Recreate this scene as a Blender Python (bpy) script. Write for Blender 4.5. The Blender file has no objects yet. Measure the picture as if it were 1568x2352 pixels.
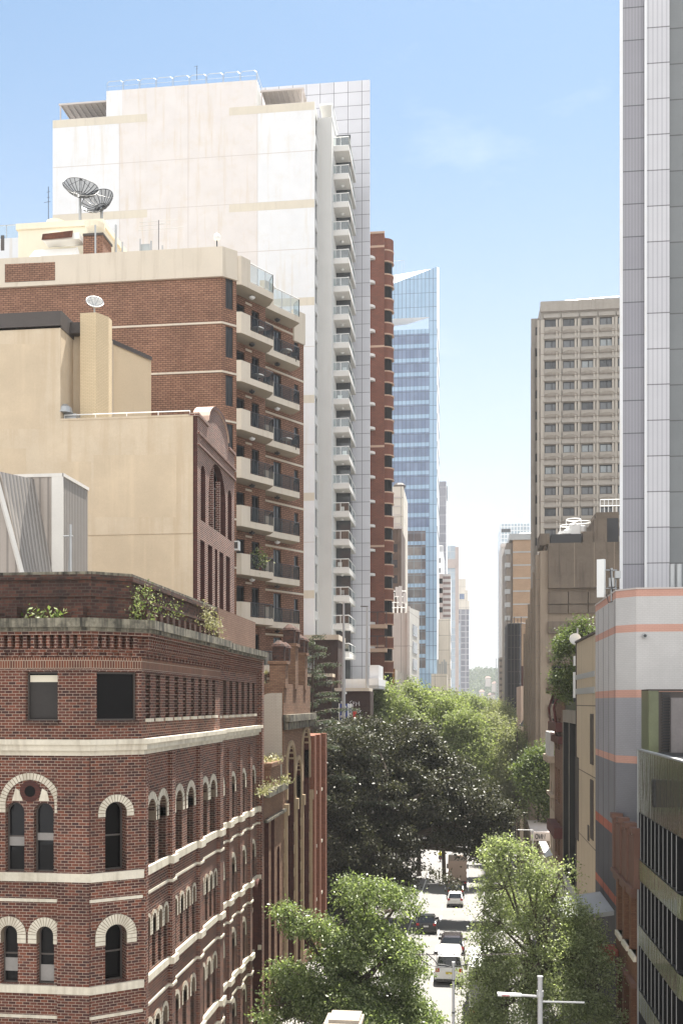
import bpy, math, random
import numpy as np
from mathutils import Vector, Matrix
from mathutils.geometry import delaunay_2d_cdt
random.seed(7)
scene = bpy.context.scene
C = scene.collection

# ------------------------------------------------------------------ camera
EYE = 18.6
YAW = math.atan(0.1196)
cd = bpy.data.cameras.new("camera")
cam = bpy.data.objects.new("camera", cd)
C.objects.link(cam)
cam.location = (0, 0, EYE)
cam.rotation_euler = (math.radians(90), 0, YAW)
cd.sensor_fit = 'HORIZONTAL'
cd.sensor_width = 36
cd.lens = 36 * 2286.6 / 1568
cd.shift_y = 438.5 / 1568
cd.clip_start = 0.5
cd.clip_end = 9000
scene.camera = cam

# ------------------------------------------------------------------ light
SUN_EL = math.radians(67)
SUN_AZ = math.radians(15)          # from the street direction (+Y) towards +X
scene.view_settings.view_transform = 'Standard'
scene.view_settings.look = 'None'
scene.view_settings.exposure = 1.9
scene.view_settings.gamma = 1
try:
    scene.cycles.use_denoising = True
    scene.cycles.max_bounces = 8
    scene.cycles.diffuse_bounces = 4
    scene.cycles.glossy_bounces = 3
    scene.cycles.transparent_max_bounces = 12
    scene.cycles.volume_bounces = 1
    scene.cycles.sample_clamp_indirect = 6
except Exception:
    pass
sd = bpy.data.lights.new("sun", 'SUN')
sd.energy = 4.7
sd.angle = math.radians(0.55)
sd.color = (1, 0.95, 0.87)
sun = bpy.data.objects.new("sun", sd)
C.objects.link(sun)
sdir = Vector((math.sin(SUN_AZ) * math.cos(SUN_EL), math.cos(SUN_AZ) * math.cos(SUN_EL), math.sin(SUN_EL)))
sun.rotation_euler = sdir.to_track_quat('Z', 'Y').to_euler()
sun.location = (60, 60, 200)

world = bpy.data.worlds.new("World")
scene.world = world
world.use_nodes = True
wn, wl = world.node_tree.nodes, world.node_tree.links
wn.clear()
wout = wn.new('ShaderNodeOutputWorld')
wbg = wn.new('ShaderNodeBackground')
sky = wn.new('ShaderNodeTexSky')
sky.sky_type = 'NISHITA'
sky.sun_disc = False
sky.sun_elevation = SUN_EL
sky.sun_rotation = SUN_AZ
sky.air_density = 1.0
sky.dust_density = 0.7
sky.ozone_density = 2.5
wtc = wn.new('ShaderNodeTexCoord')
wmap = wn.new('ShaderNodeMapping')
wmap.inputs['Scale'].default_value = (1.0, 1.0, 2.6)
wmap.inputs['Location'].default_value = (7.7, 1.9, 4.4)
wno = wn.new('ShaderNodeTexNoise')
wno.inputs['Scale'].default_value = 5.0
wno.inputs['Detail'].default_value = 8
wno.inputs['Roughness'].default_value = 0.62
wra = wn.new('ShaderNodeValToRGB')
wra.color_ramp.elements[0].position = 0.55
wra.color_ramp.elements[0].color = (0, 0, 0, 1)
wra.color_ramp.elements[1].position = 0.9
wra.color_ramp.elements[1].color = (.32, .32, .32, 1)
wmx = wn.new('ShaderNodeMixRGB')
wmx.inputs['Color2'].default_value = (7.0, 7.2, 7.4, 1)
# bright area added to the unseen sky behind the camera, fills camera-facing walls
wsep = wn.new('ShaderNodeSeparateXYZ')
wmr = wn.new('ShaderNodeMapRange')
wmr.inputs['From Min'].default_value = 0.15
wmr.inputs['From Max'].default_value = -0.55
wmu = wn.new('ShaderNodeMath'); wmu.operation = 'MULTIPLY'
wmu.inputs[1].default_value = 0.85
wbk = wn.new('ShaderNodeMixRGB'); wbk.inputs['Color2'].default_value = (9.4, 9.35, 9.3, 1)
wl.new(wtc.outputs['Generated'], wmap.inputs['Vector'])
wl.new(wmap.outputs['Vector'], wno.inputs['Vector'])
wl.new(wno.outputs['Fac'], wra.inputs['Fac'])
wl.new(wtc.outputs['Generated'], wsep.inputs['Vector'])
wl.new(wsep.outputs['Y'], wmr.inputs['Value'])
wl.new(wmr.outputs['Result'], wmu.inputs[0])
wl.new(wra.outputs['Color'], wmx.inputs['Fac'])
wl.new(wmu.outputs[0], wbk.inputs['Fac'])
wtn = wn.new('ShaderNodeMixRGB'); wtn.blend_type = 'MULTIPLY'; wtn.inputs['Fac'].default_value = 1; wtn.inputs['Color2'].default_value = (.86, .935, .86, 1)
wl.new(sky.outputs['Color'], wtn.inputs['Color1'])
wl.new(wtn.outputs['Color'], wmx.inputs['Color1'])
# pale air towards the horizon
whz = wn.new('ShaderNodeMapRange'); whz.inputs['From Min'].default_value = 0.02; whz.inputs['From Max'].default_value = 0.62
whz.inputs['To Min'].default_value = 0.95; whz.inputs['To Max'].default_value = 0.0
whz.interpolation_type = 'SMOOTHSTEP'
wh2 = wn.new('ShaderNodeMixRGB'); wh2.inputs['Color2'].default_value = (4.45, 4.6, 4.9, 1)
wl.new(wsep.outputs['Z'], whz.inputs['Value']); wl.new(whz.outputs['Result'], wh2.inputs['Fac'])
wl.new(wmx.outputs['Color'], wh2.inputs['Color1'])
wl.new(wh2.outputs['Color'], wbk.inputs['Color1'])
wl.new(wbk.outputs['Color'], wbg.inputs['Color'])
wbg.inputs['Strength'].default_value = 0.055
wl.new(wbg.outputs['Background'], wout.inputs['Surface'])

# ------------------------------------------------------------------ measuring helpers (photo survey -> metres)
def K(x):
    u = (x - 784) / 2286.6
    return (u - 0.1196) / (1 + 0.1196 * u)
def M(x):
    u = (x - 784) / 2286.6
    return 1 / (0.99293 * (1 + 0.1196 * u))
def PX(x, Y): return Y * K(x)
def PZ(y, x, Y): return EYE + (1614.5 - y) * Y * M(x) / 2286.6
def YA(x, X): return X / K(x)
def zg(Y):
    if Y < 70: return 0.0
    if Y > 330: return -20.8
    return -0.08 * (Y - 70)

# ------------------------------------------------------------------ materials
MATS = {}
def _new(name):
    m = bpy.data.materials.new(name); m.use_nodes = True
    nt = m.node_tree
    b = nt.nodes['Principled BSDF']
    MATS[name] = m
    return m, nt, b
def _noise(nt, scale, detail=6, vec=None, rough=0.6):
    n = nt.nodes.new('ShaderNodeTexNoise')
    n.inputs['Scale'].default_value = scale
    n.inputs['Detail'].default_value = detail
    n.inputs['Roughness'].default_value = rough
    if vec: nt.links.new(vec, n.inputs['Vector'])
    return n
def _ramp(nt, fac, p0, p1, c0=(0, 0, 0), c1=(1, 1, 1)):
    r = nt.nodes.new('ShaderNodeValToRGB')
    r.color_ramp.elements[0].position = p0; r.color_ramp.elements[0].color = (*c0, 1)
    r.color_ramp.elements[1].position = p1; r.color_ramp.elements[1].color = (*c1, 1)
    nt.links.new(fac, r.inputs['Fac'])
    return r
def _mix(nt, fac, a, b, mode='MIX'):
    m = nt.nodes.new('ShaderNodeMixRGB'); m.blend_type = mode
    for s, v in (('Fac', fac), ('Color1', a), ('Color2', b)):
        if isinstance(v, (int, float)): m.inputs[s].default_value = v
        elif isinstance(v, tuple): m.inputs[s].default_value = (*v, 1)
        else: nt.links.new(v, m.inputs[s])
    return m.outputs['Color']
def _uv(nt, sx=1, sy=1):
    t = nt.nodes.new('ShaderNodeTexCoord')
    mp = nt.nodes.new('ShaderNodeMapping')
    mp.inputs['Scale'].default_value = (sx, sy, 1)
    nt.links.new(t.outputs['UV'], mp.inputs['Vector'])
    return mp.outputs['Vector']
def _weather(nt, col, var, streak, grime, gcol, sscale=1.0, lo=0.52):
    """large blotches, vertical run-off streaks, grime patches: wear with a shape of its own"""
    uv = _uv(nt)
    if var:
        n = _noise(nt, 0.45, 8, uv)
        f = _ramp(nt, n.outputs['Fac'], 0.3, 0.72, (1 - var,) * 3, (1 + var * 0.25,) * 3)
        col = _mix(nt, 1.0, col, f.outputs['Color'], 'MULTIPLY')
        n3 = _noise(nt, 9, 4, uv)
        f3 = _ramp(nt, n3.outputs['Fac'], 0.3, 0.7, (1 - var * .5,) * 3, (1.0,) * 3)
        col = _mix(nt, 1.0, col, f3.outputs['Color'], 'MULTIPLY')
    if streak:
        n = _noise(nt, 1.0, 6, _uv(nt, 2.2 * sscale, 0.14 * sscale))
        f = _ramp(nt, n.outputs['Fac'], lo, lo + .2, (0, 0, 0), (streak,) * 3)
        col = _mix(nt, f.outputs['Color'], col, gcol)
    if grime:
        n = _noise(nt, 0.9 * sscale, 9, uv, 0.7)
        f = _ramp(nt, n.outputs['Fac'], lo - .02, lo + .2, (0, 0, 0), (grime,) * 3)
        col = _mix(nt, f.outputs['Color'], col, gcol)
    return col
def _bump(nt, b, fac, strength, dist=0.02):
    bp = nt.nodes.new('ShaderNodeBump')
    bp.inputs['Strength'].default_value = strength
    bp.inputs['Distance'].default_value = dist
    nt.links.new(fac, bp.inputs['Height'])
    nt.links.new(bp.outputs['Normal'], b.inputs['Normal'])
def plain(name, col, rough=0.8, var=0.12, streak=0.0, grime=0.0, gcol=(.08, .07, .06), metal=0.0, spec=0.4, sscale=1.0, lo=0.52):
    m, nt, b = _new(name)
    rgb = nt.nodes.new('ShaderNodeRGB'); rgb.outputs[0].default_value = (*col, 1)
    c = _weather(nt, rgb.outputs[0], var, streak, grime, gcol, sscale, lo)
    nt.links.new(c, b.inputs['Base Color'])
    b.inputs['Roughness'].default_value = rough
    b.inputs['Metallic'].default_value = metal
    b.inputs['Specular IOR Level'].default_value = spec
    n = _noise(nt, 14, 5, _uv(nt))
    _bump(nt, b, n.outputs['Fac'], 0.15)
    return m
def brick(name, c1, c2, mortar, w=0.26, h=0.086, ms=0.011, var=0.25, streak=0.0, grime=0.0, gcol=(.03, .022, .02), rough=0.85, bias=0.0):
    m, nt, b = _new(name)
    uv = _uv(nt)
    bt = nt.nodes.new('ShaderNodeTexBrick')
    nt.links.new(uv, bt.inputs['Vector'])
    bt.inputs['Color1'].default_value = (*c1, 1)
    bt.inputs['Color2'].default_value = (*c2, 1)
    bt.inputs['Mortar'].default_value = (*mortar, 1)
    bt.inputs['Scale'].default_value = 1
    bt.inputs['Mortar Size'].default_value = ms
    bt.inputs['Mortar Smooth'].default_value = 0.2
    bt.inputs['Bias'].default_value = bias
    bt.inputs['Brick Width'].default_value = w
    bt.inputs['Row Height'].default_value = h
    c = _weather(nt, bt.outputs['Color'], var, streak, grime, gcol)
    nt.links.new(c, b.inputs['Base Color'])
    b.inputs['Roughness'].default_value = rough
    b.inputs['Specular IOR Level'].default_value = 0.3
    inv = _ramp(nt, bt.outputs['Fac'], 0, 1, (1, 1, 1), (0, 0, 0))
    _bump(nt, b, inv.outputs['Color'], 0.5, 0.012)
    return m
def panel(name, c1, c2, joint, w, h, ms=0.03, rough=0.5, var=0.08, streak=0.0, grime=0.0, gcol=(.1, .09, .08), metal=0.0, spec=0.5, ribs=0.0, rgb_bump=0.3):
    m, nt, b = _new(name)
    bt = nt.nodes.new('ShaderNodeTexBrick')
    bt.offset = 0.0
    nt.links.new(_uv(nt), bt.inputs['Vector'])
    bt.inputs['Color1'].default_value = (*c1, 1)
    bt.inputs['Color2'].default_value = (*c2, 1)
    bt.inputs['Mortar'].default_value = (*joint, 1)
    bt.inputs['Scale'].default_value = 1
    bt.inputs['Mortar Size'].default_value = ms
    bt.inputs['Mortar Smooth'].default_value = 0.0
    bt.inputs['Brick Width'].default_value = w
    bt.inputs['Row Height'].default_value = h
    c = bt.outputs['Color']
    if ribs:
        wv = nt.nodes.new('ShaderNodeTexWave')
        wv.inputs['Scale'].default_value = ribs
        wv.bands_direction = 'X'
        nt.links.new(_uv(nt), wv.inputs['Vector'])
        f = _ramp(nt, wv.outputs['Fac'], 0.1, 0.35, (.8, .8, .82), (1, 1, 1))
        c = _mix(nt, 1.0, c, f.outputs['Color'], 'MULTIPLY')
    c = _weather(nt, c, var, streak, grime, gcol)
    nt.links.new(c, b.inputs['Base Color'])
    b.inputs['Roughness'].default_value = rough
    b.inputs['Metallic'].default_value = metal
    b.inputs['Specular IOR Level'].default_value = spec
    inv = _ramp(nt, bt.outputs['Fac'], 0, 1, (1, 1, 1), (0, 0, 0))
    _bump(nt, b, inv.outputs['Color'], rgb_bump, 0.02)
    return m
def corrug(name, col, pitch=0.3, rough=0.45, metal=0.2):
    m, nt, b = _new(name)
    wv = nt.nodes.new('ShaderNodeTexWave'); wv.bands_direction = 'X'
    wv.inputs['Scale'].default_value = 0.3142 / pitch * 1.0
    nt.links.new(_uv(nt), wv.inputs['Vector'])
    f = _ramp(nt, wv.outputs['Fac'], 0.05, 0.25, (.62, .62, .62), (1, 1, 1))
    rgb = nt.nodes.new('ShaderNodeRGB'); rgb.outputs[0].default_value = (*col, 1)
    c = _mix(nt, 1.0, rgb.outputs[0], f.outputs['Color'], 'MULTIPLY')
    c = _weather(nt, c, 0.12, 0.12, 0.0, (.15, .12, .1))
    nt.links.new(c, b.inputs['Base Color'])
    b.inputs['Roughness'].default_value = rough
    b.inputs['Metallic'].default_value = metal
    _bump(nt, b, wv.outputs['Fac'], 0.7, 0.03)
    return m
def glass(name, col=(.012, .013, .015), rough=0.04, spec=0.6, wob=0.0):
    m, nt, b = _new(name)
    n = _noise(nt, 0.35, 3, _uv(nt))
    rgb = nt.nodes.new('ShaderNodeRGB'); rgb.outputs[0].default_value = (*col, 1)
    f = _ramp(nt, n.outputs['Fac'], 0.35, 0.65, (.7, .7, .7), (1.25, 1.25, 1.25))
    nt.links.new(_mix(nt, 1.0, rgb.outputs[0], f.outputs['Color'], 'MULTIPLY'), b.inputs['Base Color'])
    b.inputs['Roughness'].default_value = rough
    b.inputs['Specular IOR Level'].default_value = spec
    if wob:
        n2 = _noise(nt, 1.2, 2, _uv(nt))
        _bump(nt, b, n2.outputs['Fac'], wob, 0.05)
    return m
def clear(name, col=(.8, .88, .88), a=0.55):
    m, nt, b = _new(name)
    out = nt.nodes['Material Output']
    tr = nt.nodes.new('ShaderNodeBsdfTransparent'); tr.inputs['Color'].default_value = (*col, 1)
    gl = nt.nodes.new('ShaderNodeBsdfGlossy'); gl.inputs['Roughness'].default_value = 0.05
    gl.inputs['Color'].default_value = (.9, .95, .95, 1)
    mx = nt.nodes.new('ShaderNodeMixShader'); mx.inputs['Fac'].default_value = 1 - a
    nt.links.new(tr.outputs[0], mx.inputs[1]); nt.links.new(gl.outputs[0], mx.inputs[2])
    nt.links.new(mx.outputs[0], out.inputs['Surface'])
    return m
def leafmat(name, c1, c2, c3, rough=0.5, spec=0.3, trans=0.35, tint=(1.35, 1.5, .75)):
    m, nt, b = _new(name)
    out = nt.nodes['Material Output']
    g = nt.nodes.new('ShaderNodeNewGeometry')
    r = nt.nodes.new('ShaderNodeValToRGB')
    r.color_ramp.elements[0].color = (*c1, 1); r.color_ramp.elements[1].color = (*c3, 1)
    e = r.color_ramp.elements.new(0.55); e.color = (*c2, 1)
    nt.links.new(g.outputs['Random Per Island'], r.inputs['Fac'])
    nt.links.new(r.outputs['Color'], b.inputs['Base Color'])
    b.inputs['Roughness'].default_value = rough
    b.inputs['Specular IOR Level'].default_value = spec
    t = nt.nodes.new('ShaderNodeBsdfTranslucent')
    tc = _mix(nt, 1.0, r.outputs['Color'], tint, 'MULTIPLY')
    nt.links.new(tc, t.inputs['Color'])
    mx = nt.nodes.new('ShaderNodeMixShader'); mx.inputs['Fac'].default_value = trans
    nt.links.new(b.outputs[0], mx.inputs[1]); nt.links.new(t.outputs[0], mx.inputs[2])
    nt.links.new(mx.outputs[0], out.inputs['Surface'])
    return m

# ------------------------------------------------------------------ objects
ORG = {}
def tag(o, label=None, cat=None, group=None, kind=None):
    if label: o['label'] = label
    if cat: o['category'] = cat
    if group: o['group'] = group
    if kind: o['kind'] = kind
    return o
def thing(name, label, cat, loc, group=None):
    o = bpy.data.objects.new(name, None); C.objects.link(o)
    o.location = loc; o.empty_display_size = 0.3
    ORG[o.name] = Vector(loc)
    return tag(o, label, cat, group)
class MB:
    def __init__(s): s.v = []; s.f = []; s.m = []
    def poly(s, pts, m=0):
        i = len(s.v); s.v += [tuple(p) for p in pts]
        s.f.append(tuple(range(i, i + len(pts)))); s.m.append(m)
    def quad(s, a, b, c, d, m=0): s.poly((a, b, c, d), m)
    def box(s, x0, x1, y0, y1, z0, z1, m=0, mt=None):
        i = len(s.v)
        s.v += [(x0, y0, z0), (x1, y0, z0), (x1, y1, z0), (x0, y1, z0), (x0, y0, z1), (x1, y0, z1), (x1, y1, z1), (x0, y1, z1)]
        for q, mm in (((0, 1, 5, 4), m), ((1, 2, 6, 5), m), ((2, 3, 7, 6), m), ((3, 0, 4, 7), m), ((4, 5, 6, 7), m if mt is None else mt), ((3, 2, 1, 0), m)):
            s.f.append(tuple(i + k for k in q)); s.m.append(mm)
    def obox(s, p, t, u0, u1, d0, d1, z0, z1, m=0, mt=None):
        """box along 2D direction t from p; d measured outwards (t.y,-t.x)"""
        n = (t[1], -t[0])
        def P(u, d, z): return (p[0] + t[0] * u + n[0] * d, p[1] + t[1] * u + n[1] * d, z)
        i = len(s.v)
        s.v += [P(u0, d1, z0), P(u1, d1, z0), P(u1, d0, z0), P(u0, d0, z0), P(u0, d1, z1), P(u1, d1, z1), P(u1, d0, z1), P(u0, d0, z1)]
        for q, mm in (((0, 1, 5, 4), m), ((1, 2, 6, 5), m), ((2, 3, 7, 6), m), ((3, 0, 4, 7), m), ((4, 5, 6, 7), m if mt is None else mt), ((3, 2, 1, 0), m)):
            s.f.append(tuple(i + k for k in q)); s.m.append(mm)
    def prism(s, pts, z0, z1, m=0, mt=None, bottom=True):
        """pts counter-clockwise from above"""
        n = len(pts)
        for k in range(n):
            a, b = pts[k], pts[(k + 1) % n]
            s.quad((*a, z0), (*b, z0), (*b, z1), (*a, z1), m)
        s.poly([(*p, z1) for p in pts], m if mt is None else mt)
        if bottom: s.poly([(*p, z0) for p in reversed(pts)], m)
    def tube(s, pts, r, n=6, m=0, caps=True):
        pts = [Vector(p) for p in pts]
        if not isinstance(r, (list, tuple)): r = [r] * len(pts)
        base = len(s.v)
        for i, p in enumerate(pts):
            d = (pts[min(i + 1, len(pts) - 1)] - pts[max(i - 1, 0)]).normalized()
            a = d.cross(Vector((0, 0, 1)))
            if a.length < 0.05: a = d.cross(Vector((1, 0, 0)))
            a.normalize(); b = d.cross(a)
            for k in range(n):
                w = 2 * math.pi * k / n
                s.v.append(tuple(p + (a * math.cos(w) + b * math.sin(w)) * r[i]))
        for i in range(len(pts) - 1):
            for k in range(n):
                q = base + i * n
                s.f.append((q + k, q + (k + 1) % n, q + n + (k + 1) % n, q + n + k)); s.m.append(m)
        if caps:
            s.f.append(tuple(base + k for k in range(n))); s.m.append(m)
            s.f.append(tuple(base + (len(pts) - 1) * n + k for k in reversed(range(n)))); s.m.append(m)
    def lathe(s, x, y, prof, n=12, m=0):
        base = len(s.v)
        for r, z in prof:
            for k in range(n):
                w = 2 * math.pi * k / n
                s.v.append((x + r * math.cos(w), y + r * math.sin(w), z))
        for i in range(len(prof) - 1):
            for k in range(n):
                q = base + i * n
                s.f.append((q + k, q + (k + 1) % n, q + n + (k + 1) % n, q + n + k)); s.m.append(m)
        s.f.append(tuple(base + (len(prof) - 1) * n + k for k in range(n))); s.m.append(m)
        s.f.append(tuple(base + k for k in reversed(range(n)))); s.m.append(m)
    def ball(s, c, r, n=10, m=0, sz=1.0):
        k = max(4, n // 2)
        s.lathe(c[0], c[1], [(max(r * math.sin(math.pi * i / k), .002), c[2] - r * sz * math.cos(math.pi * i / k)) for i in range(k + 1)], n, m)
    def strip(s, path, z0, z1, d, m=0, d0=0.0):
        """moulding along a wall polyline, standing d proud (outside = right of travel)"""
        pts = [Vector((p[0], p[1])) for p in path]
        nn = []
        for i in range(len(pts)):
            ns = []
            if i > 0: t = (pts[i] - pts[i - 1]).normalized(); ns.append(Vector((t.y, -t.x)))
            if i < len(pts) - 1: t = (pts[i + 1] - pts[i]).normalized(); ns.append(Vector((t.y, -t.x)))
            if len(ns) == 2:
                b = (ns[0] + ns[1]); b = b / max(b.length_squared / 2, .3); nn.append(b)
            else: nn.append(ns[0])
        o = [pts[i] + nn[i] * d for i in range(len(pts))]
        q = [pts[i] + nn[i] * d0 for i in range(len(pts))]
        for i in range(len(pts) - 1):
            s.quad((*o[i], z0), (*o[i + 1], z0), (*o[i + 1], z1), (*o[i], z1), m)
            s.quad((*o[i], z1), (*o[i + 1], z1), (*q[i + 1], z1), (*q[i], z1), m)
            s.quad((*q[i], z0), (*q[i + 1], z0), (*o[i + 1], z0), (*o[i], z0), m)
        s.quad((*q[0], z0), (*o[0], z0), (*o[0], z1), (*q[0], z1), m)
        s.quad((*o[-1], z0), (*q[-1], z0), (*q[-1], z1), (*o[-1], z1), m)
    def ring(s, p, t, uc, zs, ri, ro, drop=0.0, proud=0.03, m=0, n=12, back=0.02, vous=0):
        """raised arch ring (annulus above the springing zs plus legs of length drop)"""
        nrm = (t[1], -t[0])
        def P(u, z, d): return (p[0] + t[0] * u + nrm[0] * d, p[1] + t[1] * u + nrm[1] * d, z)
        a = [(uc - ro, zs - drop)] if drop else []; b = [(uc - ri, zs - drop)] if drop else []
        for i in range(n + 1):
            w = math.pi - math.pi * i / n
            a.append((uc + ro * math.cos(w), zs + ro * math.sin(w))); b.append((uc + ri * math.cos(w), zs + ri * math.sin(w)))
        if drop: a.append((uc + ro, zs - drop)); b.append((uc + ri, zs - drop))
        for i in range(len(a) - 1):
            s.quad(P(*b[i], proud), P(*b[i + 1], proud), P(*a[i + 1], proud), P(*a[i], proud), m)
            s.quad(P(*a[i], proud), P(*a[i + 1], proud), P(*a[i + 1], -back), P(*a[i], -back), m)
            s.quad(P(*b[i + 1], proud), P(*b[i], proud), P(*b[i], -0.3), P(*b[i + 1], -0.3), m)
        if vous:
            for i in range(vous):
                g = .10; w0, w1 = (math.pi * (i + g) / vous), (math.pi * (i + 1 - g) / vous)
                c = [(uc + r_ * math.cos(w_), zs + r_ * math.sin(w_)) for r_, w_ in ((ri + .005, w1), (ri + .005, w0), (ro - .005, w0), (ro - .005, w1))]
                s.quad(*[P(*q, proud + .006) for q in c][::-1], 1)
            nl = int(drop / .12)
            for sg in (-1, 1):
                for i in range(nl):
                    z0, z1 = zs - drop + drop * (i + .07) / nl, zs - drop + drop * (i + .93) / nl; u0, u1 = sorted((uc + sg * (ri + .005), uc + sg * (ro - .005)))
                    s.quad(P(u0, z0, proud + .006), P(u1, z0, proud + .006), P(u1, z1, proud + .006), P(u0, z1, proud + .006), 1)
        if drop:
            s.quad(P(*a[0], proud), P(*b[0], proud), P(*b[0], -back), P(*a[0], -back), m)
            s.quad(P(*b[-1], proud), P(*a[-1], proud), P(*a[-1], -back), P(*b[-1], -back), m)
    def wall(s, p0, p1, z0, z1, holes=(), depth=0.25, m=0, mr=None, top=None):
        """wall from p0 to p1 (outside on the right of travel); holes (u0,u1,z0,z1,arched[,depth])
        top: optional list of (u,z) describing the top edge from u=L back to u=0"""
        mr = m if mr is None else mr
        p0 = Vector(p0); p1 = Vector(p1); L = (p1 - p0).length; t = (p1 - p0) / L; nrm = Vector((t.y, -t.x))
        def P(u, z, d=0): q = p0 + t * u - nrm * d; return (q.x, q.y, z)
        if not holes:
            out = [(0, z0), (L, z0)] + (top or [(L, z1), (0, z1)])
            s.poly([P(*q) for q in out], m); return
        verts, edges, loops = [], [], []
        boxes = []
        def add(loop):
            i = len(verts); verts.extend(Vector(q) for q in loop)
            k = len(loop); edges.extend((i + j, i + (j + 1) % k) for j in range(k))
        add([(0, z0), (L, z0)] + (top or [(L, z1), (0, z1)]))
        for h in holes:
            u0, u1, a, b, ar = h[:5]
            lp = hole_outline(u0, u1, a, b, ar); boxes.append((lp, u0, u1, a, b))
            add(lp); loops.append((lp, h[5] if len(h) > 5 else depth))
        r = delaunay_2d_cdt(verts, edges, [], 1, 1e-5)
        base = len(s.v)
        s.v += [P(v.x, v.y) for v in r[0]]
        for f in r[2]:
            a, b, c = (r[0][k] for k in f[:3])
            gx, gz = (a.x + b.x + c.x) / 3, (a.y + b.y + c.y) / 3
            if any(q[1] < gx < q[2] and q[3] < gz < q[4] and _inside(gx, gz, q[0]) for q in boxes): continue
            if (b - a).cross(c - a) < 0: f = f[::-1]
            s.f.append(tuple(base + k for k in f)); s.m.append(m)
        for lp, dp in loops:
            k = len(lp)
            for j in range(k):
                a, b = lp[j], lp[(j + 1) % k]
                s.quad(P(*a), P(*b), P(*b, dp), P(*a, dp), mr)
    def mesh(s, name, mats, org=(0, 0, 0), smooth=False):
        me = bpy.data.meshes.new(name)
        ox, oy, oz = org
        me.from_pydata([(x - ox, y - oy, z - oz) for x, y, z in s.v], [], s.f)
        for m in mats: me.materials.append(MATS[m] if isinstance(m, str) else m)
        if any(s.m): me.polygons.foreach_set('material_index', s.m)
        uvl = me.uv_layers.new(name='UVMap')
        uv = []
        for p in me.polygons:
            n = p.normal
            if abs(n.z) > 0.75 or n.x * n.x + n.y * n.y < 1e-9:
                for v in p.vertices:
                    w = s.v[v]; uv += (w[0], w[1])
            else:
                h = math.hypot(n.x, n.y); tx, ty = -n.y / h, n.x / h
                sl = 1 / max(h, 0.3)
                for v in p.vertices:
                    w = s.v[v]; uv += (w[0] * tx + w[1] * ty, w[2] * sl)
        uvl.data.foreach_set('uv', uv)
        if smooth: me.polygons.foreach_set('use_smooth', [True] * len(me.polygons))
        me.update()
        return me
    def build_each(s, name, mats, parent, per=1):
        """every separate piece (per consecutive islands) becomes a part of its own"""
        par = list(range(len(s.v)))
        def find(a):
            while par[a] != a: par[a] = par[par[a]]; a = par[a]
            return a
        for f in s.f:
            r0 = find(f[0])
            for k in f[1:]: par[find(k)] = r0
        order = []; groups = {}
        for fi, f in enumerate(s.f):
            r0 = find(f[0])
            if r0 not in groups: groups[r0] = []; order.append(r0)
            groups[r0].append(fi)
        for i in range(0, len(order), per):
            q = MB(); mp = {}
            for r0 in order[i:i + per]:
                for fi in groups[r0]:
                    ff = []
                    for k in s.f[fi]:
                        if k not in mp: mp[k] = len(q.v); q.v.append(s.v[k])
                        ff.append(mp[k])
                    q.f.append(tuple(ff)); q.m.append(s.m[fi])
            q.build(name, mats, parent)
    def build(s, name, mats, parent=None, at=None, smooth=False):
        if isinstance(mats, str): mats = [mats]
        org = ORG[parent.name] if parent else Vector(at if at else (0, 0, 0))
        o = bpy.data.objects.new(name, s.mesh(name, mats, org, smooth)); C.objects.link(o)
        if parent: o.parent = parent
        else: o.location = org
        ORG[o.name] = org
        return o
class RingParts:
    """every arch becomes a part of its own"""
    def __init__(s, parent, mats, name='arch_surround'): s.a = (name, mats, parent)
    def ring(s, *a, **k): q = MB(); q.ring(*a, **k); q.build(*s.a)
def _inside(x, y, lp):
    c = False; j = len(lp) - 1
    for i in range(len(lp)):
        if (lp[i][1] > y) != (lp[j][1] > y) and x < (lp[j][0] - lp[i][0]) * (y - lp[i][1]) / (lp[j][1] - lp[i][1]) + lp[i][0]: c = not c
        j = i
    return c
def hole_outline(u0, u1, a, b, ar, n=10):
    if not ar: return [(u0, a), (u1, a), (u1, b), (u0, b)]
    r = (u1 - u0) / 2; rise = r if ar is True else ar; zs = b - rise; uc = (u0 + u1) / 2
    return [(u0, a), (u1, a)] + [(uc + r * math.cos(math.pi * i / n), zs + rise * math.sin(math.pi * i / n)) for i in range(n + 1)]
def put(me, name, parent, loc, rz=0.0, local=False):
    o = bpy.data.objects.new(name, me); C.objects.link(o)
    if parent:
        o.parent = parent
        o.location = Vector(loc) if local else Vector(loc) - ORG[parent.name]
    else: o.location = loc
    o.rotation_euler = (0, 0, rz)
    ORG[o.name] = Vector(loc)
    return o
TM = {}
def win_mesh(w, h, ar, fm, gm, bars=(), fw=0.06, fd=0.07):
    key = (round(w, 3), round(h, 3), ar, fm, gm, bars, fw)
    if key in TM: return TM[key]
    a = MB(); out = hole_outline(0, w, 0, h, ar)
    rise = (w / 2 if ar is True else ar) if ar else 0
    inn = hole_outline(fw, w - fw, fw, h - fw, (max(rise - fw, .05) if ar else False))
    k = len(out)
    for j in range(k):
        p, q, r2, s2 = out[j], out[(j + 1) % k], inn[(j + 1) % k], inn[j]
        a.quad((p[0], 0, p[1]), (q[0], 0, q[1]), (r2[0], 0, r2[1]), (s2[0], 0, s2[1]))
        a.quad((s2[0], 0, s2[1]), (r2[0], 0, r2[1]), (r2[0], fd, r2[1]), (s2[0], fd, s2[1]))
    for kind, v in bars:
        if kind == 'v': a.box(v * w - fw * .45, v * w + fw * .45, .004, fd, fw, h - fw - rise * .35)
        else: a.box(fw, w - fw, .006, fd, v * h - fw * .45, v * h + fw * .45)
    g = MB(); g.poly([(x, fd * .7, z) for x, z in out])
    TM[key] = (a.mesh('window_frame', [fm]), g.mesh('pane', [gm]))
    return TM[key]
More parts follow.
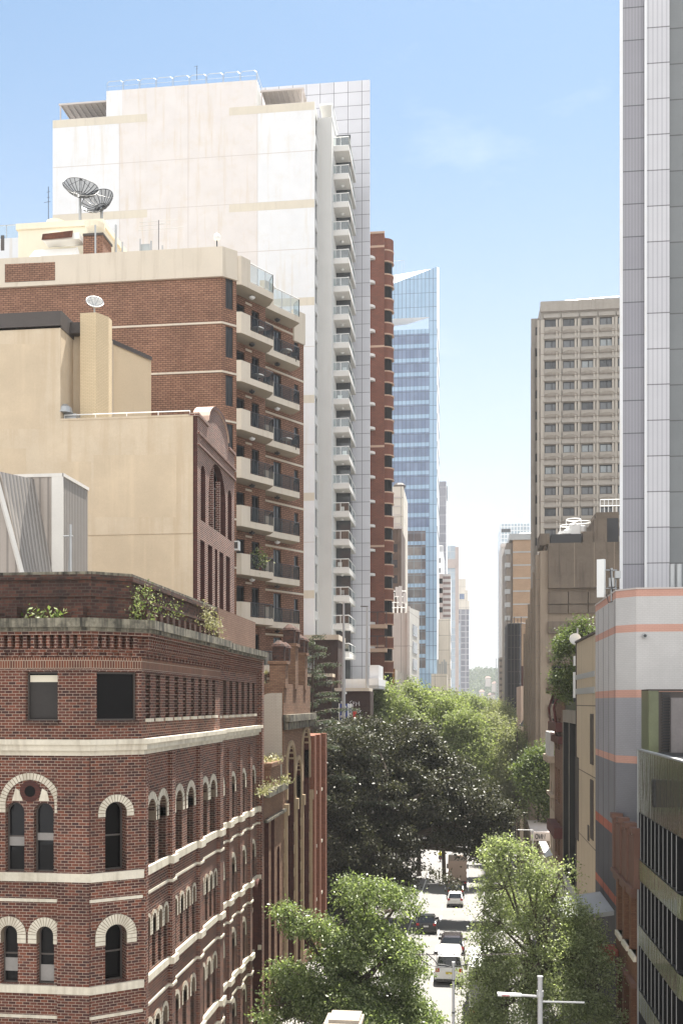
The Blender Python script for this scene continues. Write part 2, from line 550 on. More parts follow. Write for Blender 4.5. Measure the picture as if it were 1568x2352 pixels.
def win(parent, p0, t, u, z, w, h, ar=False, inset=0.2, fm='win_frame', gm='glass_dark', bars=(), fw=0.06, name='window'):
    fme, gme = win_mesh(w, h, ar, fm, gm, bars, fw)
    n = (t[1], -t[0])
    loc = (p0[0] + t[0] * u - n[0] * inset, p0[1] + t[1] * u - n[1] * inset, z)
    o = put(fme, name, parent, loc, math.atan2(t[1], t[0]))
    put(gme, 'pane', o, (0, 0, 0), 0, True)
    return o
def dirn(a, b):
    d = Vector((b[0] - a[0], b[1] - a[1])); L = d.length; return (d.x / L, d.y / L), L
def rail(mb, pts, h, m=0, posts=4, r=0.03, mid=()):
    """handrail with posts along 3D base points"""
    for a, b in zip(pts[:-1], pts[1:]):
        a = Vector(a); b = Vector(b); up = Vector((0, 0, h))
        mb.tube([a + up, b + up], r, 5, m)
        for f in mid: mb.tube([a + up * f, b + up * f], r * .6, 4, m)
        for i in range(posts + 1):
            q = a.lerp(b, i / posts); mb.tube([q, q + up], r * .8, 5, m)

# ---- material library
plain('win_frame', (.09, .075, .065), .5, .1)
plain('frame_black', (.03, .03, .032), .4, .1)
plain('frame_white', (.75, .75, .73), .5, .05)
glass('glass_dark', (.006, .0055, .0055), .05, .07)
glass('glass_grey', (.05, .055, .06), .06, .6)
glass('glass_pale', (.30, .33, .34), .12, .6)
glass('glass_refl', (.008, .008, .009), .03, .22, .35)
clear('glass_rail', (.74, .80, .80), .86)
clear('glass_rail_dark', (.40, .38, .36), .965)
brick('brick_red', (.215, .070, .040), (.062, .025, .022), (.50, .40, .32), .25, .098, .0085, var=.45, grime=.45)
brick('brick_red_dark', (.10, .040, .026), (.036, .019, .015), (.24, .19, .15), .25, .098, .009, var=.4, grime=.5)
brick('brick_parapet', (.15, .062, .042), (.05, .025, .020), (.10, .08, .065), .26, .11, .013, var=.5, grime=.8, gcol=(.018, .015, .013), streak=.55)
plain('cream_stone', (.68, .62, .50), .75, .18, .45, .25, (.24, .19, .13), sscale=1.5, lo=.48)
brick('cream_brick', (.70, .64, .52), (.62, .56, .44), (.16, .12, .09), .24, .12, .010, var=.12)
plain('ledge_stone', (.30, .27, .20), .9, .4, .95, .75, (.020, .019, .016), sscale=2.2, lo=.44)
plain('roof_grey', (.20, .19, .18), .9, .2)
plain('roof_white', (.8, .79, .76), .7, .06)
plain('cream_render', (.60, .495, .36), .85, .13, .48, .28, (.44, .33, .21), sscale=.8, lo=.46)
plain('cream_patch', (.56, .45, .315), .85, .12, .35, .12, (.72, .58, .40), sscale=.5)
plain('cream_annex', (.58, .46, .31), .85, .12, .2, .1, (.3, .23, .15))
brick('cream_chimney', (.64, .51, .33), (.61, .485, .31), (.46, .36, .23), .26, .09, .012, var=.08)
plain('fascia_dark', (.075, .062, .055), .6, .2)
corrug('cladding', (.34, .295, .255), .42)
corrug('cladding_fine', (.30, .275, .25), .2)
plain('flashing', (.66, .63, .58), .5, .1, .1)
plain('galv', (.42, .43, .43), .45, .15, metal=.5)
brick('brick_gable', (.185, .066, .048), (.085, .032, .027), (.60, .50, .42), .30, .12, .014, var=.3)
brick('brick_gable_dark', (.105, .034, .026), (.07, .026, .022), (.05, .025, .02), var=.25)
brick('brick_apt', (.36, .195, .125), (.27, .14, .09), (.055, .03, .022), .40, .16, .020, var=.3, grime=.25, gcol=(.08, .04, .03))
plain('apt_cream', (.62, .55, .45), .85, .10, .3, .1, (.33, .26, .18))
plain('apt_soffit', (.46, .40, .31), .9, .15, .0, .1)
plain('plant_cream', (.70, .64, .51), .85, .06, .06)
plain('rust', (.11, .035, .018), .9, .4, .4, .4, (.30, .12, .05))
plain('tower_white', (.68, .685, .695), .8, .06, .5, .25, (.56, .49, .38), sscale=.7, lo=.54)
plain('tower_pink', (.655, .615, .59), .8, .07, .6, .3, (.54, .44, .31), sscale=.7, lo=.53)
plain('tower_tan', (.60, .545, .45), .8, .06, .1)
plain('tower_joint', (.50, .45, .42), .8, 0)
plain('tower_fin', (.56, .555, .535), .85, .06, .2, .05, (.45, .42, .36))
panel('tower_tile', (.50, .50, .53), (.55, .55, .58), (.14, .14, .15), 1.84, 1.8, .035, .35, .05)
plain('balcony_white', (.62, .605, .575), .8, .06, .15, 0, (.4, .36, .3))
brick('brick_bay', (.255, .092, .058), (.20, .075, .05), (.07, .04, .03), .5, .16, .02, var=.2)
plain('bay_band', (.48, .33, .24), .8, .1)
panel('blue_glass', (.25, .38, .52), (.29, .42, .56), (.07, .10, .14), 1.03, 3.75, .055, .10, .08, spec=.7)
panel('blue_window', (.10, .15, .26), (.15, .21, .34), (.05, .08, .11), 1.03, 3.75, .06, .06, .2, spec=.8)
panel('blue_low', (.10, .10, .11), (.20, .18, .18), (.20, .27, .33), 2.06, 3.75, .06, .04, .4, spec=.8)
plain('white_panel', (.82, .83, .84), .5, .03)
# =================================================================== ground
gb = MB()
gys = [-60, 0, 40, 70, 100, 140, 180, 230, 280, 330, 600, 1400]
for a, b in zip(gys[:-1], gys[1:]):
    gb.quad((-900, a, zg(a) - .16), (900, a, zg(a) - .16), (900, b, zg(b) - .16), (-900, b, zg(b) - .16))
plain('ground_mat', (.16, .155, .15), .9, .2)
tag(gb.build('ground', 'ground_mat'), kind='structure')
plain('asphalt', (.19, .185, .18), .85, .14, .0, .25, (.10, .10, .10))
plain('paving', (.22, .21, .20), .85, .2)
plain('paint_white', (.8, .8, .78), .6, .15)
rb = MB(); pv = MB(); mk = MB()
for a, b in zip(gys[:-1], gys[1:]):
    rb.quad((-7.4, a, zg(a) - .1), (5.2, a, zg(a) - .1), (5.2, b, zg(b) - .1), (-7.4, b, zg(b) - .1))
    for x0, x1 in ((-10.86, -7.4), (5.2, 8.5)):
        pv.quad((x0, a, zg(a) + .03), (x1, a, zg(a) + .03), (x1, b, zg(b) + .03), (x0, b, zg(b) + .03))
        k = x1 if x0 < 0 else x0
        pv.quad((k, a, zg(a) - .12), (k, b, zg(b) - .12), (k, b, zg(b) + .03), (k, a, zg(a) + .03))
for xl in (-1.9, .95, -4.6):
    y = 40.0
    while y < 200:
        if xl == -4.6 or int((y - 40) / 4.5) % 2 == 0:
            mk.quad((xl - .06, y, zg(y) - .094), (xl + .06, y, zg(y) - .094), (xl + .06, y + 2.2, zg(y + 2.2) - .094), (xl - .06, y + 2.2, zg(y + 2.2) - .094))
        y += 2.25
tag(rb.build('road', 'asphalt'), kind='structure')
tag(pv.build('pavement', 'paving'), kind='structure')
tag(mk.build('road_marking', 'paint_white'), kind='structure')

# =================================================================== red brick corner warehouse
wh = thing('heritage_building', 'dark red brick corner building with cream arches and stone bands', 'building', (-10.86, 33.08, 0))
F0, F1, F2 = (-24, 32), (-12.26, 32), (-10.86, 33.08)
S1, S1b, S2 = (-10.86, 44.3), (-11.16, 44.3), (-11.16, 54.2)
def fx(x): return 32 * K(x) + 24
plain('mortar_dark', (.22, .17, .12), .9, .2)
wb = MB(); W = []
hol = [(fx(58.6), fx(132.4), 18.0, 19.64, False, .22), (fx(12), fx(56), 12.89, 15.25, True, .25), (fx(77), fx(123), 12.89, 15.25, True, .25),
       (fx(2.3), fx(41), 9.11, 11.1, True, .25), (fx(84), fx(124), 9.11, 11.1, True, .25)]
for i in range(3): hol += [(2 + i * 2.2, 3 + i * 2.2, 12.89, 15.25, True, .25), (2 + i * 2.2, 3 + i * 2.2, 9.11, 11.1, True, .25)]
circ = (fx(70), 15.62, .23)
wb.wall(F0, F1, -.3, 21.2, hol, .25, 0, 0)
for h in hol:
    if h[5] > .1: W.append((F0, (1, 0), h))
tch, lch = dirn(F1, F2)
chol = [(.21, 1.60, 18.0, 19.64, False, .22), (.5, 1.24, 12.89, 15.25, True, .5), (.5, 1.24, 9.11, 11.1, True, .5), (.5, 1.24, 5.3, 7.3, True, .5)]
wb.wall(F1, F2, -.3, 21.2, chol, .3, 0, 0)
for h in chol: W.append((F1, tch, h))
bays = [(33.4, 36.2), (36.65, 40.2), (40.7, 43.7)]
sh = []
for i in range(9): sh.append((.45 + i * 1.17, .45 + i * 1.17 + .52, 18.05, 19.6, False, .35))
rings = RingParts(wh, ['mortar_dark', 'cream_stone'])
for a, b in bays:
    w = b - a
    for f in (.27, .74):
        c = a + w * f - 33.08; sh.append((c - .47, c + .47, 12.89, 15.2, True, .48)); rings.ring(F2, (0, 1), c, 14.73, .47, .74, .35, .035, vous=11)
    for k in range(4):
        c = a + w * (k + .5) / 4 - 33.08; sh.append((c - .2, c + .2, 9.2, 11.1, True, .42)); rings.ring(F2, (0, 1), c, 10.9, .2, .34, .5, .035, n=8, vous=5)
    for k in range(3):
        c = a + w * (k + .5) / 3 - 33.08; sh.append((c - .28, c + .28, 5.3, 7.4, True, .42)); rings.ring(F2, (0, 1), c, 7.12, .28, .45, .4, .035, n=8, vous=7)
    for f in (.27, .74):
        c = a + w * f - 33.08; sh.append((c - .5, c + .5, .9, 3.9, True, .42))
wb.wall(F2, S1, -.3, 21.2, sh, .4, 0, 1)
for h in sh: W.append((F2, (0, 1), h))
wb.wall(S1, S1b, -.3, 21.2)
s2 = []
for i in range(7): s2.append((.5 + i * 1.33, 1.12 + i * 1.33, 18.0, 19.7, False, .35))
for i in range(4):
    c = 1.35 + i * 2.4
    for z0, z1 in ((12.9, 15.0), (9.2, 11.0), (5.3, 7.3), (1.0, 3.8)):
        s2.append((c - .42, c + .42, z0, z1, True, .45)); rings.ring(S1b, (0, 1), c, z1 - .42, .42, .66, .4, .035, n=8, vous=9)
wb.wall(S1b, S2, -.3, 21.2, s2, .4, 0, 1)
for h in s2: W.append((S1b, (0, 1), h))
wb.wall(S2, (-24, 54.2), -.3, 21.2); wb.wall((-24, 54.2), F0, -.3, 21.2)
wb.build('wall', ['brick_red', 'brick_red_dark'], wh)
rf = MB(); rf.poly([(*p, 21.15) for p in (F0, F1, F2, S1, S1b, S2, (-24, 54.2))]); rf.build('roof', 'roof_grey', wh)
for p, t, h in W:
    u0, u1, a, b, ar = h[:5]; w = u1 - u0
    if b - a < 1.8 and w > 1.0 and p == F0: bars = ()
    elif w > 1.0 and not ar: bars = ()
    else: bars = (('h', .5),)
    gm = 'glass_refl' if (p == F0 and ar) else 'glass_dark'
    win(wh, p, t, u0, a, w, b - a, ar, h[5] - .04, 'win_frame', gm, bars, .055)
# blinds in the top front window; reflections painted as grey bands on arched panes
plain('reflection_grey', (.30, .28, .26), .8, .2); plain('blind_dark', (.035, .03, .027), .7, .3)
for a, b, z0, z1, mt in ((64, 128, 19.3, 19.53, 'plant_cream'), (64, 128, 18.08, 19.3, 'blind_dark'), (86, 122, 9.2, 9.75, 'reflection_grey'), (5, 39, 9.5, 9.95, 'reflection_grey'), (15, 53, 13.75, 14.05, 'reflection_grey'), (80, 120, 13.95, 14.2, 'reflection_grey')):
    bl = MB(); bl.box(32 * K(a), 32 * K(b), 32.215 if z0 < 18 else 32.19, 32.225 if z0 < 18 else 32.2, z0, z1); bl.build('blind_reflection', mt, wh)
# front arches
rings.ring(F0, (1, 0), circ[0], 15.15, .86, 1.09, .25, .04, n=20, vous=26)
for x0, x1 in ((2.3, 41), (84, 124)): rings.ring(F0, (1, 0), (fx(x0) + fx(x1)) / 2, 10.8, .29, .60, .3, .035, n=16, vous=15)
for i in range(3): rings.ring(F0, (1, 0), 2.5 + i * 2.2, 14.75, .5, .78, .3, .035, vous=18); rings.ring(F0, (1, 0), 2.5 + i * 2.2, 10.6, .5, .8, .3, .035, vous=18)
rings.ring(F1, tch, .87, 14.88, .37, .62, .13, .035, n=16, vous=15); rings.ring(F1, tch, .87, 10.73, .37, .72, .3, .035, n=16, vous=19)
rings.ring(F1, tch, .87, 6.93, .37, .7, .3, .035, n=16, vous=19)
tym = MB()
n = 20
tym.poly([(F0[0] + circ[0] + .86 * math.cos(math.pi * i / n), 31.985, 15.18 + .86 * math.sin(math.pi * i / n)) for i in range(n, -1, -1)][::-1])
tymo = MB()
for sgn in (-1, 1):
    cx = F0[0] + circ[0] + sgn * .47
    tymo.poly([(cx - .17, 31.975, 15.3), (cx + .2, 31.975, 15.3), (cx + .12, 31.975, 15.62), (cx - .05, 31.975, 15.72)])
tymo.build_each('tympanum', 'cream_stone', wh)
rou = MB()
rou.ring(F0, (1, 0), circ[0], circ[1], .19, .36, 0, .045, n=14)
vv = [(F0[0] + circ[0] + .36 * math.cos(w), 31.955, circ[1] + .36 * math.sin(w)) for w in [math.pi + math.pi * i / 14 for i in range(15)]]
vi = [(F0[0] + circ[0] + .19 * math.cos(w), 31.955, circ[1] + .19 * math.sin(w)) for w in [math.pi + math.pi * i / 14 for i in range(15)]]
for i in range(14): rou.quad(vv[i], vv[i + 1], vi[i + 1], vi[i])
ro = rou.build('roundel', 'brick_gable_dark', wh)
gd = MB(); gd.poly([(F0[0] + circ[0] + .2 * math.cos(w), 31.96, circ[1] + .2 * math.sin(w)) for w in [2 * math.pi * i / 18 for i in range(18)]]); gd.build('pane', 'glass_dark', ro)
# paths that step around the piers
side = []
pier = .16
def jog(x, spans, y0, y1):
    pts = [(x, y0)]
    for a, b in spans: pts += [(x, a), (x + pier, a), (x + pier, b), (x, b)]
    pts.append((x, y1)); 
    o = []
    for p in pts:
        if not o or (abs(p[0] - o[-1][0]) + abs(p[1] - o[-1][1])) > 1e-4: o.append(p)
    return o
sp1 = [(36.2, 36.65), (40.2, 40.7), (43.7, 44.29)]
sp2 = [(44.35 + i * 2.4, 44.9 + i * 2.4) for i in range(5)]
path1 = [F0, F1] + jog(-10.86, sp1, 33.08, 44.3)
path2 = jog(-11.16, sp2, 44.3, 54.2)
pb = MB()
for a, b in sp1 + [(33.08, 33.35)]: pb.obox((-10.86, a), (0, 1), 0, b - a, 0, pier, -.3, 16.8)
for a, b in sp2: pb.obox((-11.16, a), (0, 1), 0, b - a, 0, pier, -.3, 16.4)
pb.obox((0, 32), (1, 0), 32 * K(133), -12.26 - .02, 0, .09, -.3, 16.8)
pb.obox((-11.16, 54.0), (0, 1), 0, .5, -.2, .3, -.3, 21.0)
pb.build_each('pier', ['brick_red'], wh)
cs = MB()
for z0, z1, d in ((12.60, 12.89, .10), (11.91, 12.01, .05), (8.85, 9.11, .10), (8.0, 8.10, .05), (5.0, 5.26, .12), (4.2, 4.32, .06)):
    cs.strip(path1, z0, z1, d); cs.strip(path2, z0, z1, d)
cs.build('string_course', 'cream_stone', wh)
bt = MB()
mainp = [F0, F1, F2, S1]; p2 = [S1b, S2]
for pth in (mainp, p2):
    bt.strip(pth, 16.83, 17.0, .12); bt.strip(pth, 17.0, 17.2, .24); bt.strip(pth, 17.2, 17.37, .32)
bt.build('belt_moulding', 'cream_stone', wh)
co = MB()
for pth in (mainp, p2): co.strip(pth, 21.1, 21.4, .55); co.strip(pth, 20.98, 21.1, .45)
co.build('cornice', 'ledge_stone', wh)
cb = MB()
brick('brick_soldier', (.215, .070, .036), (.12, .042, .026), (.42, .34, .26), .09, .26, .011, var=.3, grime=.3)
sc_ = MB()
for pth in (mainp,): sc_.strip(pth, 19.74, 20.12, .015)
sc_.build('soldier_course', 'brick_soldier', wh)
for pth in (mainp, p2):
    cb.strip(pth, 20.86, 20.98, .36); cb.strip(pth, 20.3, 20.42, .12); cb.strip(pth, 19.66, 19.72, .05)
def dent(p, t, L, z0, z1, d, w, step):
    u = .05
    while u < L - w: cb.obox(p, t, u, u + w, 0, d, z0, z1); u += step
for p, t, L in ((F0, (1, 0), 11.74), (F1, tch, lch), (F2, (0, 1), 11.2), (S1b, (0, 1), 9.9)):
    dent(p, t, L, 20.42, 20.86, .26, .12, .27); dent(p, t, L, 20.16, 20.3, .10, .2, .45)
cb.build('corbel_table', 'brick_red', wh)
sl = MB()
for i in range(9): sl.obox(F2, (0, 1), .4 + i * 1.17, 1.02 + i * 1.17, 0, .12, 17.93, 18.05)
for i in range(7): sl.obox(S1b, (0, 1), .45 + i * 1.33, 1.17 + i * 1.33, 0, .12, 17.88, 18.0)
sl.build_each('window_sill', 'cream_stone', wh)
slb = MB()
slb.obox((-24, 32), (1, 0), fx(56), fx(135), 0, .1, 17.86, 18.0); slb.obox(F1, tch, .16, 1.66, 0, .1, 17.86, 18.0)
slb.build_each('brick_sill', 'brick_red_dark', wh)
bars = MB()
for i in range(9):
    for k in range(8): bars.obox(F2, (0, 1), .45 + i * 1.17, .97 + i * 1.17, -.16, -.06, 18.2 + k * .17, 18.26 + k * .17)
bars.build_each('brick_lattice', 'brick_red', wh, 8)
pp = MB()
pp.strip([F0, F1, F2, (-10.86, 45.4)], 21.3, 22.95, -.45, 0, -.85)
pp.strip([F0, F1, F2, (-10.86, 45.4)], 22.2, 22.3, -.38, 0, -.46)
pp.strip([F0, F1, F2, (-10.86, 45.4)], 22.78, 22.95, -.36, 0, -.46)
u = .3
for i in range(10): pp.obox((-24, 32), (1, 0), .6 + i * 1.16, 1.0 + i * 1.16, -.47, -.1, 21.38, 21.85)
for i in range(14): pp.obox(F2, (0, 1), .8 + i * .78, 1.08 + i * .78, -.47, -.05, 21.38, 21.85)
po = pp.build('parapet', 'brick_parapet', wh)
cp = MB(); cp.strip([F0, F1, F2, (-10.86, 45.4)], 22.95, 23.05, -.4, 0, -.9); cp.build('coping', 'ledge_stone', po)
p3 = MB(); p3.strip([(-11.16, 45.5), (-11.16, 54.1)], 21.3, 23.05, -.1, 0, -.5)
brick('brick_plain', (.27, .16, .11), (.23, .13, .09), (.12, .085, .065), .3, .1, .012, var=.25, streak=.25, grime=.2, gcol=(.06, .05, .045))
p3.build('side_parapet', 'brick_plain', wh)

# weeds on the ledge
def leaves_np(P, size, seed, droop=.25, out=None, aspect=.5, up=.35):
    """diamond leaves at points P (N,3) -> verts, faces arrays"""
    r = np.random.default_rng(seed); N = len(P)
    d = r.normal(size=(N, 3)); d /= np.linalg.norm(d, axis=1)[:, None]
    if out is not None: d = d * .8 + out * .7
    d[:, 2] -= droop
    d /= np.linalg.norm(d, axis=1)[:, None] + 1e-9
    q = r.normal(size=(N, 3)); q[:, 2] += up * 3
    s = np.cross(d, q); s /= np.linalg.norm(s, axis=1)[:, None] + 1e-9
    L = size * r.uniform(.65, 1.35, size=N)[:, None]
    nrm = np.cross(s, d)
    a = P; b = P + d * L * .5 + s * L * aspect * .5 - nrm * L * .06; c = P + d * L - nrm * L * .12; e = P + d * L * .5 - s * L * aspect * .5 - nrm * L * .06
    V = np.stack([a, b, c, e], 1).reshape(-1, 3)
    return V
def leaf_obj(name, V, mats, parent=None, loc=(0, 0, 0)):
    me = bpy.data.meshes.new(name)
    n = len(V) // 4
    V = V - np.array(loc)
    me.vertices.add(len(V)); me.vertices.foreach_set('co', V.astype(np.float32).ravel())
    me.loops.add(n * 4); me.loops.foreach_set('vertex_index', np.arange(n * 4, dtype=np.int32))
    me.polygons.add(n); me.polygons.foreach_set('loop_start', np.arange(0, n * 4, 4, dtype=np.int32))
    try: me.polygons.foreach_set('loop_total', np.full(n, 4, dtype=np.int32))
    except Exception: pass
    me.update(calc_edges=True)
    me.materials.append(MATS[mats])
    o = bpy.data.objects.new(name, me); C.objects.link(o)
    if parent: o.parent = parent
    else: o.location = loc
    ORG[o.name] = Vector(loc)
    return o
leafmat('leaf_weed', (.06, .09, .025), (.16, .20, .07), (.42, .42, .26), .6, .2, .3)
leafmat('leaf_dry', (.16, .15, .09), (.28, .26, .15), (.46, .43, .30), .7, .2, .2)
def weed(name, label, cat, pts, spread, n, size, m, seed, group=None):
    r = np.random.default_rng(seed); pts = np.array(pts, float)
    c = pts[r.integers(0, len(pts), n)] + r.normal(size=(n, 3)) * np.array(spread)
    c[:, 2] = np.maximum(c[:, 2], pts[:, 2].min() - .1)
    t = thing(name, label, cat, tuple(pts[0]), group)
    leaf_obj('foliage', leaves_np(c, size, seed), m, t, tuple(pts[0]))
    sb = MB()
    for p in pts[:8]: sb.tube([p, (p[0] + .03, p[1] + .04, p[2] + .2), (p[0] + .08, p[1] + .1, p[2] + .36)], [.02, .014, .006], 4)
    sb.build_each('stem', 'bark', t)
plain('bark', (.085, .065, .05), .9, .3)
weed('climbing_weed', 'leafy creeper growing on the corner of the dark brick parapet', 'plant', [(-11.2, 33.3, 21.5), (-11.1, 33.6, 21.9), (-11.15, 33.5, 22.3), (-10.9, 34.2, 21.6), (-11.1, 34.6, 22.5)], (.10, .22, .22), 460, .10, 'leaf_weed', 3)
weed('climbing_weed', 'trailing weed spread along the middle of the dark brick parapet', 'plant', [(-11.2, y, 22.0 + .45 * math.sin(y * 3)) for y in (35.5, 36.2, 37, 37.8, 38.6, 39.5)], (.1, .35, .3), 420, .09, 'leaf_weed', 4)
weed('climbing_weed', 'bushy weed at the far end of the dark brick parapet ledge', 'plant', [(-11.05, y, z) for y, z in ((42.2, 21.8), (42.9, 22.2), (43.6, 21.9), (44.2, 22.1), (42.6, 22.5), (44.6, 21.6))], (.14, .4, .3), 800, .11, 'leaf_dry', 5)
weed('fern_clump', 'small fern clump rooted on the stone ledge of the dark brick front', 'plant', [(-13.4, 31.7, 21.45), (-14.1, 31.75, 21.45)], (.2, .06, .14), 160, .16, 'leaf_weed', 6)

# =================================================================== corrugated roof shed behind the parapet
rs = thing('roof_shed', 'beige corrugated metal plant shed behind the dark brick parapet', 'roof structure', (-20, 47, 21.15))
x143, x197 = -19.0, -19.0
zt = PZ(1090, 140, 46)
sb = MB()
sb.wall((-26, 46), (-19, 46), 20.9, zt, (), 0, 0); sb.wall((-19, 46), (-19, 49.2), 20.9, zt, (), 0, 1)
sb.wall((-19, 49.2), (-26, 49.2), 20.9, zt)
sb.poly([(-26, 46, zt), (-19, 46, zt), (-19, 49.2, zt), (-26, 49.2, zt)], 1)
sb.build('cladding', ['cladding', 'cladding_fine'], rs)
fl = MB()
fl.box(-26, -18.96, 45.94, 46, zt - .1, zt + .06); fl.box(-19, -18.94, 45.94, 49.24, zt - .1, zt + .06)
fl.box(-19.55, -18.97, 45.95, 45.99, 20.9, zt - .1)
fl.build('flashing', 'flashing', rs)
slp = MB()
xa, za = 44.3 * K(0), PZ(1083, 0, 44.3)
xb, zb = 44.3 * K(100), 21.0
slp.quad((xa, 44.3, za), (xb, 44.3, zb), (xb + .6, 46.0, zb), (xa + .9, 46.0, za), 0)
slp.quad((xa - 3, 44.3, 21), (xb, 44.3, zb), (xa, 44.3, za), (xa - 3, 44.3, za), 1)
slp.quad((xa - 3, 44.3, za), (xa, 44.3, za), (xa + .9, 46, za), (xa - 3, 46, za), 0)
slp.build('sloping_roof', ['cladding_fine', 'cladding'], rs)
hb = MB()
d = Vector((xb - xa, 0, zb - za)).normalized()
hb.tube([(xa - .3, 44.2, za + .3), (xb, 44.2, zb)], .13, 4)
hb.tube([(xa - .1, 46.02, za + .02), (xa + 1.9, 45.9, 21.3)], .05, 4)
hb.build('hip_capping', 'flashing', rs)
ld = thing('aerial_mast', 'short grey steel bracket mast fixed beside the corrugated shed', 'mast', (-18.9, 47.3, 21))
mb = MB(); mx = 45.8 * K(162); mz = PZ(1205, 162, 45.8)
mb.tube([(mx, 45.8, 20.9), (mx, 45.8, mz)], .06, 6); mb.tube([(mx - .35, 45.8, mz - .55), (mx + .12, 45.8, mz - .55)], .04, 5)
mb.tube([(mx - .3, 45.8, 20.9), (mx, 45.8, mz - .6)], .035, 5)
mb.build('post', 'galv', ld)

# =================================================================== cream rendered building with the brick gable front
cr = thing('rendered_building', 'cream rendered building with a curved brick gable on its street front', 'building', (-15.6, 58, 0))
XG = -15.6; YC = 58.0; YE = XG / K(538)
zc = PZ(955, 441, YC); ztall = PZ(745, 60, YC); x141 = YC * K(139); x431 = YC * K(443)
cw = MB()
cw.wall((-34, YC), (x431, YC), -1, zc, (), 0, 0, top=[(x431 + 34, zc), (x141 + 34, zc), (x141 + 34, ztall), (0, ztall)])
cw.build('wall', ['cream_render'], cr)
pt = MB()
for a, b, y0, y1 in ((0, 92, 790, 985), (0, 96, 1150, 1400), (215, 405, 1045, 1188), (215, 400, 1228, 1400), (0, 60, 1030, 1120), (140, 210, 1060, 1180)):
    pt.quad((YC * K(a), YC - .006, PZ(y1, a, YC)), (YC * K(b), YC - .006, PZ(y1, b, YC)), (YC * K(b), YC - .006, PZ(y0, b, YC)), (YC * K(a), YC - .006, PZ(y0, a, YC)))
pt.build_each('render_patch', 'cream_patch', cr)
bd = MB(); bd.box(YC * K(120), YC * K(443), YC - .05, YC - .009, PZ(1225, 441, YC), PZ(1190, 441, YC))
bd.box(YC * K(139), YC * K(443), YC - .03, YC + .3, zc - .02, zc + .1); bd.build_each('render_band', 'cream_render', cr)
g = MB()
g.wall((x431 - .3, YC + .03), (XG, YC + .03), -1, zc, (), 0, 1)
gc = dirn((XG, YC), (XG, YE))[1]
def gu(px): return YA(px, XG) - YC
gz = zc + .1
uv0, uv1 = gu(477), gu(524)
top = [(gc, gz)]
top.append((uv1, gz + .1))
for i in range(1, 14):
    w = math.pi * i / 14; top.append(((uv0 + uv1) / 2 + (uv1 - uv0) / 2 * math.cos(w), gz + .1 + 1.45 * math.sin(w)))
top += [(uv0, gz + .1), (0, gz)]
def gzp(py, px): return PZ(py, px, YA(px, XG))
zb_, zt_ = gzp(1207, 479), gzp(1062, 493)
gh = []
for a, b, ar in ((461, 471.5, True), (479, 518, True), (523, 532, True)):
    u0, u1 = gu(a), gu(b); zt2 = zt_ if b - a > 20 else zt_ - .9
    gh.append((u0, u1, zb_, zt2, ar, .45))
for a, b in ((460, 470), (477.5, 487.5), (493.5, 499), (504, 513), (519, 528)):
    gh.append((gu(a), gu(b), 12.0, zb_ - 1.2, False, .7))
g.wall((XG, YC), (XG, YE), -1, gz, gh, .6, 0, 1, top=top)
g.wall((XG, YE), (XG - .5, YE), -1, gz, (), 0, 1)
g.build('gable_front', ['brick_gable', 'brick_gable_dark'], cr)  # returns and reveals use a darker brick, their shade put into the colour
for h in gh: win(cr, (XG, YC), (0, 1), h[0], h[2], h[1] - h[0], h[3] - h[2], h[4], h[5] - .04, 'frame_black', 'glass_dark', (('v', .5), ('h', .33), ('h', .66)) if h[1] - h[0] < 3 else (('v', .33), ('v', .66), ('h', .4), ('h', .7)), .08)
gm_ = MB(); plain('pink_render', (.60, .43, .34), .85, .15)
for dz in (1.05, 1.75): gm_.obox((XG, YC), (0, 1), -.02, gc + .02, 0, .14, gz - dz - .12, gz - dz)
gm_.obox((XG, YC), (0, 1), -.05, uv0, -.5, .12, gz - .1, gz + .08); gm_.obox((XG, YC), (0, 1), uv1, gc + .05, -.5, .12, gz - .1, gz + .08)
prev = None
for i in range(15):
    w = math.pi - math.pi * i / 14; q = (YC + (uv0 + uv1) / 2 + (uv1 - uv0) / 2 * math.cos(w), gz + .1 + 1.45 * math.sin(w))
    if prev:
        a, b = prev, q
        gm_.quad((XG + .1, a[0], a[1]), (XG + .1, b[0], b[1]), (XG + .1, b[0], b[1] + .22), (XG + .1, a[0], a[1] + .22), 1)
        gm_.quad((XG + .1, a[0], a[1] + .22), (XG + .1, b[0], b[1] + .22), (XG - 1.0, b[0], b[1] + .22), (XG - 1.0, a[0], a[1] + .22), 2)
    prev = q
for px in (490.7, 506): gm_.obox((XG, YC), (0, 1), gu(px) - .10, gu(px) + .10, -.3, -.02, zb_, zt_ - (.35 if px < 500 else .9))
gm_.build('gable_moulding', ['brick_gable', 'brick_gable_dark', 'pink_render'], cr)
rr = MB(); rr.poly([(-34, YC, zc - .4), (x431, YC, zc - .4), (XG, YC + .3, zc - .4), (XG, YE, zc - .4), (-34, YE, zc - .4)]); rr.wall((XG - .4, YE), (-34, YE), -1, zc - .4)
rr.build('roof', 'roof_grey', cr)
fd = MB(); fd.box(-34, YC * K(141), YC - .12, YC - .01, PZ(752, 60, YC), PZ(722, 60, YC)); fd.box(-34, YC * K(141), YC, YC + 4, ztall - .3, ztall + .75); 
fd.box(YC * K(141), YC * K(184), 59.4, 60, PZ(765, 160, 59.4), PZ(740, 160, 59.4))
fd.build('fascia', 'fascia_dark', cr)
ax = MB()
ax.box(-34, x141, YC + .02, YC + 6, zc - 1, ztall - .3)
ax.box(x141, 60 * K(239), 60.0, 66, zc - 1, PZ(765, 200, 60))
q0 = (61 * K(239), 61.0); q1 = (64.6 * K(347), 64.6); za1 = PZ(778, 239, 61.0); zb1 = PZ(826, 347, 64.6)
ax.wall(q0, q1, zc - 1, za1, (), 0, 1, top=[(dirn(q0, q1)[1], zb1), (0, za1)])
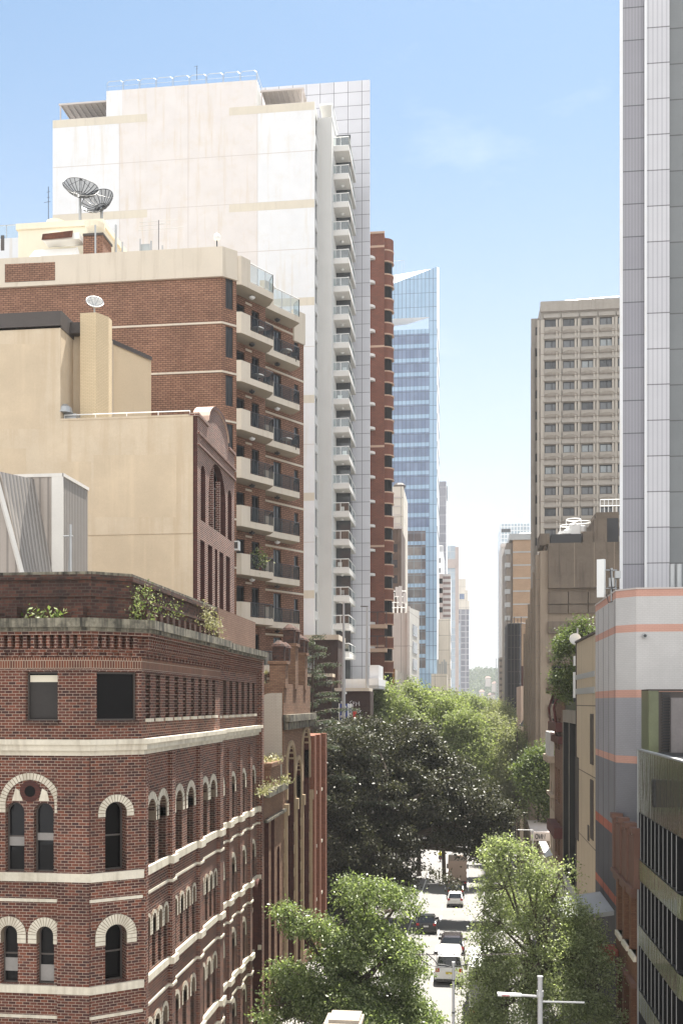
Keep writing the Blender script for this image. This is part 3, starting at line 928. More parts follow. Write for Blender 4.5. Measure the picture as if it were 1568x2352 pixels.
ax.wall(q1, (q1[0] - 4, q1[1] + 2), zc - 1, zb1, (), 0, 1)
ax.build('roof_annex', ['cream_render', 'cream_annex'], cr)
fd2 = MB(); t_, l_ = dirn(q0, q1)
fd2.quad((q0[0], q0[1] - .12, za1 - .1), (q1[0] + .1, q1[1] - .12, zb1 - .1), (q1[0] + .1, q1[1] - .12, zb1 + .16), (q0[0], q0[1] - .12, za1 + .2))
fd2.quad((q0[0], q0[1] - .12, za1 + .2), (q1[0] + .1, q1[1] - .12, zb1 + .16), (q1[0] - 2, q1[1] + 2, zb1 + .16), (q0[0] - 2, q0[1] + 2, za1 + .2))
fd2.build('gutter', 'fascia_dark', cr)
ch = MB(); ch.box(59.2 * K(184), 59.2 * K(221), 59.2, 60.6, zc - 1, PZ(718, 200, 59.2)); 
ch.prism([(59.2 * K(221), 59.2), (59.2 * K(239), 60.0), (59.2 * K(239), 60.6), (59.2 * K(221), 60.6)], zc - 1, PZ(718, 200, 59.2))
ch.build('chimney', 'cream_chimney', cr)
ac = MB(); ac.box(58.6 * K(142), 58.6 * K(176), 58.5, 59.3, zc - .3, zc + .55); ac.lathe(58.5 * K(150), 58.45, [(.5, zc + .55), (.42, zc + .9), (.15, zc + 1.1)], 12)
ac.build('air_conditioner', 'galv', cr)
hr = MB(); a = Vector((YC * K(142), YC + .4, zc + .05)); b = Vector((YC * K(432), YC + .4, zc + .05)); rail(hr, [a, b], .38, 0, 4, .035)
hr.build('handrail', 'frame_white', cr)
# dish on the chimney
def dish(name, label, loc, r, facing, mats, ribs, mesh_like, pole_h, pr=.06):
    t = thing(name, label, 'satellite dish', (loc[0], loc[1], loc[2] - pole_h))
    f = Vector(facing).normalized(); a = f.cross(Vector((0, 0, 1))).normalized(); b = a.cross(f); o = Vector(loc)
    def P(rad, w, off=0): return o + (a * math.cos(w) + b * math.sin(w)) * rad + f * (rad * rad / (r * 1.9) + off)
    bowl = MB(); NR, NA = 5, 32
    for i in range(NR):
        for k in range(NA):
            r0, r1 = r * i / NR + .001, r * (i + 1) / NR; w0, w1 = 2 * math.pi * k / NA, 2 * math.pi * (k + 1) / NA
            bowl.quad(P(r0, w0), P(r1, w0), P(r1, w1), P(r0, w1))
            if not mesh_like: bowl.quad(P(r0, w0, -.03), P(r0, w1, -.03), P(r1, w1, -.03), P(r1, w0, -.03))
    bowl.build('reflector', mats[0], t)
    rb = MB()
    for k in range(ribs):
        w = 2 * math.pi * k / ribs; rb.tube([P(r * j / 4, w, -.015) for j in range(5)], .035, 4)
    for q in ((1.0, .35) if mesh_like else (1.0,)):
        rb.tube([P(r * q, 2 * math.pi * k / 36) for k in range(37)], .032, 4, caps=False)
    rb.build('rib', mats[1], t)
    fe = MB(); tip = o + f * r * .95
    for k in range(3): fe.tube([P(r * .75, 2 * math.pi * k / 3 + .5), tip], .02, 4)
    fe.ball(tip, .11 if mesh_like else .05, 8); fe.build('feed_arm', mats[1], t)
    pl = MB(); pl.tube([(loc[0], loc[1], loc[2] - pole_h), o - f * .12], pr, 8); pl.ball(o - f * .06, .14 if mesh_like else .07, 8); pl.build('pole', 'galv', t)
    return t
plain('dish_white', (.62, .61, .58), .6, .1)
clear('dish_mesh', (.5, .5, .5), .93)
dz = PZ(701, 217, 59.8)
dish('satellite_dish', 'small solid white satellite dish on the cream chimney', (59.8 * K(217), 59.8, dz), .52, (.35, -.75, .55), ('dish_white', 'galv'), 6, False, .7, .05)

# =================================================================== arched brick terrace and its painted side wall
at_ = thing('arched_building', 'brown brick building with tall stone arches and dark finials beside the red corner building', 'building', (-10.86, 55, 0))
XL = -10.86
ab = MB()
ya, yb, yc_ = 54.6, YA(651, XL), YA(712, XL)
zlow = PZ(1800, 600, 56); zhi = PZ(1545, 680, yb + 3)
zlow = 13.6
ah = []
for px0, px1, z1 in ((592, 601, 9.0), (607, 617, 12.0), (622, 630, 12.0), (636, 642, 10.0)):
    ah.append((YA(px0, XL) - ya, YA(px1, XL) - ya, -.2, z1, px0 in (592, 636), .6))
ab.wall((XL, ya), (XL, yb), -1, zlow, ah, .6, 0, 1)
for h in ah: win(at_, (XL, ya), (0, 1), h[0], h[2], h[1] - h[0], h[3] - h[2], h[4], .5, 'win_frame', 'glass_dark', (('h', .3), ('h', .55), ('h', .8)))
zc2 = PZ(1742, 680, 66)
ah2 = []
for px0, px1, dzz in ((658, 675, .0), (677, 690, -1.1), (693, 709, .9)):
    u0, u1 = YA(px0, XL) - yb, YA(px1, XL) - yb
    ah2.append((u0, u1, 1.0, 15.9 + dzz, True, .5))
zpk = 19.8
ab.wall((XL, yb), (XL, yc_), -1, zpk, ah2, .5, 0, 1)
for h in ah2: win(at_, (XL, yb), (0, 1), h[0], h[2], h[1] - h[0], h[3] - h[2], True, .42, 'win_frame', 'glass_dark', (('h', .3), ('h', .5), ('h', .7), ('v', .5)))
ab.wall((-14.5, yb), (XL, yb), 11, zpk, (), 0, 2)
ab.wall((XL, yc_), (-14.5, yc_), -1, zpk); ab.wall((-14.5, ya), (XL, ya), -1, zlow)
ab.poly([(XL, ya, zlow - .3), (XL, yb, zlow - .3), (-14.5, yb, zlow - .3), (-14.5, ya, zlow - .3)], 3)
ab.poly([(XL, yb, zpk), (XL, yc_, zpk), (-14.5, yc_, zpk), (-14.5, yb, zpk)], 3)
brick('brick_brown', (.31, .18, .11), (.22, .115, .07), (.11, .08, .06), .3, .1, .012, var=.3, grime=.35, gcol=(.035, .025, .02))
brick('brick_painted', (.46, .41, .34), (.45, .40, .335), (.37, .33, .27), .26, .09, .012, var=.08, streak=.15)
ab.build('wall', ['brick_brown', 'brick_gable_dark', 'brick_brown', 'roof_grey'], at_)
cpw = MB()
yw = yb - .15
xw1 = yw * K(647); 
zt1 = PZ(1592, 640, yw)
cpts = [(xw1, 10.5), (xw1, zt1), (yw * K(624), zt1)]
for i in range(1, 8):
    w = math.pi / 2 * i / 7; cpts.append((yw * K(624) - 1.3 * math.sin(w), zt1 - 1.3 * (1 - math.cos(w)) * 1.25))
cpts.append((yw * K(624) - 1.3, 10.5))
cpw.poly([(x, yw, z) for x, z in reversed(cpts)]); 
for (xa1, z1), (xb1, z2) in zip(cpts[:-1], cpts[1:]): cpw.quad((xa1, yw, z1), (xb1, yw, z2), (xb1, yw + .35, z2), (xa1, yw + .35, z1))
cpw.build('painted_wall', 'brick_painted', at_)
plain('sandstone', (.40, .30, .19), .85, .25, .4, .35, (.07, .05, .035))
ring2 = RingParts(at_, 'sandstone'); ring3 = MB()
for h in ah2:
    r = (h[1] - h[0]) / 2; ring2.ring((XL, yb), (0, 1), (h[0] + h[1]) / 2, h[3] - r, r, r + .28, 2.0, .12)
for px in (653, 676, 691, 711):
    u = YA(px, XL) - yb; ring3.obox((XL, yb), (0, 1), u - .16, u + .16, 0, .3, 11.6, 12.3); ring3.obox((XL, yb), (0, 1), u - .1, u + .1, 0, .2, 1, 11.6)
for px in (653, 676, 691, 711):
    u = YA(px, XL) - yb
    for k in range(7): ring3.obox((XL, yb), (0, 1), u - .34, u + .34, 0, .06, 1.2 + 1.5 * k, 1.75 + 1.5 * k)
ring3.build_each('shaft', 'sandstone', at_)
cc = MB()
cc.obox((XL, yb), (0, 1), -.2, yc_ - yb + .2, 0, .45, PZ(1655, 680, 66), PZ(1640, 680, 66)); cc.obox((XL, yb), (0, 1), -.1, yc_ - yb, 0, .3, PZ(1672, 680, 66), PZ(1655, 680, 66))
cc.obox((XL, ya), (0, 1), -.1, yb - ya, 0, .3, 13.3, 13.7); cc.obox((XL, ya), (0, 1), -.1, yb - ya, 0, .2, 11.9, 12.05)
cc.build_each('cornice', 'ledge_stone', at_)
tb = MB()
zp0 = zpk - .3
for px, w, h in ((655, .5, 1.7), (678, .6, 3.0), (700, .5, 2.6)):
    yy = YA(px, XL); tb.box(XL - .9, XL + .1, yy - w, yy + w, zp0, zp0 + h)
    tb.box(XL - 1.0, XL + .2, yy - w - .1, yy + w + .1, zp0 + h - .2, zp0 + h)
tb.build_each('turret', 'brick_brown', at_, 2)
fn = MB()
for px, h in ((655, 1.7), (667, 1.7), (678, 3.0), (688, 3.0), (700, 2.6), (708, 2.6)):
    yy = YA(px, XL); z = zp0 + h; fn.box(XL - .75, XL - .05, yy - .35, yy + .35, z, z + .9); fn.lathe(XL - .4, yy, [(.5, z + .9), (.42, z + 1.05), (.12, z + 1.3)], 10)
fn.build_each('finial', 'brick_parapet', at_, 2)
tp = MB(); tp.box(XL - 1.2, XL + .1, YA(618, XL), YA(640, XL), 13.4, 14.9); tp.box(XL - 1.3, XL + .2, YA(616, XL), YA(642, XL), 14.9, 15.15); tp.build('parapet_pier', 'brick_brown', at_)
weed('parapet_grass', 'dry grass growing on the low brick parapet beside the painted wall', 'plant', [(XL + .05, YA(px, XL), 13.75) for px in (600, 610, 622, 632, 645, 650)], (.15, .6, .22), 1200, .16, 'leaf_dry', 8)
weed('parapet_grass', 'tuft of pale grass on top of the parapet pier', 'plant', [(XL - .3, YA(px, XL), 15.2) for px in (622, 632, 640)], (.3, .5, .15), 420, .16, 'leaf_dry', 9)

# orange pilastered brick building
ob = thing('pilaster_building', 'narrow orange red brick building with flat pilasters beyond the stone arches', 'building', (XL, yc_, 0))
brick('brick_orange', (.25, .10, .06), (.19, .075, .046), (.16, .08, .05), .3, .1, .012, var=.18)
o1 = MB(); ye_ = YA(741, XL); zo = PZ(1688, 725, (yc_ + ye_) / 2)
oh = []
for a, b in ((716, 722), (729, 735)):
    for z0, z1 in ((12.0, 14.2), (8.0, 11.2), (4.0, 7.2), (.3, 3.2)): oh.append((YA(a, XL) - yc_, YA(b, XL) - yc_, z0, z1, z0 == 8.0, .4))
o1.wall((XL, yc_), (XL, ye_), -1, zo, oh, .4); o1.wall((XL, ye_), (-13, ye_), -1, zo); o1.wall((-13, yc_), (XL, yc_), -1, zo)
o1.poly([(XL, yc_, zo), (XL, ye_, zo), (-13, ye_, zo), (-13, yc_, zo)]); o1.build('wall', 'brick_orange', ob)
for h in oh: win(ob, (XL, yc_), (0, 1), h[0], h[2], h[1] - h[0], h[3] - h[2], h[4], .35, 'win_frame', 'glass_dark', (('h', .5),))
o2 = MB()
for px in (713.5, 725.5, 738.5):
    u = YA(px, XL) - yc_; o2.obox((XL, yc_), (0, 1), u - .45, u + .45, 0, .35, -1, zo + .03)
o2.build_each('pilaster', 'brick_orange', ob)
o3 = MB()
for h in oh: o3.obox((XL, yc_), (0, 1), h[0] - .05, h[1] + .05, 0, .2, h[2] - .22, h[2])
o3.build_each('sill', 'cream_stone', ob)
# =================================================================== brick apartments with angled balconies
ap = thing('apartment_building', 'brown brick apartment building with cream angled balconies on every floor', 'building', (-18, 74, 0))
D31 = Vector((.515, .857)); N31 = Vector((.857, -.515))
C0 = Vector((-17.97, 74)); P1 = Vector((-17.07, 74.9)); W1a = Vector((-18.18, 75.57)); W1b = W1a + D31 * 4.71; W2a = Vector((-16.9, 80.3)); W2b = W2a + D31 * 6.43
SL = [47.02 - 3.71 * n for n in range(-1, 11)]      # slab undersides; first is the roof terrace
ZB = 51.1
aw = MB()
aw.wall((-44, 74), C0, 5, ZB)
tc, lc = dirn(C0, P1)
chh = [(.30, .98, s - 1.7 - .35, s + .30, False, .18) for s in SL if s > 8]
aw.wall(C0, P1, 5, ZB, chh, .18); aw.wall(P1, W1a, 5, ZB)
h1 = []; h2 = []
for s in SL[1:]:
    if s < 6: continue
    f = s + .32
    h1 += [(.4, 2.3, f, f + 2.75, False, .2), (3.1, 4.0, f, f + 2.75, False, .2)]
    h2 += [(.25, 1.35, f, f + 2.75, False, .2), (2.5, 3.5, f, f + 2.75, False, .2), (5.15, 5.75, f + 1.3, f + 2.5, False, .2)]
aw.wall(W1a, W1b, 5, ZB, h1, .2); aw.wall(W1b, W2a, 5, ZB); aw.wall(W2a, W2b, 5, ZB, h2, .2)
aw.wall(W2b, (-30, 92), 5, ZB - 1.2); aw.wall((-30, 92), (-44, 92), 5, ZB); aw.wall((-44, 92), (-44, 74), 5, ZB)
aw.build('wall', 'brick_apt', ap)
for h in chh: win(ap, C0, tc, h[0], h[2], h[1] - h[0], h[3] - h[2], False, .1, 'frame_black', 'glass_grey', (('v', .5),), .07)
for h in h1: win(ap, W1a, D31, h[0], h[2], h[1] - h[0], h[3] - h[2], False, .14, 'frame_black', 'glass_dark', (('v', .5),), .09)
for h in h2: win(ap, W2a, D31, h[0], h[2], h[1] - h[0], h[3] - h[2], False, .14, 'frame_black', 'glass_grey', (('v', .5),) if h[1] - h[0] > .8 else (), .09)
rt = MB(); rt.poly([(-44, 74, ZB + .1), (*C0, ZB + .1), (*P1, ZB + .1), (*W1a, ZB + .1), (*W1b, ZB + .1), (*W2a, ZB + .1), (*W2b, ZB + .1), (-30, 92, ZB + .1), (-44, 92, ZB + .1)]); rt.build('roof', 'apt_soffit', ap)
pa = MB(); pth = [(-44, 74), C0, P1]
pa.strip(pth, ZB + .02, ZB + 2.15, .12, 0, -.35); pa.strip(pth, ZB - .14, ZB + .02, .2)
pa.obox(W2a, D31, 5.0, 6.5, -.2, .14, ZB - 1.3, ZB + 1.4)
pa.build('parapet', 'apt_cream', ap)
bp = MB(); bp.quad((74 * K(13), 73.86, PZ(650, 13, 74)), (74 * K(128), 73.86, PZ(645, 128, 74)), (74 * K(128), 73.86, PZ(603, 128, 74)), (74 * K(13), 73.86, PZ(608, 13, 74)))
bp.build('brick_inset', 'brick_apt', ap)
bb = MB()
for s in SL[1:]:
    bb.strip(pth, s + .42, s + .56, .05); bb.obox(W1a, D31, 2.35, 3.06, 0, .05, s + 3.3, s + 3.45); bb.obox(W2a, D31, 1.4, 6.43, 0, .05, s + 3.2, s + 3.36)
bb.build('belt_course', 'apt_cream', ap)

bal1 = [P1, Vector((-16.7, 74.95)), Vector((-14.8, 78.1)), Vector((-15.35, 79.25))]
b2a = Vector((-15.73, 79.5)); bal2 = [b2a - Vector((.45, .02)), b2a, Vector((-13.5, 83.15)), Vector((-14.15, 84.1))]
def balcony(front, back, s, solid, top=False, seed=0):
    """front: outline points left to right; back: wall points right to left; s underside level"""
    org = Vector((front[0].x, front[0].y, s))
    ztop = s + .5
    b = MB()
    pts = [Vector((p.x, p.y)) for p in front] + back
    cx = sum(p.x for p in pts) / len(pts); cy = sum(p.y for p in pts) / len(pts)
    n = len(pts)
    for k in range(n):
        a, c = pts[k], pts[(k + 1) % n]
        b.quad((a.x, a.y, s), (c.x, c.y, s), (c.x, c.y, s + .3 if k >= len(front) - 1 else ztop), (a.x, a.y, s + .3 if k >= len(front) - 1 else ztop), 0)
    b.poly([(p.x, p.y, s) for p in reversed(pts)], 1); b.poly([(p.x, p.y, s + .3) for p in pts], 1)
    f = front
    t, L = dirn(f[1], f[2])
    for a, c in zip(f[:-1], f[1:]):
        tt, LL = dirn(a, c); b.obox(a, tt, 0, LL, -.14, -.001, s + .3, ztop)
    sh_ = 1.62 if not top else 2.2
    t0, L0 = dirn(f[0], f[1])
    b.obox(f[0], t0, 0, L0, -.15, .012, s + .02, s + sh_); b.obox(f[1], t, 0, solid, -.15, .012, s + .02, s + sh_)
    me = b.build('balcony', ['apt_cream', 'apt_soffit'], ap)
    r = MB(); g = MB()
    a = Vector((*f[1], ztop)) + Vector((*t, 0)) * solid; c = Vector((*f[2], ztop)); e = Vector((*f[3], ztop))
    hh = 1.12 if not top else 1.5
    nn = Vector((t[1], -t[0], 0)) * -.07
    rail(r, [a + nn, c + nn], hh, 0, 3, .045); rail(r, [c + nn, e], hh, 0, 1, .045)
    r.tube([a + nn + Vector((0, 0, .1)), c + nn + Vector((0, 0, .1))], .03, 4)
    r.build('railing', 'frame_black' if not top else 'galv', me)
    up = Vector((0, 0, hh - .08)); lo = Vector((0, 0, .1))
    g.quad(a + nn + lo, c + nn + lo, c + nn + up, a + nn + up); g.quad(c + nn + lo, e + lo, e + up, c + nn + up)
    g.build('glass_panel', 'glass_rail_dark' if not top else 'glass_rail', me)
    la = MB(); la.lathe(cx, cy, [(.05, s - .02), (.05, s - .12), (.26, s - .14), (.2, s - .26), (.04, s - .34)][::-1], 10); la.build('ceiling_lamp', 'frame_black' if seed % 3 else 'frame_white', me)
    return me
for i, s in enumerate(SL):
    if s < 6: continue
    balcony(bal1, [W1b, W1a], s, 1.0, i == 0, i); balcony(bal2, [W2a + D31 * 4.6, W2a], s, 1.0, i == 0, i + 1)
# roof terrace globe lamps
gl = MB(); m_ = []
def globe_lamp(x, y, z, h):
    q = MB(); q.tube([(x, y, z), (x, y, z + h)], .05, 6); o = q.build('globe_lamp', 'frame_black', ap)
    w = MB(); w.ball((x, y, z + h + .26), .28, 12); w.build('globe', 'frame_white', o, smooth=True)
globe_lamp(74.2 * K(498), 74.2, ZB + 2.0, .75); globe_lamp(-16.6, 76.2, ZB + .5, .95); globe_lamp(-15.4, 80.6, ZB + .5, .95)

def small_thing(name, label, cat, loc, fn, mats, group=None):
    t = thing(name, label, cat, loc, group); m = MB(); fn(m, *loc); 
    return t, m
def table(m, x, y, z):
    m.lathe(x, y, [(.28, z), (.05, z + .04), (.05, z + .75), (.5, z + .78), (.5, z + .84)], 12)
def chair(m, x, y, z):
    m.box(x - .25, x + .25, y - .25, y + .25, z + .4, z + .46); m.box(x - .25, x + .25, y + .2, y + .25, z + .46, z + .95)
    for a in (-.23, .19):
        for b in (-.23, .19): m.box(x + a, x + a + .05, y + b, y + b + .05, z, z + .4)
for (bx, by), s, lab in (((-15.9, 77.2), SL[1], 'upper'), ((-15.9, 77.2), SL[2], 'second highest'), ((-14.5, 82.3), SL[1], 'upper'), ((-14.5, 82.3), SL[3], 'third')):
    t = thing('balcony_table', 'white round table on the %s brick apartment balcony %s' % (lab, 'of the near stack' if bx < -15 else 'of the far stack'), 'table', (bx, by, s + .3)); m = MB(); table(m, bx, by, s + .3); m.build('table', 'frame_white', t)
    t = thing('balcony_chair', 'dark chair on the %s brick apartment balcony %s' % (lab, 'of the near stack' if bx < -15 else 'of the far stack'), 'chair', (bx + .7, by + .9, s + .3)); m = MB(); chair(m, bx + .55, by + .6, s + .3); m.build('seat', 'frame_black', t)
pts = []
s = SL[6] + .3
t = thing('balcony_plant', 'leafy potted plants on a brick apartment balcony above the creeper', 'potted plant', (-15.8, 77, s)); m = MB(); m.lathe(-15.8, 77, [(.2, s), (.28, s + .45)], 10); m.build('pot', 'rust', t)
rr_ = np.random.default_rng(3); Pp = np.array([-15.8, 77, s + 1.1]) + rr_.normal(size=(420, 3)) * np.array([.35, .4, .42]); leaf_obj('foliage', leaves_np(Pp, .2, 5), 'leaf_weed', t, (-15.8, 77, s))
acu = MB(); ax_, ay_, az_ = 74.7 * K(541), 74.5, PZ(1262, 541, 74.6)
acu.box(ax_ - .35, ax_ + .35, ay_ - .3, ay_ + .3, az_ - .1, az_ + .6); acu.box(ax_ - .28, ax_ + .28, ay_ - .31, ay_ - .3, az_, az_ + .5, 1); acu.build('air_conditioner', ['frame_white', 'fascia_dark'], ap)

# rooftop plant room
pr = MB(); ZR = PZ(503.5, 235, 80); xr = 80 * K(235)
pr.box(80 * K(42), xr, 80, 104, ZB, ZR - .5); pr.box(80 * K(42) - .15, xr + .15, 79.85, 104.2, ZR - .5, ZR)
pr.build('plant_room', 'plant_cream', ap)
wr = MB()
y0 = 77.0; xA, xB = y0 * K(28), y0 * K(180); zr0, zr1 = ZB + 1.2, PZ(566, 130, 77.8)
xC, xD = y0 * K(66), y0 * K(158)
wr.quad((xA, 76, zr0), (xB - 1.0, 76, zr0), (xD, 78.2, zr1), (xC, 78.2, zr1)); wr.quad((xC, 78.2, zr1), (xD, 78.2, zr1), (xD, 79.8, zr1), (xC, 79.8, zr1)); wr.poly([(xA, 76, zr0), (xC, 78.2, zr1), (xC, 79.8, zr1), (xA, 79.8, zr0)])
wr.poly([(xB - 1.0, 76, zr0), (xB + .9, 76.6, zr0), (xD + .3, 78.1, zr1 + .05), (xD, 78.2, zr1)], 0)
o = wr.build('sloping_roof', ['roof_white', 'brick_apt'], ap)
gb2 = MB(); gb2.poly([(xB - .6, 75.9, zr0), (xB + 1.5, 75.9, zr0), (xB + 1.5, 75.9, zr0 + .9), (xB + .5, 75.9, zr0 + 1.7)]); gb2.box(77.5 * K(191), 77.5 * K(236), 77.5, 79.5, ZB, PZ(541, 210, 77.5)); gb2.build('brick_chimney', 'brick_apt', ap)
ct = MB(); ct.box(77.4 * K(190), 77.4 * K(237), 77.4, 79.6, PZ(541, 210, 77.5), PZ(536, 210, 77.5)); ct.build('chimney_cap', 'fascia_dark', ap)
vt = MB()
def pot(x, y, z, r, h): vt.lathe(x, y, [(r * .75, z), (r * .8, z + h * .12), (r * .72, z + h * .2), (r * .95, z + h * .55), (r, z + h), (r * .9, z + h)], 14)
pot(77.9 * K(214), 78.3, PZ(537, 214, 77.9), .82, .95); pot(82 * K(130), 82, ZR, .85, .95); pot(79 * K(134), 78.7, PZ(553, 134, 78.7), .8, .5)
vt.build_each('vent_cowl', 'plant_cream', ap)
rv = MB(); x0, x1 = 77.6 * K(100), 77.6 * K(170); z0, z1 = PZ(553, 130, 77.6), PZ(537, 130, 77.6)
rv.quad((x0, 77.2, z0 - .05), (x1, 77.2, z0 + .05), (x1, 77.4, z1 + .12), (x0, 77.4, z1 - .02)); rv.box(x0, x1 + .5, 77.42, 78.6, z0, z1 - .05, 1); rv.build('roof_vent', ['rust', 'frame_white'], ap)
pp_ = MB()
for px, py0, py1, Y, r in ((219, 516, 580, 76.6, .07), (266, 516, 580, 79.5, .09), (281, 556, 582, 77, .07), (322, 548, 580, 78, .05), (347, 553, 577, 78, .07), (373, 563, 575, 76, .05)):
    pp_.tube([(Y * K(px), Y, PZ(py1, px, Y) - 1), (Y * K(px), Y, PZ(py0, px, Y))], r, 6)
pp_.box(78.2 * K(323), 78.2 * K(344), 78.2, 78.25, PZ(578, 330, 78.2), PZ(560, 330, 78.2), 1)
pp_.build_each('vent_pipe', ['galv', 'glass_pale'], ap)

zz = PZ(449, 182, 84)
dish('mesh_satellite_dish', 'large black mesh satellite dish, taller of the two on the cream plant room', (84 * K(184), 84, zz), 1.52, (.35, -.72, .60), ('dish_mesh', 'frame_black'), 20, True, zz - ZR, .13)
zz = PZ(478, 229, 85)
dish('mesh_satellite_dish', 'large black mesh satellite dish, lower one nearer the corner of the plant room', (85 * K(232), 85, zz), 1.5, (-.12, -.86, .45), ('dish_mesh', 'frame_black'), 20, True, zz - ZR, .13)
def antenna(name, label, Y, px, py0, py1, arms, horiz=True, m='frame_black'):
    x = Y * K(px); z0, z1 = PZ(py1, px, Y), PZ(py0, px, Y)
    t = thing(name, label, 'antenna', (x, Y, z0)); a = MB(); a.tube([(x, Y, z0), (x, Y, z1)], .03, 5); a.build('mast', m, t)
    b = MB()
    for dz, w, dx in arms: b.tube([(x - w + dx, Y, z1 - dz), (x + w + dx, Y, z1 - dz + .05)], .02, 4)
    b.build('element', 'galv' if horiz else m, t)
    return t
antenna('tv_antenna', 'thin television aerial with long horizontal rods on the brick apartment roof', 79, 364, 505, 575, [(.1, 1.6, 0), (.4, 1.3, -.3), (.75, 1.9, .2), (.3, .25, .4)])
antenna('whip_antenna', 'slender vertical aerial mast behind the cream plant room', 86, 111, 428, 505, [(.5, .15, 0), (1.0, .12, 0), (1.4, .3, -.1)], False)

# terrace below: green umbrella, yucca
ux, uy = 69.5 * K(621), 71.5; uz = PZ(1600, 621, 71.5)
t = thing('garden_umbrella', 'closed dark green umbrella beside the painted side wall', 'umbrella', (ux, uy, uz - .6))
m = MB(); uh = 2.1; m.lathe(ux, uy, [(.62, uz), (.5, uz + .35), (.3, uz + 1.2), (.15, uz + uh - .25), (.22, uz + uh - .2), (.05, uz + uh)], 9); plain('umbrella_green', (.10, .19, .12), .8, .15); m.build('canopy', 'umbrella_green', t)
m = MB(); m.tube([(ux, uy, uz - .8), (ux, uy, uz + uh + .1)], .035, 6); m.build('pole', 'galv', t)
t = thing('yucca_plant', 'pale spiky yucca plant beside the closed green umbrella', 'plant', (ux - .9, uy, uz - .6))
m = MB(); rnd = random.Random(5)
for c in ((0, 1.9), (.05, 1.0), (-.1, .5)):
    for k in range(26):
        a = rnd.uniform(0, 6.28); e = rnd.uniform(-.2, 1.3); L = rnd.uniform(.35, .6); q = Vector((ux - .75 + c[0], uy, uz + c[1] - .3)); d = Vector((math.cos(a) * math.cos(e), math.sin(a) * math.cos(e), math.sin(e)))
        s_ = d.cross(Vector((0, 0, 1))).normalized() * .045; m.poly([q - s_, q + s_, q + d * L])
plain('yucca', (.42, .40, .2), .6, .3); m.build('foliage', 'yucca', t)
m = MB(); m.tube([(ux - .75, uy, uz - .8), (ux - .72, uy, uz + 1.6)], .07, 6); m.build('stem', 'bark', t)
tr = MB(); tr.box(-15.5, -11.2, 70, 72.6, -1, uz - .75); o = tr.build('terrace_block', 'brick_brown', None); tag(o, 'low brick terrace block carrying the closed green umbrella', 'building')

# =================================================================== white slab tower
wt = thing('apartment_tower', 'tall white slab tower with a grey tiled end wall and a stack of balconies', 'building', (-17, 115, 0))
YT = 115.0; xl, xr = YT * K(121), YT * K(722); xm0, xm1 = YT * K(274), YT * K(591)
ztL = PZ(272, 121, YT); zt = PZ(232, 722, YT); ZU = PZ(182, 590, YT)
tw = MB()
tw.wall((xl, YT), (xm0, YT), -4, zt, (), 0, 0); tw.wall((xm0, YT), (xm1, YT), -4, zt, (), 0, 1); tw.wall((xm1, YT), (xr, YT), -4, zt, (), 0, 0)
tw.wall((xr, YT), (xr, 118.2), -4, zt, [(.7, 2.5, z, z + 2.3, False, .15) for z in [85.5 - 3.3 * i for i in range(24)] if z > 5], .15, 2)
tw.wall((xl, 140), (xl, YT), -4, zt, (), 0, 2); tw.poly([(xl, YT, zt - .02), (xr, YT, zt - .02), (xr, 135, zt - .02), (xl, 135, zt - .02)], 2)
xu0, xu1 = YT * K(244), YT * K(590)
tw.wall((xu0, YT), (xu0 + 1.95, YT), zt, ZU, (), 0, 0); tw.wall((xu0 + 1.95, YT), (xu1, YT), zt, ZU, (), 0, 1); tw.wall((xu1, YT), (xu1, 132), zt, ZU, (), 0, 2); tw.wall((xu0, 132), (xu0, YT), zt, ZU, (), 0, 2)
tw.poly([(xu0, YT, ZU), (xu1, YT, ZU), (xu1, 132, ZU), (xu0, 132, ZU)], 2)
tw.build('wall', ['tower_white', 'tower_pink', 'tower_fin'], wt)
jn = MB()
for px in (432,): jn.box(YT * K(px) - .035, YT * K(px) + .035, YT - .006, YT, 0, ZU)
for px in (274, 591): jn.box(YT * K(px) - .03, YT * K(px) + .03, YT - .008, YT, 0, zt)
for z in [zt - 5.72 * i for i in range(0, 15)]: jn.box(xl, xr, YT - .005, YT, z - 5.72 - .035, z - 5.72 + .035)
jn.build_each('panel_joint', 'tower_joint', wt)
tn = MB()
for i in range(8):
    z = zt - i * 11.42
    tn.box(xl, YT * K(338), YT - .012, YT - .001, z - .95 - (0 if i else .0), z - .02); tn.box(YT * K(526), xr, YT - .012, YT - .001, z - .95, z - .02)
tn.build_each('painted_band', 'tower_tan', wt)
for i in range(24):
    z = 85.5 - 3.3 * i
    if z > 5: win(wt, (xr, YT), (0, 1), .7, z, 1.8, 2.3, False, .1, 'galv', 'glass_grey', (('v', .5),), .08)
fz = PZ(267, 740, 118)
fb = MB(); xf1 = 118.2 * K(761.5)
fb.wall((xr, 118.2), (xf1, 118.2), -4, fz); fb.wall((xf1, 118.2), (xf1, 130), -4, fz); fb.poly([(xr, 118.2, fz), (xf1, 118.2, fz), (xf1, 130, fz), (xr, 130, fz)])
fb.box(xr, 128 * K(805), 127.6, 130.0, -4, fz - 3, 1)
fb.build('fin_wall', ['tower_fin', 'glass_grey'], wt)
YS = 130.2; xs0, xs1 = YS * K(600), YS * K(849); zs = PZ(182, 849, YS)
sw = MB(); sw.box(xs0, xs1, YS, YS + .5, -4, zs); sw.build('tiled_end_wall', 'tower_tile', wt)
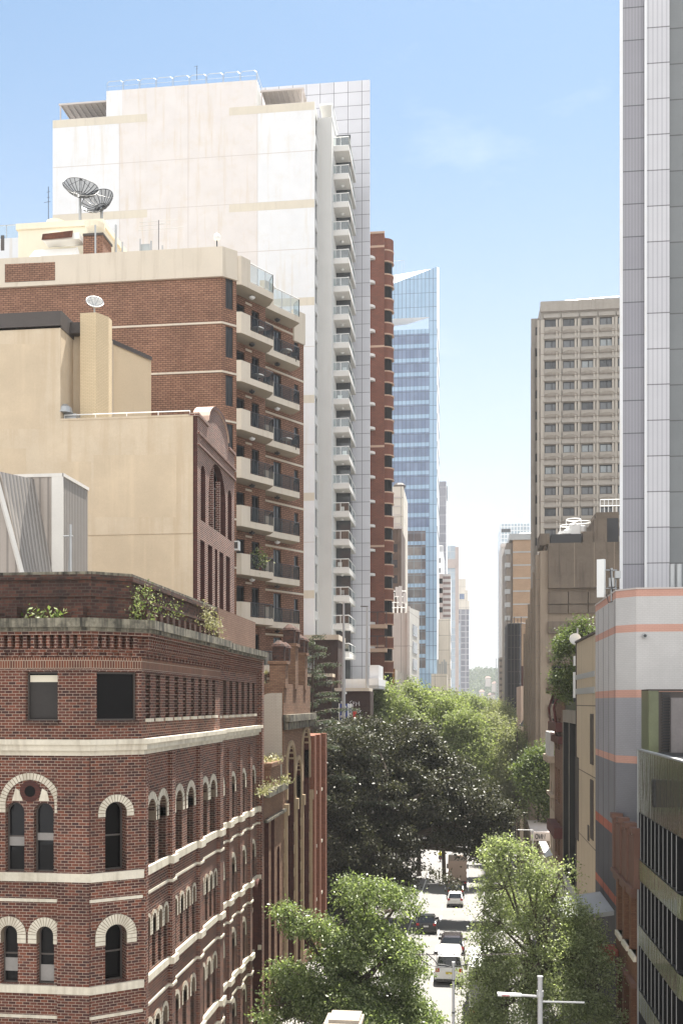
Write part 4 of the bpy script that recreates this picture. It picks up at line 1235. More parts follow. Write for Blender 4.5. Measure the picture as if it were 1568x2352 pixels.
# balconies of the tower
nb = 19; zb0 = PZ(378, 785, 120)
me_s = MB(); me_s.box(0, 2.12, 0, 7.6, 0, .55); me_s.box(0, 2.12, 0, .12, .55, .62)
ms = me_s.mesh('balcony', ['balcony_white'])
mr_ = MB(); rail(mr_, [(0.04, .06, .55), (2.06, .06, .55), (2.06, 7.5, .55)], 1.15, 0, 2, .05); mr_.tube([(0.04, .06, .68), (2.06, .06, .68), (2.06, 7.5, .68)], .04, 4)
mrm = mr_.mesh('railing', ['frame_white'])
mg = MB(); mg.quad((.05, .06, .6), (2.05, .06, .6), (2.05, .06, 1.65), (.05, .06, 1.65)); mg.quad((2.06, .06, .6), (2.06, 7.5, .6), (2.06, 7.5, 1.65), (2.06, .06, 1.65)); mgm = mg.mesh('glass_panel', ['glass_rail'])
ml = MB(); ml.lathe(1.1, 1.6, [(.05, -.2), (.18, -.12), (.2, 0)], 8); mlm = ml.mesh('ceiling_lamp', ['frame_white'])
md = MB(); md.box(.06, 2.0, 2.6, 2.7, .55, 3.4); md.box(.02, .06, .3, 2.6, .55, 3.4); mdm = md.mesh('balcony_door_and_shade', ['glass_grey'])  # dark glass sheets on door and side wall put the recess shade into colour
for i in range(nb):
    z = zb0 - 1.7 - (i - 1) * 3.42
    o = put(ms, 'balcony', wt, (120 * K(762), 120, z)); 
    for nm, q in (('railing', mrm), ('glass_panel', mgm), ('ceiling_lamp', mlm), ('balcony_door_and_shade', mdm)): put(q, nm, o, (0, 0, 0), 0, True)
    if i in (3, 8, 9, 11, 13, 15, 16):
        x, y = 120 * K(762) + .8 + .3 * (i % 3), 121.2
        t = thing('tower_chair', 'chair on the %s balcony from the top of the white tower' % ('first second third fourth fifth sixth seventh eighth ninth tenth eleventh twelfth thirteenth fourteenth fifteenth sixteenth seventeenth'.split()[i]), 'chair', (x, y, z + .55)); m = MB(); chair(m, x, y, z + .55); m.build('seat', 'rust' if i == 3 else 'frame_white' if i % 2 else 'galv', t)
# top canopy over the fin
cn = MB(); cn.box(xr + .1, xf1 + .1, 118.3, 124, fz + 1.5, fz + 1.75); cn.box(xf1 - .05, xf1 + .05, 118.3, 124, fz, fz + 1.5); cn.build('roof_canopy', 'frame_white', wt)
# roof guard rail
gr = MB(); wbay = (xu1 - xu0) / 9
for i in range(9):
    a, b = xu0 + i * wbay + .06, xu0 + (i + 1) * wbay - .06
    gr.tube([(a, YT + .15, ZU), (a, YT + .15, ZU + 1.0), (a + .25, YT + .15, ZU + 1.2), (b - .25, YT + .15, ZU + 1.2), (b, YT + .15, ZU + 1.0), (b, YT + .15, ZU)], .032, 5, caps=False)
    gr.tube([(a, YT + .15, ZU + .6), (b, YT + .15, ZU + .6)], .02, 4)
rail(gr, [(xu1 - .1, YT + .2, ZU), (xu1 - .1, 130, ZU)], 1.2, 0, 5, .03, (.5,))
gr.build('guard_rail', 'galv', wt)
pg = MB()
def pergola(x0, x1, y0, y1, z, h, nx):
    for x in (x0, x1): 
        for y in (y0, y1): pg.box(x - .06, x + .06, y - .06, y + .06, z, z + h)
    pg.box(x0 - .2, x1 + .2, y0 - .1, y0 + .05, z + h, z + h + .2); pg.box(x0 - .2, x1 + .2, y1 - .05, y1 + .1, z + h, z + h + .2)
    for i in range(nx): x = x0 + (x1 - x0) * i / (nx - 1); pg.box(x - .04, x + .04, y0, y1, z + h + .02, z + h + .18)
    pg.box(x0 - .1, x1 + .1, y0 + .2, y1, z + h + .2, z + h + .26)
pergola(YT * K(133), YT * K(240), 115.8, 122, zt, 2.2, 9); pergola(YT * K(598), YT * K(692), 115.8, 123, zt, 2.0, 9)
pg.build_each('pergola', 'tower_joint', wt, 16)
ph = MB(); ph.box(YT * K(175), xu0, 119, 128, zt, zt + 2.1); ph.box(YT * K(625), YT * K(660), 118, 120, zt, zt + .9); ph.box(YT * K(267), YT * K(306), 117, 120, ZU, ZU + .85); ph.build_each('roof_box', 'tower_white', wt)
antenna('roof_antenna', 'tiny aerial standing above the roof rail of the white tower', 122, 452, 150, 182, [(.1, .25, -.1), (.4, .15, 0)], False)

# far left white block
fw = thing('white_block', 'sliver of a bright white building with glass roof balustrade at the left edge', 'building', (-60, 140, 0))
m = MB(); xx = 140 * K(43); zf = PZ(545, 43, 140); m.box(xx - 14, xx, 140, 160, -3, zf); m.build('wall', 'tower_white', fw)
m = MB(); zq = PZ(515, 43, 140); 
for i in range(8): m.box(xx - 14 + 2 * i, xx - 13.93 + 2 * i, 140.1, 140.2, zf, zq)
m.box(xx - 14, xx, 140.08, 140.2, zq, zq + .1); o = m.build('balustrade', 'galv', fw)
m = MB(); m.quad((xx - 14, 140.15, zf), (xx, 140.15, zf), (xx, 140.15, zq), (xx - 14, 140.15, zq)); m.build('glass_panel', 'glass_rail', o)
m = MB(); m.box(140 * K(2), 140 * K(10), 139.98, 140, PZ(575, 5, 140), PZ(540, 5, 140)); m.build('louvre', 'fascia_dark', fw)

# =================================================================== brick tower with curved bays
bt_ = thing('bay_tower', 'red brick tower with rounded window bays beside the grey tiled wall', 'building', (-11, 140, -5))
YB = 140.0; xb0, xb1 = YB * K(838), YB * K(882); zbt = PZ(532, 870, YB)
m = MB(); m.box(xb0 - 8, xb1, YB, YB + 16, -6, zbt); m.build('wall', 'brick_bay', bt_)
m = MB()
for k in range(8): m.box(xb0 - 8, xb1 + .03, YB - .05, YB, zbt - 2.2 - k * 14.1, zbt - 1.9 - k * 14.1)
m.box(xb0 - 8, xb1 + .08, YB - .1, YB, zbt - .25, zbt + .05); m.build_each('stone_band', 'bay_band', bt_)
fl_ = 3.43; zt0 = PZ(598, 888, YB)
rb_ = 1.25
def halfcyl(m, cx, cy, r, z0, z1, mi=0, cap=True):
    n = 14; pts = [(cx + r * math.sin(math.pi * i / n), cy - r * math.cos(math.pi * i / n)) for i in range(n + 1)]
    m.prism(pts, z0, z1, mi)
cyb = YB + 1.9
sp = MB(); halfcyl(sp, 0, 0, rb_, 0, 1.45); spm = sp.mesh('bay_spandrel', ['brick_bay'])
ban = MB(); halfcyl(ban, 0, 0, rb_ + .07, 1.45, 1.62); bnm = ban.mesh('bay_band', ['bay_band']); ban = MB(); halfcyl(ban, 0, 0, rb_ + .07, -.12, .02); bnm2 = ban.mesh('bay_band', ['bay_band'])
gw = MB(); halfcyl(gw, 0, 0, rb_ - .18, 1.62, 3.4); gwm = gw.mesh('bay_window', ['glass_dark'])
i = 0
z = zt0 + 1.9
while z > 8:
    o = put(spm, 'bay_spandrel', bt_, (xb1 - .05, cyb, z - 1.6)); put(bnm, 'bay_band', o, (0, 0, 0), 0, True); put(bnm2, 'bay_band', o, (0, 0, 0), 0, True)
    if z - 3.43 > 8: put(gwm, 'bay_window', bt_, (xb1 - .05, cyb, z - 1.6 - 3.43))
    z -= fl_; i += 1
m = MB(); halfcyl(m, xb1 - .05, cyb, rb_, zt0 + 1.9, zbt - .6); m.build('bay_top', 'brick_bay', bt_)
wbm = MB(); halfcyl(wbm, 0, 0, .9, 0, .35); wbm2 = wbm.mesh('small_balcony', ['balcony_white'])
for k in range(20):
    z = zbt - 4 - k * fl_
    if z > 12: put(wbm2, 'small_balcony', bt_, (YB * K(847), YB - .1, z), -math.pi / 2)
for py in (1443, 1498):
    z = PZ(py, 866, 138.5); m = MB(); m.box(138 * K(846), 138 * K(887), 138, 140, z, z + .5); o = m.build('low_balcony', 'bay_band', bt_); m = MB(); rail(m, [(138 * K(846), 138.05, z + .5), (138 * K(887), 138.05, z + .5)], 1.7, 0, 2, .07); m.build('railing', 'frame_black', o)

# =================================================================== blue glass tower
bg = thing('glass_tower', 'pale blue glass office tower with a sloping top and an open sky terrace', 'building', (-12, 265, -16))
YG = 265.0; gx0, gx1 = YG * K(880), YG * K(1003); g928, g985 = YG * K(931), YG * K(985)
zR, zL = PZ(612, 1003, YG), PZ(650, 888, YG)
zv1, zv0 = PZ(729, 960, YG), PZ(756, 960, YG)
m = MB()
m.wall((gx0, YG), (gx1, YG), zv1, zR, (), 0, 0, top=[(gx1 - gx0, zR), (0, zL - 1)])
m.wall((gx0, YG), (gx1, YG), -18, zv0, (), 0, 0); m.wall((g985, YG), (gx1, YG), zv0, zv1, (), 0, 0)
m.build('curtain_wall', ['blue_glass'], bg)
m = MB()
Yb = 292
m.wall((gx1, YG), (gx1, Yb), -18, zv0); m.wall((gx1, YG), (gx1, Yb), zv1, zR, (), 0, 0, top=[(Yb - YG, zR + 11.5), (0, zR)])
m.wall((gx1, YG), (gx1, Yb), zv0, zv1)
m.poly([(gx0, YG, zL - 1), (gx1, YG, zR), (gx1, Yb, zR + 11.5), (gx0, Yb, PZ(634, 884, Yb))]); m.poly([(gx0, YG, zv0), (g985, YG, zv0), (g985, Yb, zv0), (gx0, Yb, zv0)])
m.poly([(gx0, YG + 5.5, zv1), (g928, YG + 4.5, zv1), (g985, YG + .4, zv1), (g985, YG, zv1), (gx0, YG, zv1)])
m.wall((g985, YG), (g985, YG + 1.2), zv0, zv1)
m.build('white_side', 'white_panel', bg)
m = MB(); m.box(gx0, YG * K(921), YG + 8, YG + 14, zv0, zv1 - .5); m.build('terrace_core', 'blue_low', bg)
fl0 = PZ(763.5, 960, YG); hfl = 3.745
for i in range(24):
    z1 = fl0 - i * hfl - .3; z0 = z1 - 2.75
    m = MB(); low = z1 < PZ(1190, 960, YG)
    x1w = g985 if not low else YG * K(977)
    m.quad((gx0, YG - .03, z0), (x1w, YG - .03, z0), (x1w, YG - .03, z1), (gx0, YG - .03, z1)); m.build('window_band', 'blue_window' if not low else 'blue_low', bg)
m = MB()
for z in [zv0 - 3.745 * 2 * k for k in range(8)]: m.tube([(gx1 + .02, YG, z), (gx1 + .05, Yb, z)], .12, 4)
m.build('side_line', 'galv', bg)
m = MB(); rail(m, [(YG * K(888), 280, PZ(632, 895, 280)), (YG * K(921), 280, PZ(632, 895, 280))], 4.0, 0, 5, .08); m.build('roof_screen', 'glass_pale', bg)

# =================================================================== buildings deeper on the left
def block(name, label, Y, x0, x1, ytop, mats, depth=20, roof=None, zbot=None, cat='building', side=None):
    X0, X1 = Y * K(x0), Y * K(x1); zt_ = PZ(ytop, (x0 + x1) / 2, Y)
    t = thing(name, label, cat, ((X0 + X1) / 2, Y, zg(Y)))
    m = MB(); z0 = zbot if zbot is not None else zg(Y) - 2
    m.wall((X0, Y), (X1, Y), z0, zt_, (), 0, 0); m.wall((X1, Y), (X1, Y + depth), z0, zt_, (), 0, 1); m.wall((X1, Y + depth), (X0, Y + depth), z0, zt_, (), 0, 1); m.wall((X0, Y + depth), (X0, Y), z0, zt_, (), 0, 1)
    m.poly([(X0, Y, zt_), (X1, Y, zt_), (X1, Y + depth, zt_), (X0, Y + depth, zt_)], 1)
    m.build('wall', [mats, side or mats], t)
    return t, X0, X1, zt_
def wingrid(t, Y, px0, px1, ys, mat, proud=.03, name='window', vertical=False):
    for y0, y1 in ys:
        m = MB(); X0, X1 = Y * K(px0), Y * K(px1); z1, z0 = PZ(y0, px0, Y), PZ(y1, px0, Y)
        m.box(X0, X1, Y - proud, Y + .01, z0, z1); m.build(name, mat, t)
panel('cream_panel', (.64, .58, .50), (.60, .55, .47), (.30, .27, .23), 3.2, 4.2, .06, .8, .08, .12)
panel('white_wall_panel', (.66, .64, .59), (.63, .61, .57), (.38, .36, .33), 4.9, 5.6, .05, .85, .06, .12)
plain('dark_brown', (.135, .088, .066), .85, .25, .4, .2, (.26, .20, .16))
t, a, b, z = block('cream_office', 'stepped cream concrete block behind the brown office and the blue tower', 215, 868, 926, 1118, 'cream_panel', 18)
wingrid(t, 215, 899, 903, [(1138, 1146)], 'frame_black'); wingrid(t, 215, 893, 922, [(1142 + 20 * k, 1144.5 + 20 * k) for k in range(4)], 'tower_joint', .12, 'ledge')
m = MB(); m.lathe(215 * K(915), 218, [(1.2, z), (1.4, z + .8), (.9, z + 1.3)], 10); m.build('roof_vent', 'fascia_dark', t)
t, a, b, z = block('brown_office', 'dark brown office block with vertical piers beside the brick bay tower', 190, 868, 921, 1212, 'dark_brown', 14)
m = MB()
for px in (896, 913): m.box(190 * K(px), 190 * K(px + 5), 189.6, 190, -12, z)
m.build_each('pier', 'dark_brown', t); wingrid(t, 190, 902, 912, [(1250 + 36 * k, 1268 + 36 * k) for k in range(4)], 'glass_grey')
m = MB(); m.box(a, b + .3, 189.5, 190, z - .3, z + .25); rail(m, [(190 * K(890), 190.5, z), (190 * K(908), 190.5, z)], 2.4, 0, 8, .06); m.build('coping', 'tower_joint', t)
# white low building with antennas
t, a, b, z = block('white_building', 'cream white panelled building with rooftop aerials in front of the blue tower', 165, 880, 935, 1408, 'white_wall_panel', 16)
m = MB(); X1 = 165 * K(935); X2 = 165 * K(955); zz = PZ(1396, 945, 165)
m.box(X1, 165 * K(941), 164.4, 172, -10, zz + .2)
m.quad((165 * K(941), 165, -10), (X2, 178, -10), (X2, 178, zz + .6), (165 * K(941), 165, zz)); m.build('pier', 'white_wall_panel', t)
for k in range(5):
    m = MB(); z1 = PZ(1432 + 40 * k, 946, 167); f0, f1 = .25, .75
    xa_, ya_2 = 165 * K(941), 165; m.quad((xa_ + (X2 - xa_) * f0 + .05, 165 + 13 * f0 - .05, z1 - 1.9), (xa_ + (X2 - xa_) * f1 + .05, 165 + 13 * f1 - .05, z1 - 1.9), (xa_ + (X2 - xa_) * f1 + .05, 165 + 13 * f1 - .05, z1), (xa_ + (X2 - xa_) * f0 + .05, 165 + 13 * f0 - .05, z1)); m.build('window', 'glass_grey', t)
ca = thing('antenna_cluster', 'cluster of white mobile phone aerials on a lattice frame above the white building', 'antenna', (165 * K(912), 166, z))
m = MB()
for px in (893, 902, 911, 920, 930):
    x = 165 * K(px); m.tube([(x, 165.6, z), (x, 165.6, PZ(1352 + (px % 4) * 6, px, 165.6))], .07, 5); m.tube([(x, 168, z), (x, 168, PZ(1370, px, 168))], .05, 5)
for py in (1358, 1371, 1384, 1396): m.tube([(165 * K(891), 165.7, PZ(py, 911, 165.7)), (165 * K(932), 165.7, PZ(py, 911, 165.7))], .05, 4)
m.build('frame', 'frame_white', ca)
for px, y0, y1 in ((902, 1362, 1382), (919, 1346, 1392), (929, 1362, 1386), (911, 1348, 1370)):
    m = MB(); x = 165 * K(px); m.box(x - .26, x + .26, 165.1, 165.4, PZ(y1, px, 165), PZ(y0, px, 165)); m.build('antenna_panel', 'frame_white', ca)
plain('ochre', (.28, .16, .05), .7, .2, .2)
t, a, b, z = block('ochre_box', 'small ochre clad projecting box in front of the white building', 158, 889, 907, 1536, 'ochre', 6, zbot=PZ(1570, 898, 158)); 
m = MB(); m.quad((b, 158, PZ(1570, 898, 158)), (158 * K(920.5), 164, PZ(1573, 898, 158)), (158 * K(920.5), 164, PZ(1547, 898, 158)), (b, 158, z)); m.build('side_panel', 'cream_panel', t)
m = MB(); m.box(a, b, 158.3, 163, zg(158), PZ(1570, 898, 158)); m.build('shopfront', 'fascia_dark', t)
# beyond the blue tower
panel('dark_tower', (.20, .20, .23), (.25, .25, .28), (.30, .30, .33), 9, 3.9, .25, .3, .12)
t, a, b, z = block('grey_tower', 'slim dark grey tower beyond the blue glass tower', 420, 990, 1024.5, 1106, 'dark_tower', 40, side='white_panel')
m = MB(); m.box(420 * K(1025), 420 * K(1027), 425, 430, PZ(1146, 1026, 425), PZ(1116, 1026, 425)); m.build('sign_fin', 'dark_tower', t)
panel('white_band', (.62, .62, .64), (.66, .66, .68), (.15, .15, .17), 30, 4.6, .0, .5, .05)
t, a, b, z = block('white_office', 'white office block with dark window bands below the slim grey tower', 345, 985, 1018, 1268, 'white_band', 30, side='white_panel'); wingrid(t, 345, 995, 1011, [(1282 + 23 * k, 1293 + 23 * k) for k in range(8)], 'glass_dark'); m = MB(); rail(m, [(345 * K(1003), 345.5, z), (345 * K(1017), 345.5, z)], 2.2, 0, 5, .09); m.build('guard_rail', 'frame_white', t)
panel('striped_facade', (.20, .135, .115), (.16, .105, .095), (.44, .41, .39), 40, 1.75, .45, .6, .08)
plain('concrete_pink', (.42, .35, .32), .85, .1)
t, a, b, z = block('striped_office', 'brown and white striped office block right of the blue tower', 320, 990, 1034.5, 1319, 'striped_facade', 26, side='white_panel'); 
m = MB(); m.box(320 * K(990), 320 * K(1017), 319.5, 320, zg(320), z); m.build('wing_wall', 'concrete_pink', t); wingrid(t, 319.5, 1003, 1016, [(1329 + 22 * k, 1341 + 22 * k) for k in range(4)], 'glass_dark')
t, a, b, z = block('cream_block', 'plain pale cream block under the striped office', 285, 990, 1034, 1422, 'cream_panel', 26, side='white_panel')
m = MB(); 
for k in range(6): m.quad((b + .03, 289, z - 6 - 5.2 * k), (b + .03, 307, z - 6 - 5.2 * k), (b + .03, 307, z - 3.5 - 5.2 * k), (b + .03, 289, z - 3.5 - 5.2 * k))
m.build('window', 'glass_grey', t)
t, a, b, z = block('low_cream_block', 'low pale building with rooftop aerials at the foot of the cream block', 250, 990, 1026, 1548, 'cream_panel', 20)
t2 = thing('antenna_cluster', 'dark and white aerials on the low pale building beside the tree tops', 'antenna', (250 * K(1014), 250, z)); m = MB()
for px in (1005, 1010, 1015, 1020, 1024): x = 250 * K(px); m.box(x - .22, x + .22, 250.4, 250.7, z, PZ(1515 + (px % 3) * 5, px, 250))
m.build_each('antenna_panel', 'galv', t2)
panel('grey_glass', (.30, .35, .40), (.36, .42, .47), (.45, .46, .46), 2.6, 3.6, .12, .15, .1)
t, a, b, z = block('glass_slab', 'grey glass slab tower with a pale concrete side beyond the striped office', 520, 1015, 1045, 1254, 'grey_glass', 20); m = MB(); m.box(b, 520 * K(1053), 520, 545, -25, z - .5); m.box(a, b + .1, 519.4, 520, PZ(1305, 1040, 520), PZ(1285, 1040, 520)); m.build('concrete_side', 'concrete_pink', t)
panel('dark_lattice', (.15, .15, .18), (.22, .22, .25), (.38, .38, .40), 3.0, 3.4, .25, .35, .15)
t, a, b, z = block('stepped_tower', 'stepped cream and dark glass tower closing the left side of the street', 600, 1045, 1077, 1400, 'dark_lattice', 40)
for x0, x1, y0, y1, Y in ((1046, 1077.5, 1380, 1401, 600.5), (1046, 1074, 1356, 1381, 601), (1046, 1069, 1330, 1357, 602)):
    m = MB(); m.box(Y * K(x0), Y * K(x1), Y, Y + 30, PZ(y1, 1060, Y), PZ(y0, 1060, Y)); m.build('upper_stage', 'cream_panel', t)
m = MB(); m.box(600 * K(1055), 600 * K(1066), 600.8, 601.2, PZ(1376, 1060, 600), PZ(1364, 1060, 600)); m.build('window', 'blue_window', t)
m = MB(); m.box(600 * K(1045), 600 * K(1057), 599.5, 600, -25, PZ(1432, 1050, 600)); m.build('glass_bay', 'grey_glass', t)

# =================================================================== brick shop building at the foot of the white tower
plain('viaduct_mat', (.09, .08, .07), .9, .3)
vd = MB(); zd = PZ(1656, 790, 103); vd.box(-22, -9.2, 102.6, 118, zg(110) - 3, zd); o = vd.build('viaduct', 'viaduct_mat'); tag(o, 'dark retaining deck under the dark brick shop, above the fig tree', 'viaduct')
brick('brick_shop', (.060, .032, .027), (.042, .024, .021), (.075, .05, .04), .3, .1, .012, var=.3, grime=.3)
sp_ = thing('brick_shop', 'dark brown brick shop block with cream copings and graffiti behind the conifer', 'building', (-16, 108, zd))
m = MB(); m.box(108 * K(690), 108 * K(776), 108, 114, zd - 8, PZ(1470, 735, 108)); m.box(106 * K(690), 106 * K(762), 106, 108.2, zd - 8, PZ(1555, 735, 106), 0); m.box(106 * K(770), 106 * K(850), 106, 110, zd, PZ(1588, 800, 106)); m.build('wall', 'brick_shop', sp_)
m = MB(); z = PZ(1470, 735, 108); m.box(108 * K(690), 108 * K(778), 107.8, 114.2, z, z + .55); z = PZ(1555, 735, 106); m.box(106 * K(690), 106 * K(764), 105.9, 108, z, z + .35); z = PZ(1588, 800, 106); m.box(106 * K(768), 106 * K(848), 105.8, 110, z, z + .35); m.build_each('coping', 'apt_cream', sp_)
m = MB(); m.box(107.9 * K(699), 107.9 * K(722), 107.85, 107.95, PZ(1545, 710, 107.9), PZ(1505, 710, 107.9)); m.build('window', 'glass_pale', sp_)
m = MB(); m.box(112 * K(772), 112 * K(870), 111.5, 126, PZ(1582, 800, 112), PZ(1560, 800, 112)); m.box(112 * K(845), 112 * K(871), 111, 126, PZ(1575, 860, 112), PZ(1559, 860, 112)); m.box(112 * K(849), 112 * K(870), 112, 118, PZ(1560, 860, 112), PZ(1528, 860, 112)); m.build_each('canopy', 'tower_white', sp_)
m = MB(); m.box(106 * K(771), 106 * K(782), 105.9, 105.98, zd, PZ(1600, 780, 106)); m.box(106 * K(762), 106 * K(770), 106, 108, zd, PZ(1590, 766, 106)); m.build_each('doorway', 'frame_black', sp_)
# graffiti: white sprayed scrawl
gf = MB()
plain('spray_white', (.75, .72, .72), .8, .1)
plain('sign_blue', (.02, .05, .25), .5, .1); plain('sign_red', (.6, .03, .03), .5, .1)
def scrawl(pts, r=.035): gf.tube([(106 * K(x), 105.97, PZ(y, x, 106)) for x, y in pts], r, 4)
for pts in ([(803, 1622), (807, 1617), (803, 1613), (808, 1610)], [(811, 1624), (811, 1612), (815, 1613), (812, 1617)], [(817, 1622), (818, 1613), (821, 1618), (824, 1612), (825, 1622)],
            [(802, 1638), (800, 1634), (803, 1628), (808, 1627)], [(804, 1642), (809, 1630), (813, 1634), (808, 1637), (813, 1641)], [(816, 1638), (814, 1633), (818, 1631), (819, 1637), (816, 1638)], [(822, 1639), (821, 1630), (826, 1632), (824, 1638), (829, 1632)],
            [(806, 1652), (810, 1649), (807, 1645), (812, 1642)], [(813, 1651), (815, 1644), (818, 1650), (820, 1643)], [(823, 1649), (822, 1643), (826, 1642), (827, 1649)]): scrawl(pts)
gf.build('graffiti', 'spray_white', sp_)
kx = thing('poster_kiosk', 'blue poster kiosk with white edges beside the tall lamp pole', 'kiosk', (105 * K(789), 105, zd))
m = MB(); m.box(104.6 * K(779), 104.6 * K(799), 104.6, 105.6, zd, PZ(1617, 790, 104.6)); m.build('body', 'sign_blue', kx)
m = MB(); m.box(104.6 * K(778), 104.6 * K(780), 104.5, 104.6, zd, PZ(1616, 790, 104.6)); m.box(104.6 * K(798), 104.6 * K(800), 104.5, 104.6, zd, PZ(1616, 790, 104.6)); m.build_each('edge_strip', 'frame_white', kx); m = MB()
for k in range(7): m.box(104.6 * K(782 + (k * 5) % 14), 104.6 * K(785 + (k * 5) % 14), 104.56, 104.6, zd + .3 + .5 * k, zd + .55 + .5 * k)
m.build_each('poster', 'frame_white', kx)
sg = thing('shop_sign', 'white upright sign with a dark ring mark beside the blue kiosk', 'sign', (104.8 * K(805), 104.8, zd))
m = MB(); m.box(104.8 * K(801), 104.8 * K(808.5), 104.75, 104.85, zd + .35, PZ(1617, 805, 104.8)); m.build('board', 'frame_white', sg)
m = MB(); cx, cz = 104.7 * K(804.8), PZ(1632, 805, 104.7); m.tube([(cx + .11 * math.cos(w), 104.7, cz + .2 * math.sin(w)) for w in [2 * math.pi * i / 12 for i in range(13)]], .045, 4, caps=False); m.build('emblem', 'sign_blue', sg)
m = MB(); m.box(104.8 * K(811), 104.8 * K(818), 104.6, 105, zd + .25, zd + 1.0); o = m.build('red_box', 'sign_red', None); tag(o, 'small red box at the foot of the graffiti wall', 'box')
# =================================================================== striped painted brick building
XR = 8.5
def ur(px, x=XR): return YA(px, x)
def zr(py, px, x=XR): return PZ(py, px, YA(px, x))
for nm, c in (('r_light', (.53, .515, .50)), ('r_mid', (.32, .315, .33)), ('r_blue', (.20, .20, .215)), ('r_dark', (.085, .085, .095)), ('r_salmon', (.56, .32, .25)), ('r_red', (.36, .115, .075))):
    brick('paint_' + nm, c, tuple(v * .97 for v in c), tuple(v * .86 for v in c), .26, .10, .011, var=.10, streak=.06, gcol=(.2, .18, .16))
sb_ = thing('striped_building', 'grey painted brick building with salmon stripes round its corner', 'building', (8.5, 56.3, 0))
G0 = (8.5, ur(1367)); G1 = (8.5, 56.3); G2 = (9.43, 55.37); G3 = (18, 55.37)
lev = [(-.3, 7.4, 'r_dark'), (7.4, 7.88, 'r_red'), (7.88, 11.2, 'r_dark'), (11.2, 11.75, 'r_red'), (11.75, 15.3, 'r_blue'), (15.3, 15.7, 'r_salmon'), (15.7, 18.88, 'r_mid'), (18.88, 19.3, 'r_salmon'), (19.3, 22.44, 'r_light'), (22.44, 22.85, 'r_salmon'), (22.85, 24.36, 'r_light'), (24.36, 24.75, 'r_salmon')]
names = sorted({l[2] for l in lev})
m = MB()
for z0, z1, nm in lev:
    k = names.index(nm)
    for a, b in ((G0, G1), (G1, G2), (G2, G3)): m.wall(a, b, z0, z1, (), 0, k)
    m.wall((18, 74), (8.5, G0[1]), z0, z1, (), 0, k)
m.build('wall', ['paint_' + n for n in names], sb_)
m = MB(); m.poly([(*p, 24.4) for p in (G0, G1, G2, G3, (18, G0[1]))]); m.build('roof', 'roof_grey', sb_)
m = MB(); m.strip([G0, G1, G2, G3], 24.75, 24.83, .04, 0, -.3)
m.build('coping', 'tower_joint', sb_)
m = MB()
for f in (.15, .42, .68, .93):
    y = G0[1] + (G1[1] - G0[1]) * f; m.box(8.488, 8.5, y - .012, y + .012, 0, 24.3)
m.build_each('wall_joint', 'fascia_dark', sb_)
vx, vz = 55.3 * K(1480), PZ(1460, 1480, 55.3)
m = MB(); m.tube([(vx, 55.36, vz), (vx, 55.2, vz - .02)], [.13, .13], 8); m.tube([(vx, 55.2, vz - .02), (vx, 55.19, vz - .02)], [.09, .09], 8, 1); m.build('vent_outlet', ['galv', 'frame_black'], sb_)
an = thing('panel_antenna', 'tall white phone aerial panel on the roof corner of the striped building', 'antenna', (57 * K(1380), 57.5, 24.75))
m = MB(); x0, x1 = 57.5 * K(1370), 57.5 * K(1391); z0, z1 = PZ(1372, 1380, 57.5), PZ(1285, 1380, 57.5)
m.prism([(x0, 57.5), (x1 - .12, 57.35), (x1, 57.6), (x0 + .1, 57.75)], z0, z1); m.build('antenna_panel', 'frame_white', an)
m = MB(); xm = 57.7 * K(1404); m.tube([(xm, 57.7, 24.3), (xm, 57.7, PZ(1305, 1404, 57.7))], .06, 6); m.tube([(xm + .25, 57.9, 24.3), (xm + .25, 57.9, PZ(1318, 1410, 57.9))], .045, 6)
for z in (z0 + .5, z1 - .6): m.tube([(x1, 57.55, z), (xm + .3, 57.75, z)], .04, 5)
m.box(xm - .15, xm + .12, 57.55, 57.85, z0 + .6, z0 + 1.1); m.box(xm + .2, xm + .5, 57.7, 58, z0 + 1.1, z0 + 1.5)
m.build('mount', 'galv', an)
m = MB(); m.tube([(xm - .3, 57.6, z0 + .2), (xm - .2, 57.5, z0 - .3), (xm + .2, 57.6, z0 - .2), (xm + .35, 57.8, 24.5)], .03, 5); m.tube([(xm - .1, 57.6, z0 + 1.6), (xm, 57.5, z0 + .4), (xm + .1, 57.6, z0 - .3)], .03, 5); m.build('cable', 'frame_black', an)

# =================================================================== purple grey panel tower
panel('purple_panel', (.25, .245, .27), (.285, .28, .30), (.10, .10, .11), 20, 2.12, .035, .42, .06, spec=.5, ribs=1.6)
panel('pale_panel', (.46, .455, .475), (.51, .505, .52), (.17, .165, .17), 20, 2.30, .035, .42, .05, spec=.5, ribs=1.1)
panel('grey_green_panel', (.145, .155, .158), (.17, .18, .183), (.08, .08, .08), 20, 2.30, .04, .4, .08)
pt_ = thing('panel_tower', 'tall metal panelled tower in purple grey and pale grey strips at the right edge', 'building', (13, 70, 0))
YW = 66.0; x1 = YW * K(1480); x2 = YW * K(1537); zt_ = 76; x0 = YW * K(1423.5)
m = MB(); m.prism([(x0, YW + .15), (x1 + .4, YW + .15), (x1 + .4, 75), (x1 - .4, 73), (67.8 * K(1427), 67.8)], 24, zt_); m.build('side_wall', 'purple_panel', pt_)
m = MB(); m.box(x1, x2, YW, 76, 24, zt_); m.build('pier', 'pale_panel', pt_)
m = MB(); m.box(x2, x2 + 9, YW + .25, 80, 24, zt_); m.build('wall', 'grey_green_panel', pt_)
m = MB(); m.box(x1 + .5, x2 + 8, YW + .5, 75, -1, 24); m.build('podium', 'grey_green_panel', pt_)
m = MB(); m.box(x0 - .01, x0 + .19, YW + .09, YW + .15, 24, zt_); m.box(x1 - .02, x1 + .13, YW - .07, YW, 24, zt_); m.build_each('edge_trim', 'tower_white', pt_)
